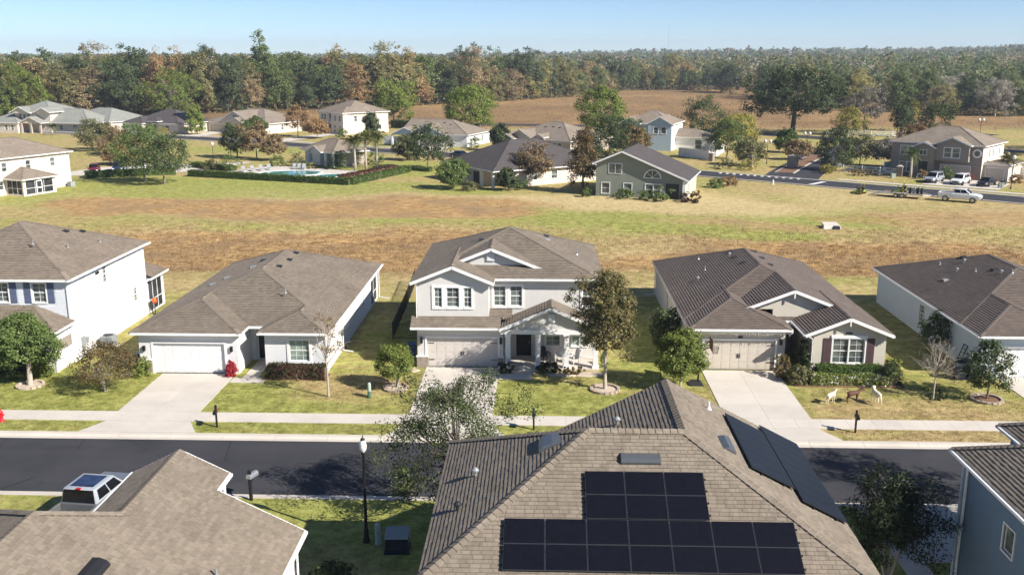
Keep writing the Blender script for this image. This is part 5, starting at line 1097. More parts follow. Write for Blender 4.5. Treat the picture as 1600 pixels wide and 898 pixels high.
# planting round the houses
S = shrub
S('shrub', 'rounded yellow-green bush at the corner of the white garage door', (-26.75, 60.5, 0), (.55, .5, .75), 'leaf_round', 1710, .06, 31)
S('shrub', 'bright red bush beside the white garage door', (-20.75, 60.6, 0), (.33, .33, .6), 'leaf_red', 2090, .06, 32)
S('shrub', 'green bush beside the half stone porch of the white house', (-33.6, 60.4, 0), (.95, .7, .75), 'leaf_round', 2280, .07, 33); S('shrub', 'second green bush deeper in the porch shade of the white house', (-36.2, 60.3, 0), (1.1, .6, .7), 'leaf_mid', 1710, .07, 34)
hedge('hedge', 'dark red-leaved hedge under the window of the pale single-storey house', [(-18.3, 60.6), (-14.3, 60.5)], .95, .85, 'leaf_purple', .065, 420, 35, core='mulch', extra=('leaf_dark', .3))
S('shrub', 'low leafy bush left of the porch steps of the middle house', (-2.3, 62.1, 0), (.55, .35, .4), 'leaf_dark', 798, .07, 36, extra=('leaf_white', .12)); S('shrub', 'spreading dark bush right of the porch steps', (.55, 62.1, 0), (.9, .4, .45), 'leaf_dark', 1330, .075, 37, extra=('leaf_mix', .2)); S('shrub', 'low reddish plants before the middle porch railing bed', (2.2, 61.9, 0), (.8, .35, .28), 'leaf_mix', 798, .07, 38); S('shrub', 'small bush at the right front corner of the middle house', (4.35, 63.6, 0), (.3, .3, .5), 'leaf_mid', 494, .06, 39)
hedge('hedge', 'trimmed green hedge under the window with plum shutters', [(18.3, 61.35), (22.6, 61.35)], .8, .95, 'leaf_hedge', .06, 480, 40)
hedge('hedge', 'lower looser hedge with yellow and white flowers in front of the trimmed hedge', [(17.6, 60.35), (22.9, 60.35)], .9, .6, 'leaf_round', .075, 330, 41, core='mulch', extra=('leaf_white', .09))
S('shrub', 'bushy plant at the left end of the flower bed', (17.0, 60.4, 0), (.7, .55, .75), 'leaf_olive', 1710, .07, 42); S('shrub', 'clipped round bush at the right end of the flower bed', (23.0, 60.6, 0), (.7, .65, .8), 'leaf_dark', 1900, .06, 43); S('shrub', 'yellow-green plant beside the house corner with plum shutters', (23.6, 62.2, 0), (.5, .5, .7), 'leaf_yellow', 798, .08, 44, extra=('leaf_mid', .6))
S('shrub', 'pinkish bush at the garage corner of the house with plum shutters', (16.1, 61.6, 0), (.55, .5, .85), 'leaf_mix', 1444, .07, 45); S('shrub', 'yellow-green bush by the driveway edge at the flower bed', (16.6, 60.9, 0), (.45, .45, .5), 'leaf_yellow', 988, .06, 46, extra=('leaf_round', .5)); S('shrub', 'tall dark vine mass in the shaded entry recess', (17.8, 62.6, 0), (.35, .8, 1.3), 'leaf_dark', 1710, .08, 47); S('shrub', 'white flowering bush at the entry of the house with plum shutters', (18.1, 61.5, 0), (.35, .35, .55), 'leaf_white', 608, .06, 48, extra=('leaf_mid', .6))
S('shrub', 'large dark shrub against the left wall of the house with plum shutters', (9.2, 68.5, 0), (1.1, 1.6, 1.6), 'leaf_dark', 4560, .09, 49); S('shrub', 'brown-leaved plant near the hoop side of the garage', (9.6, 64.6, 0), (.6, .7, .8), 'leaf_brown', 950, .07, 50)
tree('shrub_tree', 'dark shrub tree against the pale blue side wall', (28.6, 67.6, 0), 2.9, (1.1, 1.2, 1.3), 'leaf_dark', 60, 40, .09, .4, .06, 51, cz=1.6, cat='shrub')
S('shrub', 'dark shrub in the shade below the near roof with the catslide', (-8.0, 33.2, 0), (1.0, .9, 1.1), 'leaf_dark', 2850, .08, 52)
for i, (x, y) in enumerate(((-1.2, 62.25), (1.5, 61.75), (3.2, 61.8), (-9.3, 62.3))):
    m = MB(); m.loft([[(x + rx * math.cos(t * .785), y + ry * math.sin(t * .785), z) for t in range(8)] for rx, ry, z in (((1.1, .5, .0)), ((1.0, .42, .06)))]); tag(m.build('mulch_bed', 'mulch_pale'), ['pale mulch patch at the middle porch steps', 'pale mulch strip before the porch chairs', 'pale mulch strip under the rusty tree side of the porch', 'pale mulch patch at the blue bin corner'][i], 'mulch bed')
m = MB(); m.loft([[(x, y, z) for x, y in ((16.6, 59.8), (23.6, 59.7), (23.9, 61.9), (16.7, 61.9))] for z in (0, .07)]); tag(m.build('mulch_bed', 'mulch'), 'brown mulch bed under the flower hedges', 'mulch bed')
m = MB(); m.loft([[(x, y, z) for x, y in ((-18.5, 60.0), (-14.2, 60.0), (-14.2, 61.35), (-18.5, 61.35))] for z in (0, .05)]); tag(m.build('mulch_bed', 'mulch'), 'brown mulch bed under the dark red hedge', 'mulch bed')
# background trees
B = [  # name, label, x, y, h, radii, mat, seed, extra
 ('oak_tree', 'broad dark oak on the lawn beside the cream house, left of its twin', -67.6, 161, 9.0, (4.3, 4.0, 3.6), 'leaf_mid', 61, {}), ('oak_tree', 'broad dark oak on the lawn, right of its twin', -62.8, 157.5, 7.8, (4.0, 3.8, 3.2), 'leaf_dark', 62, {}),
 ('oak_tree', 'round dark oak on the lawn right of the pool hedge', -21.5, 180, 7.4, (3.9, 3.8, 3.1), 'leaf_dark', 63, {}),
 ('yard_tree', 'dark green tree behind the pool loungers', -63.5, 199, 6.6, (2.9, 2.8, 2.9), 'leaf_dark', 64, {}), ('yard_tree', 'taller brown-leaved tree behind the pool loungers', -58.6, 196, 6.4, (2.8, 2.6, 2.6), 'leaf_brown', 65, dict(gaps=.2)), ('yard_tree', 'smaller brown-leaved tree near the pool house', -54.4, 194, 4.6, (2.0, 2.0, 1.8), 'leaf_brown', 66, dict(gaps=.25)),
 ('yard_tree', 'olive tree behind the pool parking', -99.5, 214, 6.2, (4.4, 4.0, 2.8), 'leaf_olive', 67, {}), ('yard_tree', 'rusty shrub tree behind the pool parking', -90.5, 205, 4.8, (4.0, 3.5, 2.2), 'leaf_brown', 68, {}), ('yard_tree', 'pinkish small tree beside the parked cars', -83.0, 186, 3.4, (2.4, 2.2, 1.6), 'leaf_rust', 69, {}),
 ('yard_tree', 'small green tree left of the dark hip roof porch', -14.4, 153.3, 4.2, (2.3, 2.2, 1.8), 'leaf_mid', 70, {}), ('yard_tree', 'sparse brown tree against the side wall of the dark-roofed house', -1.6, 158, 5.8, (2.9, 2.6, 2.3), 'leaf_brown', 71, dict(gaps=.3)), ('yard_tree', 'dark small tree at the porch corner of the dark-roofed house', -5.6, 151.6, 3.2, (1.4, 1.3, 1.3), 'leaf_dark', 78, {}),
 ('yard_tree', 'tall mixed green and brown tree left of the green gabled house', 6.4, 150.2, 9.0, (1.8, 1.7, 3.7), 'leaf_mix', 72, {}), ('oak_tree', 'dark oak mass left of the white and blue house', 13.8, 198, 7.6, (3.9, 3.6, 3.4), 'leaf_dark', 73, {}), ('oak_tree', 'second dark oak close behind the tan house roof', 17.5, 207, 7.6, (3.6, 3.4, 3.2), 'leaf_dark', 74, {}), ('oak_tree', 'rust-tinged dark tree beside the white and blue house', 19.5, 200, 6.0, (2.5, 2.4, 2.4), 'leaf_mix', 75, {}),
 ('oak_tree', 'dark round oak behind the white and blue house', 38.5, 236, 10.5, (5.0, 4.8, 4.6), 'leaf_dark', 76, {}), ('magnolia', 'glossy green tree left of the entrance road', 38.0, 200, 7.6, (3.6, 3.4, 3.2), 'leaf_mid', 77, {}), ('yard_tree', 'yellow-green tree beside the entrance road', 44.0, 218, 8.0, (3.6, 3.4, 3.4), 'leaf_yellow', 79, {}), ('yard_tree', 'olive tree left of the first gate pier', 40.2, 188, 4.6, (2.6, 2.4, 1.9), 'leaf_olive', 80, {}), ('yard_tree', 'small dense green tree behind the entrance median', 53.5, 214, 4.6, (2.2, 2.2, 2.0), 'leaf_hedge', 81, {}), ('yard_tree', 'rusty low tree in the entrance median', 52.6, 199, 3.6, (2.6, 1.9, 1.5), 'leaf_brown', 82, dict(gaps=.2)),
 ('magnolia', 'dark conical magnolia right of the entrance road', 54.5, 180.5, 7.8, (3.0, 2.9, 3.5), 'leaf_dark', 83, dict(cz=3.7)), ('yard_tree', 'olive tree with bare twigs behind the rail fence', 62.0, 190, 5.4, (3.4, 3.0, 2.2), 'leaf_olive', 84, dict(gaps=.3)), ('bare_tree', 'grey bare tree behind the white rail fence', 66.5, 186, 5.0, (3.0, 2.8, 2.0), 'leaf_grey', 85, dict(gaps=.3)), ('magnolia', 'narrow dark magnolia beyond the curved white fence', 94.5, 258, 8.4, (2.5, 2.5, 3.6), 'leaf_dark', 86, {}), ('magnolia', 'large dark magnolia behind the taupe house', 84.5, 212, 10.2, (4.0, 3.8, 4.4), 'leaf_dark', 87, {}), ('yard_tree', 'rusty shrub tree beside the large dark magnolia', 78.0, 206, 6.0, (3.0, 3.0, 2.4), 'leaf_rust', 88, {}),
 ('bare_tree', 'pale bare tree right of the spreading live oak', 88.0, 268, 11.5, (4.8, 4.4, 4.8), 'leaf_grey', 89, dict(gaps=.25)), ('yard_tree', 'yellow-brown tree at the foot of the pale bare tree', 82.0, 262, 6.0, (3.6, 3.2, 2.6), 'leaf_yellow', 90, {}), ('oak_tree', 'dark tree with pale gaps behind the taupe house roof', 112.0, 212, 9.0, (5.0, 4.6, 4.2), 'leaf_dark', 91, {}), ('oak_tree', 'grey-green tree at the right frame edge behind the taupe house', 122.0, 222, 10.0, (6.4, 6.0, 4.6), 'leaf_olive', 92, {}),
 ('yard_tree', 'young green tree between two far houses', -93.2, 258, 5.8, (2.2, 2.2, 2.6), 'leaf_round', 93, {}), ('yard_tree', 'thin brown tree before the far balcony house', -64.0, 252, 7.0, (3.0, 2.8, 2.6), 'leaf_rust', 94, dict(gaps=.25)), ('yard_tree', 'rusty low tree at the far balcony house corner', -57.8, 247, 4.6, (2.8, 2.4, 1.8), 'leaf_rust', 95, {}), ('yard_tree', 'dark bush tree by the far beige porch', -75.5, 252.0, 4.6, (2.6, 2.2, 2.0), 'leaf_hedge', 96, {}), ('magnolia', 'small dark magnolia between the pale blue and the tan house', -9.4, 216, 5.4, (1.9, 1.9, 2.3), 'leaf_dark', 97, {}), ('yard_tree', 'small conifer before the balcony house', -43.0, 242, 6.2, (1.5, 1.5, 2.6), 'leaf_dark', 98, {}), ('yard_tree', 'leafy shrub tree against the left edge cream house', -81.0, 128.5, 4.4, (1.5, 1.5, 2.0), 'leaf_pale', 99, {}), ('yard_tree', 'olive shrub tree right of the pool palms', -27.5, 196, 4.4, (2.4, 2.2, 1.9), 'leaf_olive', 100, {}),
]
for nm, lb, x, y, h, rad, mt, sd_, ex in B:
    tree(nm, lb, (x, y, 0), h * 1.05, tuple(q * 1.12 for q in rad), mt, 150, 42, .125 + .00022 * y, max(rad) * .26, .022 * h, sd_, bark='bark', nlimb=8, lump=.24, **ex)
tree('live_oak', 'huge dark spreading live oak by the distant avenue', (68, 266, 0), 18, (12, 10.5, 6.6), 'leaf_dark', 480, 40, .29, 1.5, .75, 101, cz=10.6, bark='bark_dark', nlimb=16, lump=.3, gaps=.12)
for i, (x, y, h, rx, lb) in enumerate(((-178, 330, 17, 8, 'first bright green rounded pine behind the far left houses'), (-127, 330, 15, 9, 'bright green rounded pine behind the grey-green roof'), (-46, 300, 13.5, 7, 'bright green rounded pine behind the balcony house'), (-20, 268, 13, 7.2, 'bright green rounded pine behind the pale blue gabled house'), (15.5, 258, 12.5, 6.8, 'bright green rounded pine behind the tan stone entry house'))):
    tree('pine_tree', lb, (x, y, 0), h, (rx, rx * .95, h * .47), 'leaf_pine', 300, 44, .22, 1.15, .3, 110 + i, bark='bark_dark', nlimb=10, lump=.28, cz=h * .52)
for i, (x, y, h, lb) in enumerate(((-34.7, 177.4, 5.6, 'leftmost of three palms beside the pool'), (-33.1, 179.6, 6.0, 'middle of three palms beside the pool'), (-31.4, 181.8, 6.0, 'rightmost of three palms beside the pool'))): palm('palm_tree', lb, (x, y, 0), h, 2.3, 'leaf_pale', 40, 120 + i, 'palms beside the pool')
palm('palm_tree', 'tall palm standing before the dark trees beyond the avenue', (103, 276, 0), 7.0, 3.3, 'leaf_yellow', 34, 125); palm('palm_tree', 'palm at the left corner of the taupe house', (64.6, 170.5, 0), 4.2, 2.0, 'leaf_mid', 26, 126); palm('palm_tree', 'bushy palm at the right corner of the taupe house', (80.0, 167.5, 0), 3.6, 2.3, 'leaf_olive', 30, 127); palm('palm_tree', 'short palm in front of the far left gabled house', (-131, 256, 0), 2.2, 1.9, 'leaf_mid', 22, 128)
# pool garden hedges and bushes
hedge('hedge', 'long clipped green hedge round the pool lawn side', [(-62.5, 168.5), (-47, 163), (-31.8, 157.8), (-24.6, 176.5)], 1.3, 1.05, 'leaf_hedge', .14, 70, 130)
hedge('hedge', 'dark red-brown hedge inside the green pool hedge', [(-34.5, 163.5), (-27.5, 179)], 1.4, .9, 'leaf_purple', .14, 60, 131, core='mulch')
hedge('hedge', 'green hedge before the pool parking cars', [(-80, 165.5), (-73.5, 168.5), (-66, 171)], 1.5, 1.1, 'leaf_hedge', .15, 60, 132); hedge('hedge', 'low green hedge left of the pool deck', [(-66.5, 182), (-57, 176)], 1.4, 1.0, 'leaf_hedge', .15, 60, 133); hedge('hedge', 'short low hedge on the lawn right of the pool', [(-24.3, 178.5), (-20.5, 176.5)], 1.2, .7, 'leaf_hedge', .14, 60, 134); hedge('hedge', 'dark hedge row behind the far balcony house', [(-44, 285), (-18, 268)], 2.2, 2.2, 'leaf_dark', .3, 20, 135)
G_ = 'bushes round the pool garden'
for i, (x, y, a, b, mt, lb) in enumerate(((-57.5, 176.5, 2.2, 1.7, 'leaf_mid', 'large bush left of the pool loungers'), (-62.0, 178, 1.6, 1.1, 'leaf_olive', 'olive bush near the lamp of the pool lawn'), (-51.0, 184, 1.5, 1.2, 'leaf_mid', 'bush behind the left pool loungers'), (-47.6, 184.5, 1.5, 1.5, 'leaf_olive', 'tall grassy bush left of the pool house'), (-38.6, 181.0, 2.0, 1.9, 'leaf_mid', 'rounded bush before the pool house porch'), (-36.0, 186.5, 1.8, 1.6, 'leaf_yellow', 'yellow-green bush behind the palms'), (-33.0, 188.5, 2.0, 1.3, 'leaf_hedge', 'low green bush right of the pool house'), (-44.0, 180.5, 1.3, .7, 'leaf_olive', 'low bush under the pool house wall'))): S('shrub', lb, (x, y, 0), (a, a, b), mt, 1000, .125, 140 + i, group=G_)
for i, (x, y, a, b, mt, lb) in enumerate(((-13.0, 160.5, 2.0, 1.5, 'leaf_dark', 'dark bush against the left wall of the dark-roofed house'), (-11.6, 151.3, 1.4, .9, 'leaf_olive', 'olive bush at the foot of the field house porch'), (-4.0, 153.2, 1.8, 1.0, 'leaf_mid', 'wide bush along the side wall of the dark-roofed house'), (.5, 162.0, 2.0, .9, 'leaf_mid', 'low bush further along the dark-roofed house wall'), (5.6, 169, 2.4, 1.5, 'leaf_mid', 'bush between the dark-roofed house and the green gabled house'), (12.3, 143.6, 1.7, .8, 'leaf_mid', 'low bush under the left windows of the green house'), (15.3, 142.4, 1.0, .75, 'leaf_mid', 'small round bush under the half-round window'), (17.3, 141.2, 1.6, 1.1, 'leaf_mid', 'large round bush left of the green house porch'), (21.8, 140.2, 1.5, .9, 'leaf_purple', 'brown-red bush right of the green house porch'), (6.6, 145.2, .8, .7, 'leaf_mid', 'small bush at the left corner of the green house'), (28.2, 156.5, 1.4, .9, 'leaf_mid', 'bush at the far corner of the green house'), (30.8, 158.8, 1.6, .9, 'leaf_rust', 'rusty bush by the road behind the green house'),
      (38.5, 181.5, 2.4, 1.0, 'leaf_yellow', 'yellow-green bush by the entrance kerb'), (34.5, 183, 2.2, .9, 'leaf_olive', 'olive bush left of the entrance kerb'), (52.0, 176.0, 1.6, .9, 'leaf_yellow', 'yellow bush under the conical magnolia'), (57.2, 173.5, 2.0, .7, 'leaf_mix', 'brown bush at the rail fence end'), (70.0, 168.0, 1.1, 1.2, 'leaf_mid', 'green bush left of the taupe house entry'), (72.2, 166.4, 1.3, .7, 'leaf_red', 'red-brown bush in the taupe house bed'), (66.6, 170.2, .9, .8, 'leaf_rust', 'rusty bush under the corner palm'), (79.6, 163.6, 1.2, .9, 'leaf_rust', 'rusty bush right of the taupe house driveway'), (-101.2, 255, 2.2, 1.2, 'leaf_yellow', 'yellow-green bush at the far solar house'), (-106, 259.5, 1.6, 1.4, 'leaf_mid', 'green bush at the far solar house door'), (-128, 266, 3.6, 1.4, 'leaf_hedge', 'clipped bush before the far grey-green roof house'), (-123, 263.5, 2.4, 1.4, 'leaf_hedge', 'second clipped bush before the far grey-green roof house'), (-52.0, 250, 1.5, 1.4, 'leaf_mid', 'green bush under the far balcony'), (10.4, 205, 2.0, 1.2, 'leaf_mid', 'bush at the corner of the tan stone house'), (-15.6, 222, 1.7, 1.4, 'leaf_mid', 'palm-like bush by the pale blue garages'))): S('shrub', lb, (x, y, 0), (a, a, b), mt, 1000, .125, 160 + i)
# forest: individual trees along the edge of the wood
KIND = {'dark': ('wood_dark', 'dark green oak'), 'mid': ('wood_mid', 'mid green broadleaf'), 'olive': ('wood_olive', 'olive broadleaf'), 'rust': ('wood_rust', 'rust-coloured broadleaf'), 'brown': ('wood_brown', 'brown autumn tree'), 'grey': ('wood_grey', 'grey mossy bare tree'), 'pale': ('wood_pale', 'pale green tree'), 'yellow': ('wood_yellow', 'yellowing tree')}
protos = {}
for k, (kn, (mt, lb)) in enumerate(KIND.items()):
    for v in range(2):
        rad = ((5.4, 5.2, 8.4), (6.6, 6.2, 7.9))[v]
        t_ = tree('forest_tree', 'x', (0, -400, 0), 18.5, rad, mt, 230, 40, .30, 1.45, .3, 300 + k * 2 + v, cz=9.0, bark='bark_dark' if kn != 'grey' else 'bark_pale', nlimb=8 if kn != 'grey' else 26, shell=.42, lump=.34, gaps=.1 if kn != 'grey' else .3, cat='tree', twig=0 if kn != 'grey' else 2)
        protos[kn, v] = [t_, False]
rg = random.Random(21)
edge = lambda x: float(np.interp(x, [-260, -130, -70, -25, 15, 50, 95, 112, 138, 260], [338, 348, 395, 445, 500, 590, 600, 430, 352, 330]))
def hgt(x): return float(np.interp(x, [-260, -40, 20, 100, 140, 260], [20.5, 19.3, 16.5, 16, 14, 15.5]))
def kinds_at(x): return ['dark'] * 6 + ['mid'] * 3 + ['olive'] * 4 + ['grey'] * (1 if x < 60 else 2) + ['brown'] * (2 if x < -80 else 2) + ['rust'] * (3 if x < -60 else 1) + ['pale'] + ['yellow'] * (2 if x > -40 else 0)
REG = lambda x: 'behind the far left houses' if x < -70 else ('behind the brown field in the middle' if x < 105 else 'behind the entrance avenue on the right')
for row, (dy, st) in enumerate(((0, 8.2), (11, 9.0), (24, 10.0), (40, 11.0))):
    x = -262 + rg.random() * 6
    while x < 262:
        y = edge(x) + dy + rg.uniform(-4, 4)
        if abs(x + .031 * y) < .56 * y + 12:
            kn = rg.choice(kinds_at(x)); v = rg.randrange(2); P_ = protos[kn, v]
            s = hgt(x) / 18.5 * rg.uniform(.62, 1.12) * (1 + .035 * row) * (1.14 if rg.random() < .12 else 1); sc = (s * rg.uniform(.9, 1.35), s * rg.uniform(.9, 1.35), s)
            lb = KIND[kn][1] + ' in the wood ' + REG(x); gp = 'trees of the wood ' + REG(x)
            if not P_[1]:
                o = P_[0]; P_[1] = True; o.location = (x, y, float(gz(x, y)) - .2); o.rotation_euler = (0, 0, rg.uniform(0, 6.28)); o.scale = sc; o["label"] = lb; o["group"] = gp
            else: dup(P_[0], (x, y, float(gz(x, y)) - .2), rg.uniform(0, 6.28), lb, sc, gp)
        x += st * rg.uniform(.75, 1.25)
for (kn, v), (o, used) in protos.items():
    if not used: o.location = (rg.uniform(-200, 100), 520 + 10 * v, 0); o["label"] = KIND[kn][1] + ' deep in the wood behind the field'; o["group"] = 'trees of the wood behind the brown field in the middle'
ug = np.random.default_rng(55); QS0 = []
for x in np.arange(-262, 262, 2.6):
    y = edge(x) - 2 + ug.uniform(-3, 3)
    if abs(x + .031 * y) > .57 * y + 10: continue
    _, P_, N_, _c = crown_pts(int(900 + x * 3), (2.4, 2.2, ug.uniform(1.2, 3.2)), 1.3, 9, 12, 1.0, .5, .3); P_[:, 2] = np.abs(P_[:, 2]); P_ += np.array([x, y, 0]); QS0.append(leaf_quads(ug, P_, N_, .34))
uo = bpy.data.objects.new('undergrowth', quad_mesh('undergrowth', np.concatenate(QS0), ['leaf_olive', 'leaf_brown', 'leaf_dark'], ug.integers(0, 3, sum(len(q) for q in QS0)))); COL.objects.link(uo); tag(uo, 'ragged undergrowth along the foot of the wood', kind='stuff')
# the wood beyond, one mass
ng = np.random.default_rng(77); QS = []; MI = []
mats_f = ['far_dark', 'far_mid', 'far_olive', 'far_brown', 'far_grey', 'far_rust']; pr = [.45, .2, .22, .07, .04, .02]
tmpl = []
for k in range(6):
    g_, P_, N_, c_ = crown_pts(500 + k, (5.2, 5.2, 6.4), 8.4, 40, 4, 1.7, .55, .32); tmpl.append((P_, N_))
def far_trees(xx, yy, hh, nleaf, leaf):
    for x, y, h in zip(xx, yy, hh):
        P_, N_ = tmpl[ng.integers(6)]; s_ = ng.permutation(len(P_))[:nleaf]; s = h / 15.0; a = ng.uniform(0, 6.28); ca, sa = math.cos(a), math.sin(a)
        P = P_[s_] * s; N = N_[s_]; P = np.stack([P[:, 0] * ca - P[:, 1] * sa, P[:, 0] * sa + P[:, 1] * ca, P[:, 2]], 1) + np.array([x, y, float(gz(x, y))])
        QS.append(leaf_quads(ng, P, np.stack([N[:, 0] * ca - N[:, 1] * sa, N[:, 0] * sa + N[:, 1] * ca, N[:, 2]], 1), leaf, .7)); MI.append(np.full(nleaf, ng.choice(6, p=pr)))
def wedge(y0, y1, n, z):
    y = np.sqrt(ng.uniform(y0 * y0, y1 * y1, n)); x = ng.uniform(-1, 1, n) * (.57 * y + 20) - .031 * y; return x, y
for y0, y1, n, leafn, lf, hh in ((360, 640, 1000, 140, .76, 17), (640, 1000, 1200, 96, 1.05, 16), (1000, 1800, 1400, 60, 1.65, 16), (1800, 3600, 1900, 44, 2.8, 18)):
    x, y = wedge(y0, y1, n, 0); e_ = np.array([edge(v) for v in x]); k_ = y > e_ + 48; x, y = x[k_], y[k_]
    far_trees(x, y, hh * ng.uniform(.75, 1.2, len(x)) * (1.0 if y0 > 640 else 1.0), leafn, lf)
fo = bpy.data.objects.new('forest', quad_mesh('forest', np.concatenate(QS), mats_f, np.concatenate(MI))); COL.objects.link(fo); tag(fo, 'distant wooded hills reaching to the horizon', 'forest', kind='stuff')
# dry grass tufts of the pond and field, and short lawn blades
def tufts(name, label, pts, h, wd, blades, mats, mi, seed):
    g = np.random.default_rng(seed); n = len(pts) * blades; base = np.repeat(pts, blades, 0) + np.concatenate([g.normal(0, wd, (n, 2)), np.zeros((n, 1))], 1)
    d = np.concatenate([g.normal(0, .5, (n, 2)), np.ones((n, 1))], 1); hh = h * g.uniform(.5, 1.25, (n, 1)); tip = base + d * hh; s = np.stack([g.normal(0, 1, n), g.normal(0, 1, n), np.zeros(n)], 1); s = unit(s) * (h * .09)
    Q = np.stack([base - s, base + s, (base + tip) / 2 + s * .8 + d * hh * .05, tip], 1)
    o = bpy.data.objects.new(name, quad_mesh(name, Q, mats, np.repeat(mi, blades))); COL.objects.link(o); return tag(o, label, kind='stuff')
g = np.random.default_rng(9); n = 30000; tx = g.uniform(-58, 66, n); ty = g.uniform(88, 122, n)
den = np.clip(np.interp(ty, [88, 93, 97, 112, 118, 122], [.0, .25, .9, .9, .3, 0]) * (.3 + .9 * fbm(tx, ty, .15, 51)) * np.where((tx > -6) & (tx < 17), .35, 1), 0, 1); k_ = g.uniform(0, 1, n) < den; tx, ty = tx[k_], ty[k_]
tufts('dry_grass', 'rough dry grass tufts in the brown hollow behind the houses', np.stack([tx, ty, gz(tx, ty)], 1), .22, .2, 6, ['straw', 'rustgrass', 'blade'], g.choice(3, len(tx), p=[.42, .5, .08]), 10)
n = 5000; tx = g.uniform(-190, 170, n); ty = g.uniform(275, 560, n); k_ = np.array([b < edge(a) + 5 for a, b in zip(tx, ty)]); tx, ty = tx[k_], ty[k_]
tufts('dry_grass', 'tall rusty grass of the far brown field', np.stack([tx, ty, gz(tx, ty)], 1), .6, 1.2, 5, ['straw', 'rustgrass'], g.choice(2, len(tx), p=[.12, .88]), 11)
n = 36000; tx = g.uniform(-75, 85, n); ty = 84 + 76 * g.uniform(0, 1, n) ** 1.1; k_ = (np.abs(tx + .031 * ty) < .55 * ty + 2) & (fbm(tx, ty, .3, 61) > .38)
for x0, x1, y0, y1 in ((-14, 2, 84, 76), (-18, 6, 148, 176), (6, 32, 138, 162), (-36, -10, 60, 84), (9, 24, 60, 86), (28, 44, 60, 84), (-60, -24, 156, 190), (-95, -74, 130, 160)): k_ &= ~((tx > x0) & (tx < x1) & (ty > y0) & (ty < y1))
k_ &= ty < np.interp(tx, [-75, 20, 36, 52, 70, 85], [160, 160, 160, 150, 136, 124]); tx, ty = tx[k_], ty[k_]
tufts('grass', 'uneven mown grass of the open common behind the houses', np.stack([tx, ty, gz(tx, ty)], 1), .11, .14, 4, ['blade', 'straw', 'rustgrass'], g.choice(3, len(tx), p=[.5, .36, .14]), 13)
n = 1100; tx = g.uniform(-70, 80, n); ty = g.uniform(86, 136, n); k_ = (fbm(tx, ty, .09, 71) > .5) & ~((tx > -9.5) & (tx < 4.5) & (ty < 78)); tx, ty = tx[k_], ty[k_]
tufts('weeds', 'scattered weeds in the open common', np.stack([tx, ty, gz(tx, ty)], 1), .20, .25, 10, ['blade', 'straw', 'rustgrass', 'leaf_olive'], g.choice(4, len(tx), p=[.3, .25, .3, .15]), 14)
n = 26000; tx = g.uniform(-40, 42, n); ty = g.choice([0, 1, 2], n, p=[.62, .2, .18]); ty = np.where(ty == 0, g.uniform(54.1, 62.5, n), np.where(ty == 1, g.uniform(50.9, 52.4, n), g.uniform(36, 42.5, n)))
bad = np.zeros(n, bool)
for x0, x1, y0, y1 in ((-25.7, -20.5, 50, 62), (-8, -2.7, 50, 64), (10.9, 16.2, 50, 64), (30.3, 37, 50, 63), (-27.3, -18.4, 61, 66), (-18.6, -14, 59.9, 66), (16.3, 24, 59.6, 66), (-46, -32.7, 60.6, 66), (-20.6, -18.2, 59.3, 61), (-2.8, -.4, 60.5, 63), (-8.6, 4.2, 61.6, 66), (10, 18, 62.9, 66), (29, 45, 61.9, 66), (-24, -9, 30, 43), (-4, 10.5, 25, 36.6), (15, 30, 25, 43), (-33, -23.5, 50.7, 51), (-26.6, -19.6, 50.7, 52.5), (-8.9, -1.9, 50.7, 52.5), (10, 17, 50.7, 52.5), (29.5, 37.5, 50.7, 52.5)): bad |= (tx > x0) & (tx < x1) & (ty > y0) & (ty < y1)
tx, ty = tx[~bad], ty[~bad]; tufts('grass', 'short lawn grass of the front yards', np.stack([tx, ty, 0 * tx], 1), .075, .07, 5, ['blade'], np.zeros(len(tx), int), 12)

# ---------------------------------------------------------------- street furniture and yard things
def thing(mb, name, mat, label, cat, loc=(0, 0, 0), rot=0, smooth=False, group=None):
    o = mb.build(name, mat, None, smooth); o.location = loc; o.rotation_euler = (0, 0, rot); return tag(o, label, cat, group)
# street lamp
r = root('street_lamp', 'black post lamp with a clear acorn globe on the near lawn', 'street lamp', (-7.67, 38.55, 0))
m = MB(); m.lathe([(.16, 0), (.16, .12), (.12, .2), (.11, .55), (.075, .7), (.06, 2.2), (.055, 4.15), (.09, 4.2), (.1, 4.3)], n=12); m.build('post', 'black', r, True)
m = MB(); m.lathe([(.09, 4.3), (.155, 4.42), (.165, 4.58), (.13, 4.76), (.08, 4.84)], n=14); m.build('globe', 'lamp_glass', r, True); m = MB(); m.lathe([(.11, 4.84), (.09, 4.9), (.02, 4.95), (.02, 5.05), (.005, 5.08)], n=10); m.build('finial', 'black', r, True)
# utility boxes
r = root('transformer', 'dark pad-mounted transformer with a pale lid near the lamp', 'transformer', (-6.2, 37.95, 0), R(3)); m = MB(); m.box(-.55, .55, -.5, .5, 0, .1); m.build('pad', 'bin_dark', r); m = MB(); m.hexa([(-.48, -.45, .1), (.48, -.45, .1), (.48, .42, .1), (-.48, .42, .1), (-.48, -.45, .72), (.48, -.45, .72), (.48, .42, .82), (-.48, .42, .82)]); m.build('cabinet', 'bin_dark', r, bevel=.015); m = MB(); m.hexa([(-.52, -.5, .725), (.52, -.5, .725), (.52, .46, .825), (-.52, .46, .825), (-.5, -.48, .78), (.5, -.48, .78), (.5, .44, .88), (-.5, .44, .88)]); m.build('lid', 'steel_grey', r, bevel=.01)
def pedestal(lb, loc, h, m1, m2, rr):
    r = root('utility_pedestal', lb, 'utility pedestal', loc); m = MB(); m.lathe([(rr * 1.25, 0), (rr * 1.25, .08), (rr, .1), (rr, h * .45)], n=12); m.build('base', m1, r, True); m = MB(); m.lathe([(rr * 1.04, h * .45), (rr * 1.04, h * .93), (rr * .8, h), (.01, h * 1.01)], n=12); m.build('cap', m2, r, True)
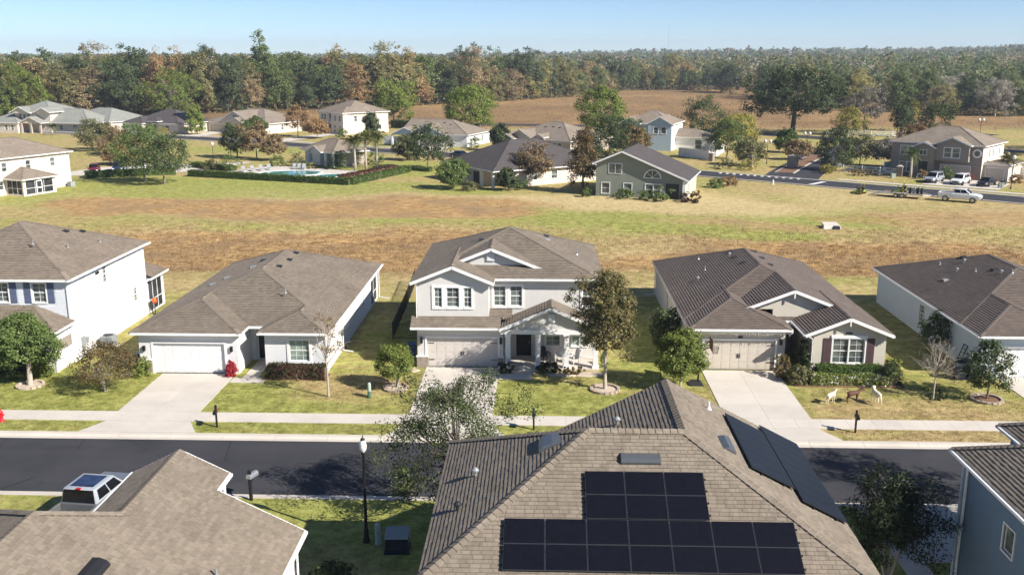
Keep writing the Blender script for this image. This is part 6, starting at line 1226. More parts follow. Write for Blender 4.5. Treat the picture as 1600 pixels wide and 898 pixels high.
pedestal('pale round utility pedestal between the lamp and the transformer', (-7.13, 38.4, 0), .98, 'pale_green_box', 'pale_green_box', .13); pedestal('utility pedestal with green foot and pale top on the lawn by the round tree', (-10.77, 56.85, 0), 1.0, 'green_box', 'pale_green_box', .11); pedestal('second small utility post beside the pedestal on the lawn', (-10.85, 57.15, 0), .75, 'pale_green_box', 'pale_green_box', .08)
def mailbox(lb, loc, rot, h=1.37, face='black'):
    r = root('mailbox', lb, 'mailbox', loc, rot); m = MB(); m.box(-.05, .05, -.05, .05, -.1, h - .1); m.lathe([(.08, h - .1), (.09, h - .06), (.03, h), (.005, h + .02)], n=8); m.build('post', 'black', r); m = MB(); m.bar((0, -.28, h - .48), (0, .12, h - .48), .06, .05); m.bar((0, 0, h - .75), (0, -.25, h - .5), .04, .04); m.build('bracket', 'black', r)
    m = MB(); pr = [(-.1, 0), (.1, 0), (.1, .13), (.07, .2), (0, .23), (-.07, .2), (-.1, .13)]; m.loft([[(x, y, h - .45 + z) for x, z in pr] for y in (-.45, .1)]); b = m.build('box', face, r); m = MB(); m.box(.1, .115, -.2, -.05, h - .35, h - .2); m.build('flag', 'red', b)
mailbox('black mailbox on a post right of the first driveway', (-18.76, 51.7, 0), R(8)); mailbox('black mailbox on the verge before the middle house', (-.38, 51.9, 0), 0); mailbox('black mailbox on the verge beside the driveway with plum shutters', (18.02, 52.05, 0), R(-6))
mailbox('tall black mailbox with a silver door on the near kerb', (-14.0, 42.45, 0), R(160), 1.6, 'galv')
for o_ in [o for o in bpy.data.objects if o.get('label') == 'tall black mailbox with a silver door on the near kerb']: o_.scale = (1.35, 1.15, 1.0)
r = root('fire_hydrant', 'red fire hydrant on the far verge at the left frame edge', 'hydrant', (-31.75, 52.2, 0)); m = MB(); m.lathe([(.16, 0), (.16, .05), (.11, .07), (.11, .5), (.14, .52), (.14, .56), (.11, .62), (.05, .7), (.03, .76)], n=12); m.build('barrel', 'red', r, True); m = MB(); m.tube([(-.2, 0, .42), (.2, 0, .42)], .05, 8); m.tube([(0, -.2, .4), (0, .0, .4)], .065, 8); m.build('nozzle', 'red', r)
r = root('fire_hydrant', 'pale hydrant at the field edge by the curving road', 'hydrant', (38.3, 160.3, 0)); m = MB(); m.lathe([(.2, 0), (.14, .07), (.14, .55), (.18, .58), (.12, .7), (.03, .85)], n=10); m.build('barrel', 'lamp_glass', r, True); m = MB(); m.tube([(-.26, 0, .45), (.26, 0, .45)], .06, 8); m.build('nozzle', 'lamp_glass', r)
r = root('air_conditioner', 'grey air conditioning condenser beside the white wall', 'condenser', (-31.85, 66.9, 0)); m = MB(); m.box(-.55, .55, -.55, .55, 0, .08); m.build('pad', 'concrete', r); m = MB(); m.box(-.42, .42, -.42, .42, .08, .95)
for i in range(14):
    z = .14 + i * .057
    for a, b in (((-.43, -.43), (.43, -.43)), ((.43, -.43), (.43, .43)), ((.43, .43), (-.43, .43)), ((-.43, .43), (-.43, -.43))): m.bar((*a, z), (*b, z), .03, .02)
m.build('coil_case', 'steel_grey', r); m = MB(); m.lathe([(.36, .95), (.36, .99), (.3, 1.0), (.08, 1.02)], n=16); m.build('fan_grille', 'dark', r)
def cart(lb, loc, rot, mat, lid=None):
    r = root('wheeled_bin', lb, 'bin', loc, rot); m = MB(); m.loft([[(-.24, -.26, .06), (.24, -.26, .06), (.24, .26, .06), (-.24, .26, .06)], [(-.31, -.34, .95), (.31, -.34, .95), (.31, .36, .95), (-.31, .36, .95)]]); m.build('body', mat, r, bevel=.02)
    m = MB(); m.loft([[(-.33, -.38, .95), (.33, -.38, .95), (.33, .4, .95), (-.33, .4, .95)], [(-.29, -.33, 1.03), (.29, -.33, 1.03), (.29, .36, 1.06), (-.29, .36, 1.06)]]); m.build('lid', lid or mat, r, bevel=.015); m = MB(); m.tube([(-.28, .42, 1.0), (.28, .42, 1.0)], .02, 6); m.build('handle', 'dark', r)
    for x in (-.27, .27): m = MB(); m.tube([(x - .04, .3, .13), (x + .04, .3, .13)], .13, 12); m.build('wheel', 'tyre', r)
cart('blue wheeled bin beside the middle garage corner', (-9.2, 65.2, 0), R(10), 'bin_blue'); cart('dark wheeled bin with a pale lid beside the pale house wall', (-27.65, 62.6, 0), R(-80), 'bin_dark', 'steel_grey'); cart('dark bin nearest the bare tree beside the pale blue wall', (27.9, 61.6, 0), R(80), 'bin_dark'); cart('dark bin close against the pale blue wall corner', (28.75, 61.7, 0), R(90), 'bin_dark', 'bin_blue'); cart('dark bin set back along the pale blue wall', (28.6, 62.9, 0), R(85), 'bin_dark')
m = MB()
for a, b in (((-.28, 0, 0), (-.28, .5, 1.6)), ((.28, 0, 0), (.28, .5, 1.6)), ((-.28, .5, 1.6), (.28, .5, 1.6)), ((-.28, 0, .04), (.28, 0, .04))): m.bar(a, b, .05, .05)
for i in range(1, 6): m.bar((-.28, .5 * i / 6, 1.6 * i / 6), (.28, .5 * i / 6, 1.6 * i / 6), .03, .04)
o = thing(m, 'leaning_rack', 'dark', 'dark frame leaning against the pale blue wall above the bins', 'rack', (28.72, 64.2, 0), R(-90))
r = root('garden_torch', 'orange round head on a dark stand behind the white house', 'stand', (-32.1, 76.2, 0)); m = MB(); m.tube([(0, 0, 0), (0, 0, 1.0)], .05, 8); m.tube([(-.25, .1, 0), (-.25, .1, .7)], .05, 8); m.lathe([(.2, 0), (.2, .04), (.05, .05)]); m.build('stand', 'dark', r); m = MB(); m.lathe([(.05, .95), (.16, 1.02), (.2, 1.18), (.16, 1.34), (.06, 1.42)], n=12); m.build('head', 'orange', r, True)
# basketball hoop
r = root('basketball_hoop', 'portable black basketball hoop beside the driveway', 'basketball hoop', (10.3, 60.1, 0), R(-90)); m = MB(); m.loft([[(-.45, -.6, 0), (.45, -.6, 0), (.45, .35, 0), (-.45, .35, 0)], [(-.3, -.45, .22), (.3, -.45, .22), (.3, .2, .22), (-.3, .2, .22)]]); m.build('base', 'black', r); m = MB(); m.bar((0, 0, .1), (0, .1, 2.7), .1, .1); m.bar((0, .1, 2.6), (0, .75, 2.95), .05, .05); m.bar((0, .1, 2.25), (0, .75, 2.55), .05, .05); m.build('pole', 'black', r)
m = MB(); m.box(-.65, .65, .75, .79, 2.35, 3.2); b = m.build('backboard', 'wood', r); m = MB()
for i in range(16): t0, t1 = i * math.pi / 8, (i + 1) * math.pi / 8; m.bar((.23 * math.cos(t0), 1.05 + .23 * math.sin(t0), 2.55), (.23 * math.cos(t1), 1.05 + .23 * math.sin(t1), 2.55), .02, .02); m.bar((.23 * math.cos(t0), 1.05 + .23 * math.sin(t0), 2.55), (.14 * math.cos(t1), 1.05 + .14 * math.sin(t1), 2.1), .012, .012)
m.build('rim', 'black', b)
# lawn deer figures
def deer(lb, loc, rot, mat, graze=False, scale=1.0):
    V = [(0, 0, .74), (.28, 0, .76), (-.26, 0, .75), (-.4, 0, .78), (-.48, 0, .72), (.37, 0, .82), (.43, 0, .93), (.48, 0, 1.02), (.59, 0, 1.0), (.68, 0, .95), (.43, .1, 1.13), (.43, -.1, 1.13)]
    Rr = [.17, .165, .15, .12, .035, .13, .09, .085, .055, .03, .022, .022]
    E = [(0, 1), (0, 2), (2, 3), (3, 4), (1, 5), (5, 6), (6, 7), (7, 8), (8, 9), (7, 10), (7, 11)]
    if graze: V[6] = (.55, 0, .98); V[7] = (.68, 0, 1.02); V[8] = (.8, 0, .95); V[9] = (.88, 0, .88); V[10] = (.62, .1, 1.14); V[11] = (.62, -.1, 1.14)
    for x, h, sg in ((.3, 1, 1), (.3, 1, -1), (-.32, 3, 1), (-.32, 3, -1)):
        k = len(V); fx = .04 * sg
        if h == 1: V += [(x, .09 * sg, .6), (x + fx, .1 * sg, .34), (x + fx + .02, .1 * sg, .02)]
        else: V += [(x + .03, .1 * sg, .58), (x - .1 + fx, .1 * sg, .34), (x - .03 + fx, .1 * sg, .02)]
        Rr += [.07, .033, .024]; E += [(h if h == 1 else 2, k), (k, k + 1), (k + 1, k + 2)]
    me = bpy.data.meshes.new('deer_figure'); me.from_pydata(V, E, []); o = bpy.data.objects.new('deer_figure', me); COL.objects.link(o); me.materials.append(M[mat])
    md = o.modifiers.new('skin', 'SKIN'); md.use_smooth_shade = True
    for i, q in enumerate(me.skin_vertices[0].data): q.radius = (Rr[i], Rr[i]); q.use_root = (i == 0)
    sb = o.modifiers.new('sub', 'SUBSURF'); sb.levels = 1; sb.render_levels = 1
    o.location = loc; o.rotation_euler = (0, 0, rot); o.scale = (scale,) * 3; return tag(o, lb, 'deer figure', 'lawn deer figures')
deer('cream lawn deer figure nearest the driveway', (17.95, 56.7, 0), R(35), 'cream_deer', scale=.82); deer('brown lawn deer figure between the two cream ones', (19.35, 56.85, 0), R(12), 'brown_deer', True, .9); deer('cream lawn deer figure farthest from the driveway', (20.75, 56.7, 0), R(100), 'cream_deer', scale=.95)
# fence beside the middle house
def picket_fence(lb, pts, h, mat='black', name='metal_fence', gap=.11, pan=2.0, rails=(.12, .9), pk=.018):
    r = root(name, lb, 'fence', (pts[0][0], pts[0][1], 0), world=True)
    for a, b in zip(pts[:-1], pts[1:]):
        a = Vector((*a, 0)); b = Vector((*b, 0)); L = (b - a).length; n = max(1, round(L / pan))
        for i in range(n):
            p = a.lerp(b, i / n); q = a.lerp(b, (i + 1) / n); m = MB()
            for rz in rails: m.bar(p + Vector((0, 0, rz * h)), q + Vector((0, 0, rz * h)), .03, .035)
            k = int((q - p).length / gap)
            for j in range(1, k): s_ = p.lerp(q, j / k); m.bar(s_ + Vector((0, 0, .08)), s_ + Vector((0, 0, h)), pk, pk)
            m.build('fence_panel', mat, r); m = MB(); m.bar(p, p + Vector((0, 0, h + .06)), .06, .06); m.build('post', mat, r)
    return r
picket_fence('black metal fence enclosing the side yard of the middle house', [(-8.6, 69.4), (-11.2, 69.4), (-11.5, 79), (-11.9, 88)], 1.4, gap=.1)
# porch chairs
def chair(lb, loc, rot, mat):
    r = root('porch_chair', lb, 'chair', loc, rot, 'porch chairs'); m = MB(); m.hexa([(-.26, -.28, .38), (.26, -.28, .38), (.26, .25, .33), (-.26, .25, .33), (-.26, -.28, .43), (.26, -.28, .43), (.26, .25, .38), (-.26, .25, .38)]); m.build('seat', mat, r); m = MB()
    for i in range(5): x = -.23 + i * .1; m.bar((x + .02, .24, .36), (x + .02, .48, 1.0 - .04 * abs(i - 2)), .085, .02)
    m.build('backrest', mat, r)
    for x in (-.28, .28): m = MB(); m.bar((x, -.3, .6), (x, .35, .6), .09, .025); m.build('armrest', mat, r)
    for x, y in ((-.27, -.26), (.27, -.26), (-.27, .25), (.27, .25)): m = MB(); m.bar((x, y, 0), (x, y, .6), .05, .05); m.build('leg', mat, r)
chair('dark porch chair nearest the front door', (.3, 64.3, .12), R(25), 'dark'); chair('white porch chair in the middle of the porch', (1.35, 64.2, .12), R(-15), 'white'); chair('white porch chair by the third column', (2.3, 63.9, .12), R(-50), 'white')
# storm drain in the hollow
r = root('storm_drain', 'pale concrete storm drain headwall in the dry hollow', 'storm drain', (36.1, 119.5, float(gz(36.1, 119.5)))); m = MB(); m.hexa([(-1.2, -.9, -.2), (1.2, -.9, -.2), (.9, .9, -.2), (-.9, .9, -.2), (-1.0, -.5, .35), (1.0, -.5, .35), (.9, .9, .6), (-.9, .9, .6)]); m.build('headwall', 'concrete', r); m = MB(); m.hexa([(.1, -.95, -.1), (.9, -.95, -.1), (.9, -.5, -.1), (.1, -.5, -.1), (.15, -.93, .25), (.85, -.93, .25), (.85, -.55, .36), (.15, -.55, .36)]); m.build('pipe_mouth', 'dark', r)
# entrance: piers, fences, lamps, sign
for x, y, h, wd, lb in ((39.9, 186.0, 2.1, 1.1, 'brown stone gate pier left of the entrance road'), (47.6, 184.6, 2.3, 1.6, 'stone gate wall in the entrance median'), (63.5, 172.6, 1.7, 1.0, 'dark stone pier at the end of the white rail fence'), (34.3, 196.5, 1.6, .9, 'small brick pier of the white vinyl fence')):
    r = root('gate_pier', lb, 'pier', (x, y, 0), R(-35)); m = MB(); m.box(-wd / 2, wd / 2, -wd / 2, wd / 2, 0, h); m.build('shaft', 'stone', r); m = MB(); m.loft([[(-wd / 2 - .1, -wd / 2 - .1, h), (wd / 2 + .1, -wd / 2 - .1, h), (wd / 2 + .1, wd / 2 + .1, h), (-wd / 2 - .1, wd / 2 + .1, h)], [(-.1, -.1, h + .25), (.1, -.1, h + .25), (.1, .1, h + .25), (-.1, .1, h + .25)]]); m.build('cap', 'concrete', r)
def rail_fence(lb, pts, h=1.2, cross=False, z=0):
    r = root('rail_fence', lb, 'fence', (pts[0][0], pts[0][1], z), world=True)
    for a, b in zip(pts[:-1], pts[1:]):
        a = Vector((*a, z)); b = Vector((*b, z)); m = MB(); m.bar(a, a + Vector((0, 0, h + .15)), .14, .14); m.build('post', 'white', r)
        for rz in (.3, .62, .95): m = MB(); m.bar(a + Vector((0, 0, rz * h)), b + Vector((0, 0, rz * h)), .05, .14); m.build('rail', 'white', r)
        if cross: m = MB(); m.bar(a + Vector((0, 0, .1)), b + Vector((0, 0, h)), .05, .1); m.bar(a + Vector((0, 0, h)), b + Vector((0, 0, .1)), .05, .1); m.build('brace', 'white', r)
rail_fence('white rail fence beside the entrance sidewalk', [(55.2, 178.0), (58.0, 176.2), (60.6, 174.4), (63.2, 172.8)], 1.3, True)
rail_fence('curved white rail fence far beyond the avenue', [(76, 262), (81, 259), (86, 256.5), (91, 255.5), (96, 256)], 1.5, True)
def panel_fence(lb, pts, h=1.8):
    r = root('vinyl_fence', lb, 'fence', (pts[0][0], pts[0][1], 0), world=True)
    for a, b in zip(pts[:-1], pts[1:]):
        a = Vector((*a, 0)); b = Vector((*b, 0)); n = max(1, round((b - a).length / 2.2))
        for i in range(n): p, q = a.lerp(b, i / n), a.lerp(b, (i + 1) / n); m = MB(); m.bar(p + Vector((0, 0, h / 2 + .05)), q + Vector((0, 0, h / 2 + .05)), .05, h); m.build('fence_panel', 'white', r); m = MB(); m.bar(p, p + Vector((0, 0, h + .2)), .13, .13); m.build('post', 'white', r)
panel_fence('white vinyl fence right of the white and blue house', [(29, 206), (34, 198), (40, 214), (36.5, 219)]); panel_fence('white vinyl fence panel left of the taupe house', [(62.5, 177.8), (66.5, 180.5)], 1.9); panel_fence('white vinyl fence right of the taupe house', [(84, 171), (96, 160)], 1.8); panel_fence('pale fence line left of the pale blue gabled house', [(-38.5, 233), (-33.5, 231)], 1.8); panel_fence('white vinyl fence behind the pale blue gabled house', [(-13, 240), (5, 231)], 1.9)
def twin_lamp(lb, x, y, h=5.0, one=False):
    r = root('globe_lamp', lb, 'street lamp', (x, y, 0)); m = MB(); m.lathe([(.14, 0), (.1, .3), (.06, .6), (.05, h - .5)], n=8)
    if not one: m.bar((-.55, 0, h - .55), (.55, 0, h - .55), .06, .06)
    m.build('post', 'black', r)
    for dx in ((0,) if one else (-.5, .5)): m = MB(); m.lathe([(.1, h - .5), (.28, h - .3), (.3, h - .1), (.18, h + .12), (.02, h + .2)], (dx, 0, 0), 10); m.build('globe', 'lamp_glass', r, True)
twin_lamp('twin globe lamp left of the entrance median', 44.3, 191.5, 4.6); twin_lamp('twin globe lamp behind the entrance median', 55.8, 206, 5.0); twin_lamp('twin globe lamp on the avenue behind the taupe house', 104.5, 235, 6.0); twin_lamp('distant twin globe lamp right along the avenue', 121.0, 246, 6.2); twin_lamp('white topped lamp by the curved fence', 84.5, 262, 4.5, True); twin_lamp('single globe lamp at the right of the taupe driveway', 75.3, 156.2, 5.2, True); twin_lamp('single globe lamp on the lawn left of the pool', -64.5, 187, 4.2, True)
r = root('road_sign', 'small pale sign on a post at the entrance corner', 'road sign', (52.2, 170.6, 0), R(-30)); m = MB(); m.bar((0, 0, 0), (0, 0, 2.1), .06, .06); m.build('post', 'galv', r); m = MB(); m.lathe([(.38, -.015), (.38, .015), (.01, .016)], n=8); o = m.build('plate', 'lamp_glass', r); o.rotation_euler = (R(90), 0, R(0)); o.location = (0, -.06, 2.2)
for x, y, lb in ((61.3, 169.6, 'pale utility box on the lawn left of the taupe house'), (74.2, 157.2, 'short pale post beside the lamp at the taupe driveway')): m = MB(); m.box(-.35, .35, -.3, .3, 0, .75); m.box(-.38, .38, -.33, .33, .75, .82); thing(m, 'utility_box', 'pale_green_box', lb, 'utility box', (x, y, 0))
m = MB(); m.tube([(0, 0, 0), (0, 0, 112)], [.5, .3], 5)
for i in range(9): m.bar((-.6, 0, 10 + i * 11), (.6, 0, 16 + i * 11), .15, .15)
thing(m, 'radio_mast', 'steel_grey', 'thin radio mast on the horizon above the wood', 'mast', (390, 3100, 0))
# pool
r = root('pool_deck', 'pale paved deck round the swimming pool', None, (0, 0, 0)); r["kind"] = 'structure'
for q in quadgrid((-58.5, 174.5), (-36, 163.5), (-33.5, 176), (-52, 184.5), 10, 6): m = MB(); m.hexa([(x, y, 0) for x, y in q] + [(x, y, .09) for x, y in q]); m.build('slab', 'concrete', r)
def pool(lb, pts, loc):
    r = root('swimming_pool', lb, 'pool', loc); m = MB(); m.poly([(x, y, .125) for x, y in pts]); m.build('water_surface', 'water', r); m = MB(); n = len(pts)
    for i in range(n): a, b = pts[i], pts[(i + 1) % n]; m.bar((*a, .12), (*b, .12), .35, .09)
    m.build('coping', 'white', r)
pool('turquoise free-form swimming pool behind the clipped hedge', [(5.2 * math.cos(t * .393) * (1 + .15 * math.sin(t)), 4.0 * math.sin(t * .393)) for t in range(16)], (-45.5, 172.6, 0)); pool('small dark pool right of the turquoise pool', [(2.6 * math.cos(t * .524), 2.2 * math.sin(t * .524)) for t in range(12)], (-37.6, 169.2, 0))
def lounger(lb, loc, rot):
    r = root('pool_lounger', lb, 'lounger', loc, rot, 'pool loungers'); m = MB(); m.box(-.33, .33, -1.0, .25, .3, .38); m.build('seat', 'steel_grey', r); m = MB(); m.hexa([(-.33, .25, .3), (.33, .25, .3), (.33, .75, .95), (-.33, .75, .95), (-.33, .25, .38), (.33, .25, .38), (.33, .7, 1.0), (-.33, .7, 1.0)]); m.build('backrest', 'steel_grey', r)
    for x, y in ((-.3, -.9), (.3, -.9), (-.3, .3), (.3, .3)): m = MB(); m.bar((x, y, .08), (x, y, .3), .05, .05); m.build('leg', 'white', r)
for i, (x, y) in enumerate(((-54.8, 174.6), (-53.5, 175.8), (-52.2, 176.9), (-51.0, 178.0))): lounger(['first', 'second', 'third', 'fourth'][i] + ' grey lounger from the left beside the pool', (x, y, .09), R(20))
for i, (x, y) in enumerate(((-46.6, 179.5), (-45.6, 179.1), (-44.6, 178.7))): lounger(['left', 'middle', 'right'][i] + ' one of the three loungers before the pool house', (x, y, .09), R(10))
m = MB(); m.box(-1.0, 1.0, -.08, .08, 1.1, 1.7); m.bar((-.8, 0, 0), (-.8, 0, 1.2), .1, .1); m.bar((.8, 0, 0), (.8, 0, 1.2), .1, .1); thing(m, 'notice_board', 'dark', 'dark notice board on the lawn left of the pool', 'notice board', (-66.5, 206, 0), R(-20))

# ---------------------------------------------------------------- vehicles (local frame: x forward, y left)
def wheel(r, x, y, rad=.36, wd=.24, rim='chrome'):
    t = MB(); sg = 1 if y > 0 else -1; n = 18; prof = [(rad * .62, -wd / 2), (rad * .93, -wd / 2), (rad, -wd / 2 + .05), (rad, wd / 2 - .05), (rad * .93, wd / 2), (rad * .62, wd / 2)]; secs = [[(x + p * math.cos(i * 2 * math.pi / n), y + q, rad + p * math.sin(i * 2 * math.pi / n)) for i in range(n)] for p, q in prof]
    t.loft(secs, caps=False); w_ = t.build('wheel', 'tyre', r, True); k = MB(); yy = y + sg * (wd / 2 - .04); k.loft([[(x + p * math.cos(i * 2 * math.pi / n), yy + sg * q, rad + p * math.sin(i * 2 * math.pi / n)) for i in range(n)] for p, q in ((rad * .64, 0), (rad * .55, -.03), (rad * .2, -.01), (rad * .18, .03))]); k.build('rim', rim, w_)
def vehicle(lb, loc, rot, kind, paint, name='parked_car', cat='car', group=None, roofglass=False, cabpaint=None):
    r = root(name, lb, cat, loc, rot, group)
    if kind == 'pickup': L, W, st, cab, ht, wh = 5.8, 1.0, [(-2.9, 1.2, .92, .5), (-2.8, 1.25, .96, .45), (-1.0, 1.28, 1.0, .42), (1.2, 1.28, 1.0, .42), (1.75, 1.27, .98, .42), (2.6, 1.18, .93, .44), (2.88, 1.02, .86, .55)], (-.95, 1.6, -.84, .8, 1.93, .78), 1.28, .42
    elif kind == 'suv': L, W, st, cab, ht, wh = 4.8, .95, [(-2.4, .9, .84, .5), (-2.3, 1.0, .9, .35), (-1.0, 1.02, .95, .3), (1.0, 1.02, .95, .3), (2.0, .95, .9, .34), (2.38, .78, .78, .48)], (-2.25, 1.25, -1.95, .5, 1.72, .72), 1.0, .37
    else: L, W, st, cab, ht, wh = 4.7, .92, [(-2.35, .8, .8, .45), (-2.2, .92, .88, .32), (-1.0, .95, .92, .28), (.9, .92, .92, .28), (1.9, .82, .88, .32), (2.33, .66, .76, .44)], (-1.7, 1.2, -1.05, .35, 1.45, .66), .93, .34
    m = MB(); secs = []
    for x, zt, wd, zb in st: secs.append([(x, -wd * .86, zb), (x, -wd * .98, zb + .14), (x, -wd, (zt + zb) / 2), (x, -wd * .97, zt - .1), (x, -wd * .88, zt), (x, wd * .88, zt), (x, wd * .97, zt - .1), (x, wd, (zt + zb) / 2), (x, wd * .98, zb + .14), (x, wd * .86, zb)])
    bed = kind == 'pickup'
    if bed:   # open box behind the cab
        m.loft([s for s in secs if s[0][0] >= -1.0]); m.box(-2.85, -1.0, -.96, -.84, .5, 1.27); m.box(-2.85, -1.0, .84, .96, .5, 1.27); m.box(-2.85, -1.0, -.84, .84, .5, .72)
    else: m.loft(secs)
    body = m.build('body', paint, r, False, bevel=.04)
    if bed:
        m = MB(); m.box(-2.92, -2.86, -.9, .9, .58, 1.26); g_ = m.build('tailgate', paint, r); m = MB(); m.box(-2.94, -2.92, -.16, .16, 1.06, 1.14); m.build('handle', 'black', g_); m = MB(); m.box(-3.02, -2.9, -.92, .92, .38, .54); m.build('rear_bumper', 'chrome', r); m = MB(); m.box(-2.84, -1.02, -.82, .82, .725, .74); m.build('bed_liner', 'black', r); m = MB(); m.box(-3.035, -3.02, -.16, .16, .42, .53); m.build('number_plate', 'lamp_glass', r)
    a, b, at_, bt, zt, wt = cab; wb = W * .9; z0 = ht - .06
    B0 = [(a, -wb, z0), (b, -wb, z0), (b, wb, z0), (a, wb, z0)]; T0 = [(at_, -wt, zt), (bt, -wt, zt), (bt, wt, zt), (at_, wt, zt)]
    m = MB(); m.loft([B0, T0]); m.build('cabin', cabpaint or paint, r, True, bevel=.09)
    def pane(p, q, s, t_, nm, i0=.05, i1=.95, j0=.12, j1=.93):
        p, q, s, t_ = map(Vector, (p, q, s, t_)); f = lambda u, v: (p.lerp(q, u)).lerp(t_.lerp(s, u), v); n_ = (q - p).cross(t_ - p).normalized() * .012; m = MB(); m.hexa([f(i0, j0) - n_, f(i1, j0) - n_, f(i1, j1) - n_, f(i0, j1) - n_, f(i0, j0) + n_, f(i1, j0) + n_, f(i1, j1) + n_, f(i0, j1) + n_]); m.build(nm, 'glass_car', r)
    pane(B0[1], B0[2], T0[2], T0[1], 'windscreen'); pane(B0[3], B0[0], T0[0], T0[3], 'rear_window')
    for s_ in ((B0[0], B0[1], T0[1], T0[0]), (B0[2], B0[3], T0[3], T0[2])):
        for i0, i1 in ((.1, .36), (.40, .66), (.69, .9)) if kind == 'suv' else ((.1, .47), (.51, .9)): pane(*s_, 'side_window', i0, i1, .22, .88)
    if roofglass: m = MB(); m.box(at_ + .25, bt - .2, -wt * .72, wt * .72, zt + .0, zt + .02); m.build('roof_glass', 'glass_blue', r); m = MB(); m.box(at_ - .03, at_ + .08, -.1, .1, zt - .03, zt + .03); m.build('brake_lamp', 'tail', r)
    xr, xf = st[0][0], st[-1][0]
    for y in (-.72, .72):
        m = MB(); m.box(xf - .1, xf + .03, y - .16, y + .16, st[-1][1] - .2, st[-1][1] - .04); m.build('headlight', 'head', r); m = MB(); yy = y * (1.2 if bed else 1.05); m.box(xr - .03, xr + .06, yy - .08, yy + .08, .68, .95); m.build('taillight', 'tail', r)
    m = MB(); m.box(xf - .02, xf + .04, -.45, .45, .45, .66); m.build('grille', 'black', r)
    ax = (-L * .31, L * .31) if kind != 'pickup' else (-1.85, 1.85)
    for x in ax:
        for y in (-W * .93, W * .93): wheel(r, x, y, wh)
    for y in (-W - .06, W + .06): m = MB(); m.box(b - .42, b - .3, y - .09, y + .09, ht - .02, ht + .12); m.build('side_mirror', 'black', r)
    return r
M['glass_blue'] = glassy('panoramic_roof_glass', (.02, .03, .07), .04, .8)
vehicle('pale-roofed pickup truck with a dark open bed parked before the near house', (-20.75, 40.2, .035), R(84), 'pickup', 'car_grey', 'pickup_truck', 'pickup', roofglass=True, cabpaint='car_silver')
m = MB(); m.lathe([(.12, 0), (.16, .12), (.1, .25), (.03, .27)], n=8); thing(m, 'yellow_bag', 'yellow', 'small yellow bundle in the bed of the near pickup', 'bag', (-21.1, 38.1, .78)); m = MB(); m.bar((0, 0, 0), (.5, .2, .2), .12, .06); m.bar((.1, .3, 0), (.45, -.1, .25), .05, .05); thing(m, 'tool_bundle', 'cream_deer', 'pale tools lying in the bed of the near pickup', 'tools', (-20.6, 38.3, .78))
rdir = math.atan2(139 - 142, 63.3 - 58.6)
dv = Vector((math.cos(rdir), math.sin(rdir), 0))
vehicle('white work pickup towing the flat trailer on the curving road', (61.3, 142.0, .03), rdir, 'pickup', 'car_white', 'pickup_truck', 'pickup')
t0 = Vector((61.3, 142.0, .03)) - dv * 7.9
r = root('flatbed_trailer', 'white flatbed trailer with ramp behind the work pickup', 'trailer', tuple(t0), rdir); m = MB(); m.box(-3.0, 3.0, -1.0, 1.0, .52, .62); m.build('deck', 'wood', r); m = MB()
for y in (-1.02, 1.02): m.bar((-3.0, y, .6), (3.0, y, .6), .08, .2)
m.bar((3.0, -1.0, .6), (4.3, 0, .55), .1, .12); m.bar((3.0, 1.0, .6), (4.3, 0, .55), .1, .12); m.build('frame', 'white', r)
for y in (-1.2, 1.2):
    for x in (-.85, .05): wheel(r, x, y, .34, .2)
    m = MB(); m.box(-1.3, .5, y - .14, y + .14, .72, .78); m.build('mudguard', 'white', r)
m = MB()
for y in (-.6, .6): m.hexa([(-4.9, y - .3, .03), (-3.0, y - .3, .52), (-3.0, y + .3, .52), (-4.9, y + .3, .03), (-4.9, y - .3, .08), (-3.0, y - .3, .6), (-3.0, y + .3, .6), (-4.9, y + .3, .08)])
m.build('ramp', 'galv', r)
def mower(lb, loc, rot):
    r = root('ride_on_mower', lb, 'mower', loc, rot, 'ride-on mowers'); m = MB(); m.box(-.2, .75, -.65, .65, .15, .35); m.build('cutting_deck', 'lime', r); m = MB(); m.box(-.95, .2, -.4, .4, .35, .7); m.build('chassis', 'lime', r); m = MB(); m.box(-.95, -.45, -.35, .35, .7, 1.05); m.build('engine', 'dark', r); m = MB(); m.box(-.35, .1, -.26, .26, .75, .85); m.hexa([(-.45, -.26, .8), (-.33, -.26, .8), (-.33, .26, .8), (-.45, .26, .8), (-.6, -.24, 1.35), (-.5, -.24, 1.35), (-.5, .24, 1.35), (-.6, .24, 1.35)]); m.build('seat', 'black', r)
    m = MB(); m.tube([(-.55, -.5, .6), (-.6, -.5, 1.75), (-.6, .5, 1.75), (-.55, .5, .6)], .04, 6); m.build('roll_bar', 'yellow', r)
    for y in (-.2, .2): m = MB(); m.tube([(.1, y * 1.6, .7), (.25, y * 1.4, 1.1), (.2, y * .4, 1.15)], .025, 6); m.build('control_lever', 'black', r)
    for x, y, q, wd in ((-.65, -.55, .3, .25), (-.65, .55, .3, .25), (.95, -.45, .16, .15), (.95, .45, .16, .15)): wheel(r, x, y, q, wd, 'yellow')
mower('lime green ride-on mower standing on the flat trailer', tuple(t0 + dv * -.6 + Vector((0, 0, .62))), rdir + R(180)); mower('lime green ride-on mower on the road behind the trailer ramp', tuple(t0 - dv * 6.6), rdir + R(170))
for i in range(4): m = MB(); m.bar((0, 0, 0), (0, 0, .9), .3, .35); m.tube([(0, 0, .9), (.2, 0, 1.2)], .03, 6); p = t0 + dv * (.9 + i * .55) + Vector((0, 0, .62)); thing(m, 'garden_machine', ['dark', 'steel_grey', 'black', 'bin_dark'][i], ['first', 'second', 'third', 'fourth'][i] + ' small dark machine ahead of the mower on the trailer', 'machine', tuple(p), rdir)
vehicle('silver car left of three on the taupe house driveway', (66.2, 164.2, .03), R(228), 'suv', 'car_silver'); vehicle('white car in the middle of the taupe house driveway', (69.6, 161.8, .03), R(228), 'suv', 'car_white'); vehicle('black car right of three on the taupe house driveway', (73.0, 159.8, .03), R(228), 'sedan', 'car_black')
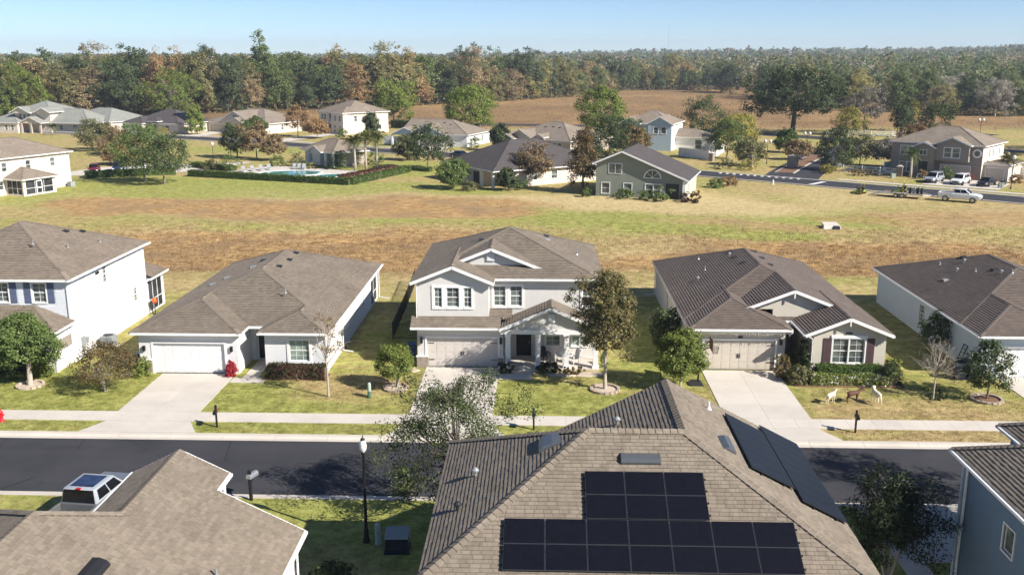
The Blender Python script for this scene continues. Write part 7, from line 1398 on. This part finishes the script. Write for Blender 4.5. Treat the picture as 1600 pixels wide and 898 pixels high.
sheet('driveway', [(63.0, 161.4), (72.6, 154.6), (78.4, 162.6), (73.2, 167.2), (69.8, 168.6)], .05, 'concrete', 'wide concrete driveway before the taupe house')
def motorbike(lb, loc, rot):
    r = root('motorbike', lb, 'motorbike', loc, rot)
    for x in (-.7, .7): wheel(r, x, .0, .31, .13, 'chrome')
    m = MB(); m.tube([(-.5, 0, .6), (-.1, 0, .78), (.35, 0, .82), (.55, 0, .95)], [.1, .14, .17, .06], 8); m.box(-.25, .25, -.16, .16, .3, .6); m.build('body', 'car_black', r); m = MB(); m.tube([(.5, -.38, 1.05), (.5, .38, 1.05)], .025, 6); m.bar((.7, 0, .31), (.5, 0, 1.05), .06, .06); m.build('fork', 'chrome', r); m = MB(); m.box(-.7, -.05, -.14, .14, .74, .84); m.build('seat', 'black', r)
motorbike('dark motorbike right of the black car', (76.0, 160.6, .03), R(215)); motorbike('dark motorbike beside the taupe house bed under the palm', (65.6, 168.6, .03), R(200))
vehicle('dark blue car parked on the road before the dark hip roof', (-17.0, 200.8, .05), R(-30), 'sedan', 'car_blue'); vehicle('black car before the far grey-green roof house', (-133, 269.5, .03), R(62), 'suv', 'car_black'); vehicle('dark car before the far solar panel house', (-107.5, 259.6, .03), R(66), 'suv', 'car_grey')
vehicle('dark red car leftmost behind the parking hedge', (-82.3, 174, .03), R(-70), 'sedan', 'car_red'); vehicle('dark blue car second behind the parking hedge', (-78.5, 175.6, .03), R(-70), 'suv', 'car_blue'); vehicle('white car third behind the parking hedge', (-74.8, 177.2, .03), R(-70), 'sedan', 'car_white'); vehicle('black car rightmost behind the parking hedge', (-71.2, 178.8, .03), R(-70), 'sedan', 'car_black')
sheet('parking_lot', [(-90, 166), (-84, 182), (-58, 192), (-62, 176)], .025, 'concrete', 'paved parking area behind the hedge')
for lb, q in (('driveway of the far grey-green roof house', [(-137, 272.5), (-131.5, 269.6), (-133.4, 264.2), (-138.5, 266)]), ('driveway of the far solar panel house', [(-112.8, 263.5), (-106.5, 261), (-108.5, 255.5), (-114.5, 258)]), ('driveway of the far beige gabled house', [(-92.5, 268.5), (-87.0, 265.4), (-90, 251), (-96, 253.5)]), ('driveway of the balcony house', [(-58, 264.5), (-54.5, 260.6), (-64, 236), (-69, 239)]), ('driveway of the pale blue gabled house', [(-28.5, 227.5), (-20.5, 224.8), (-24.5, 211.5), (-32, 216)]), ('driveway of the tan stone house', [(-6.5, 217.5), (-1, 213.2), (-8.5, 202), (-14, 205.5)])): sheet('driveway', q, .075, 'concrete', 'pale concrete ' + lb)

# ---------------------------------------------------------------- air
m = MB(); m.box(-2600, 2600, -40, 4300, -3, 76); hz = m.build('haze', 'white'); hz.data.materials.clear()
hm = bpy.data.materials.new('haze_air'); hm.use_nodes = True; nt = hm.node_tree; nt.nodes.clear()
ho = nt.nodes.new('ShaderNodeOutputMaterial'); hv = nt.nodes.new('ShaderNodeVolumePrincipled'); nt.links.new(hv.outputs[0], ho.inputs['Volume'])
hv.inputs['Color'].default_value = (.78, .87, 1.0, 1); hv.inputs['Density'].default_value = .00017; hv.inputs['Anisotropy'].default_value = .1
hz.data.materials.append(hm); tag(hz, 'thin pale haze over the whole view', kind='stuff')
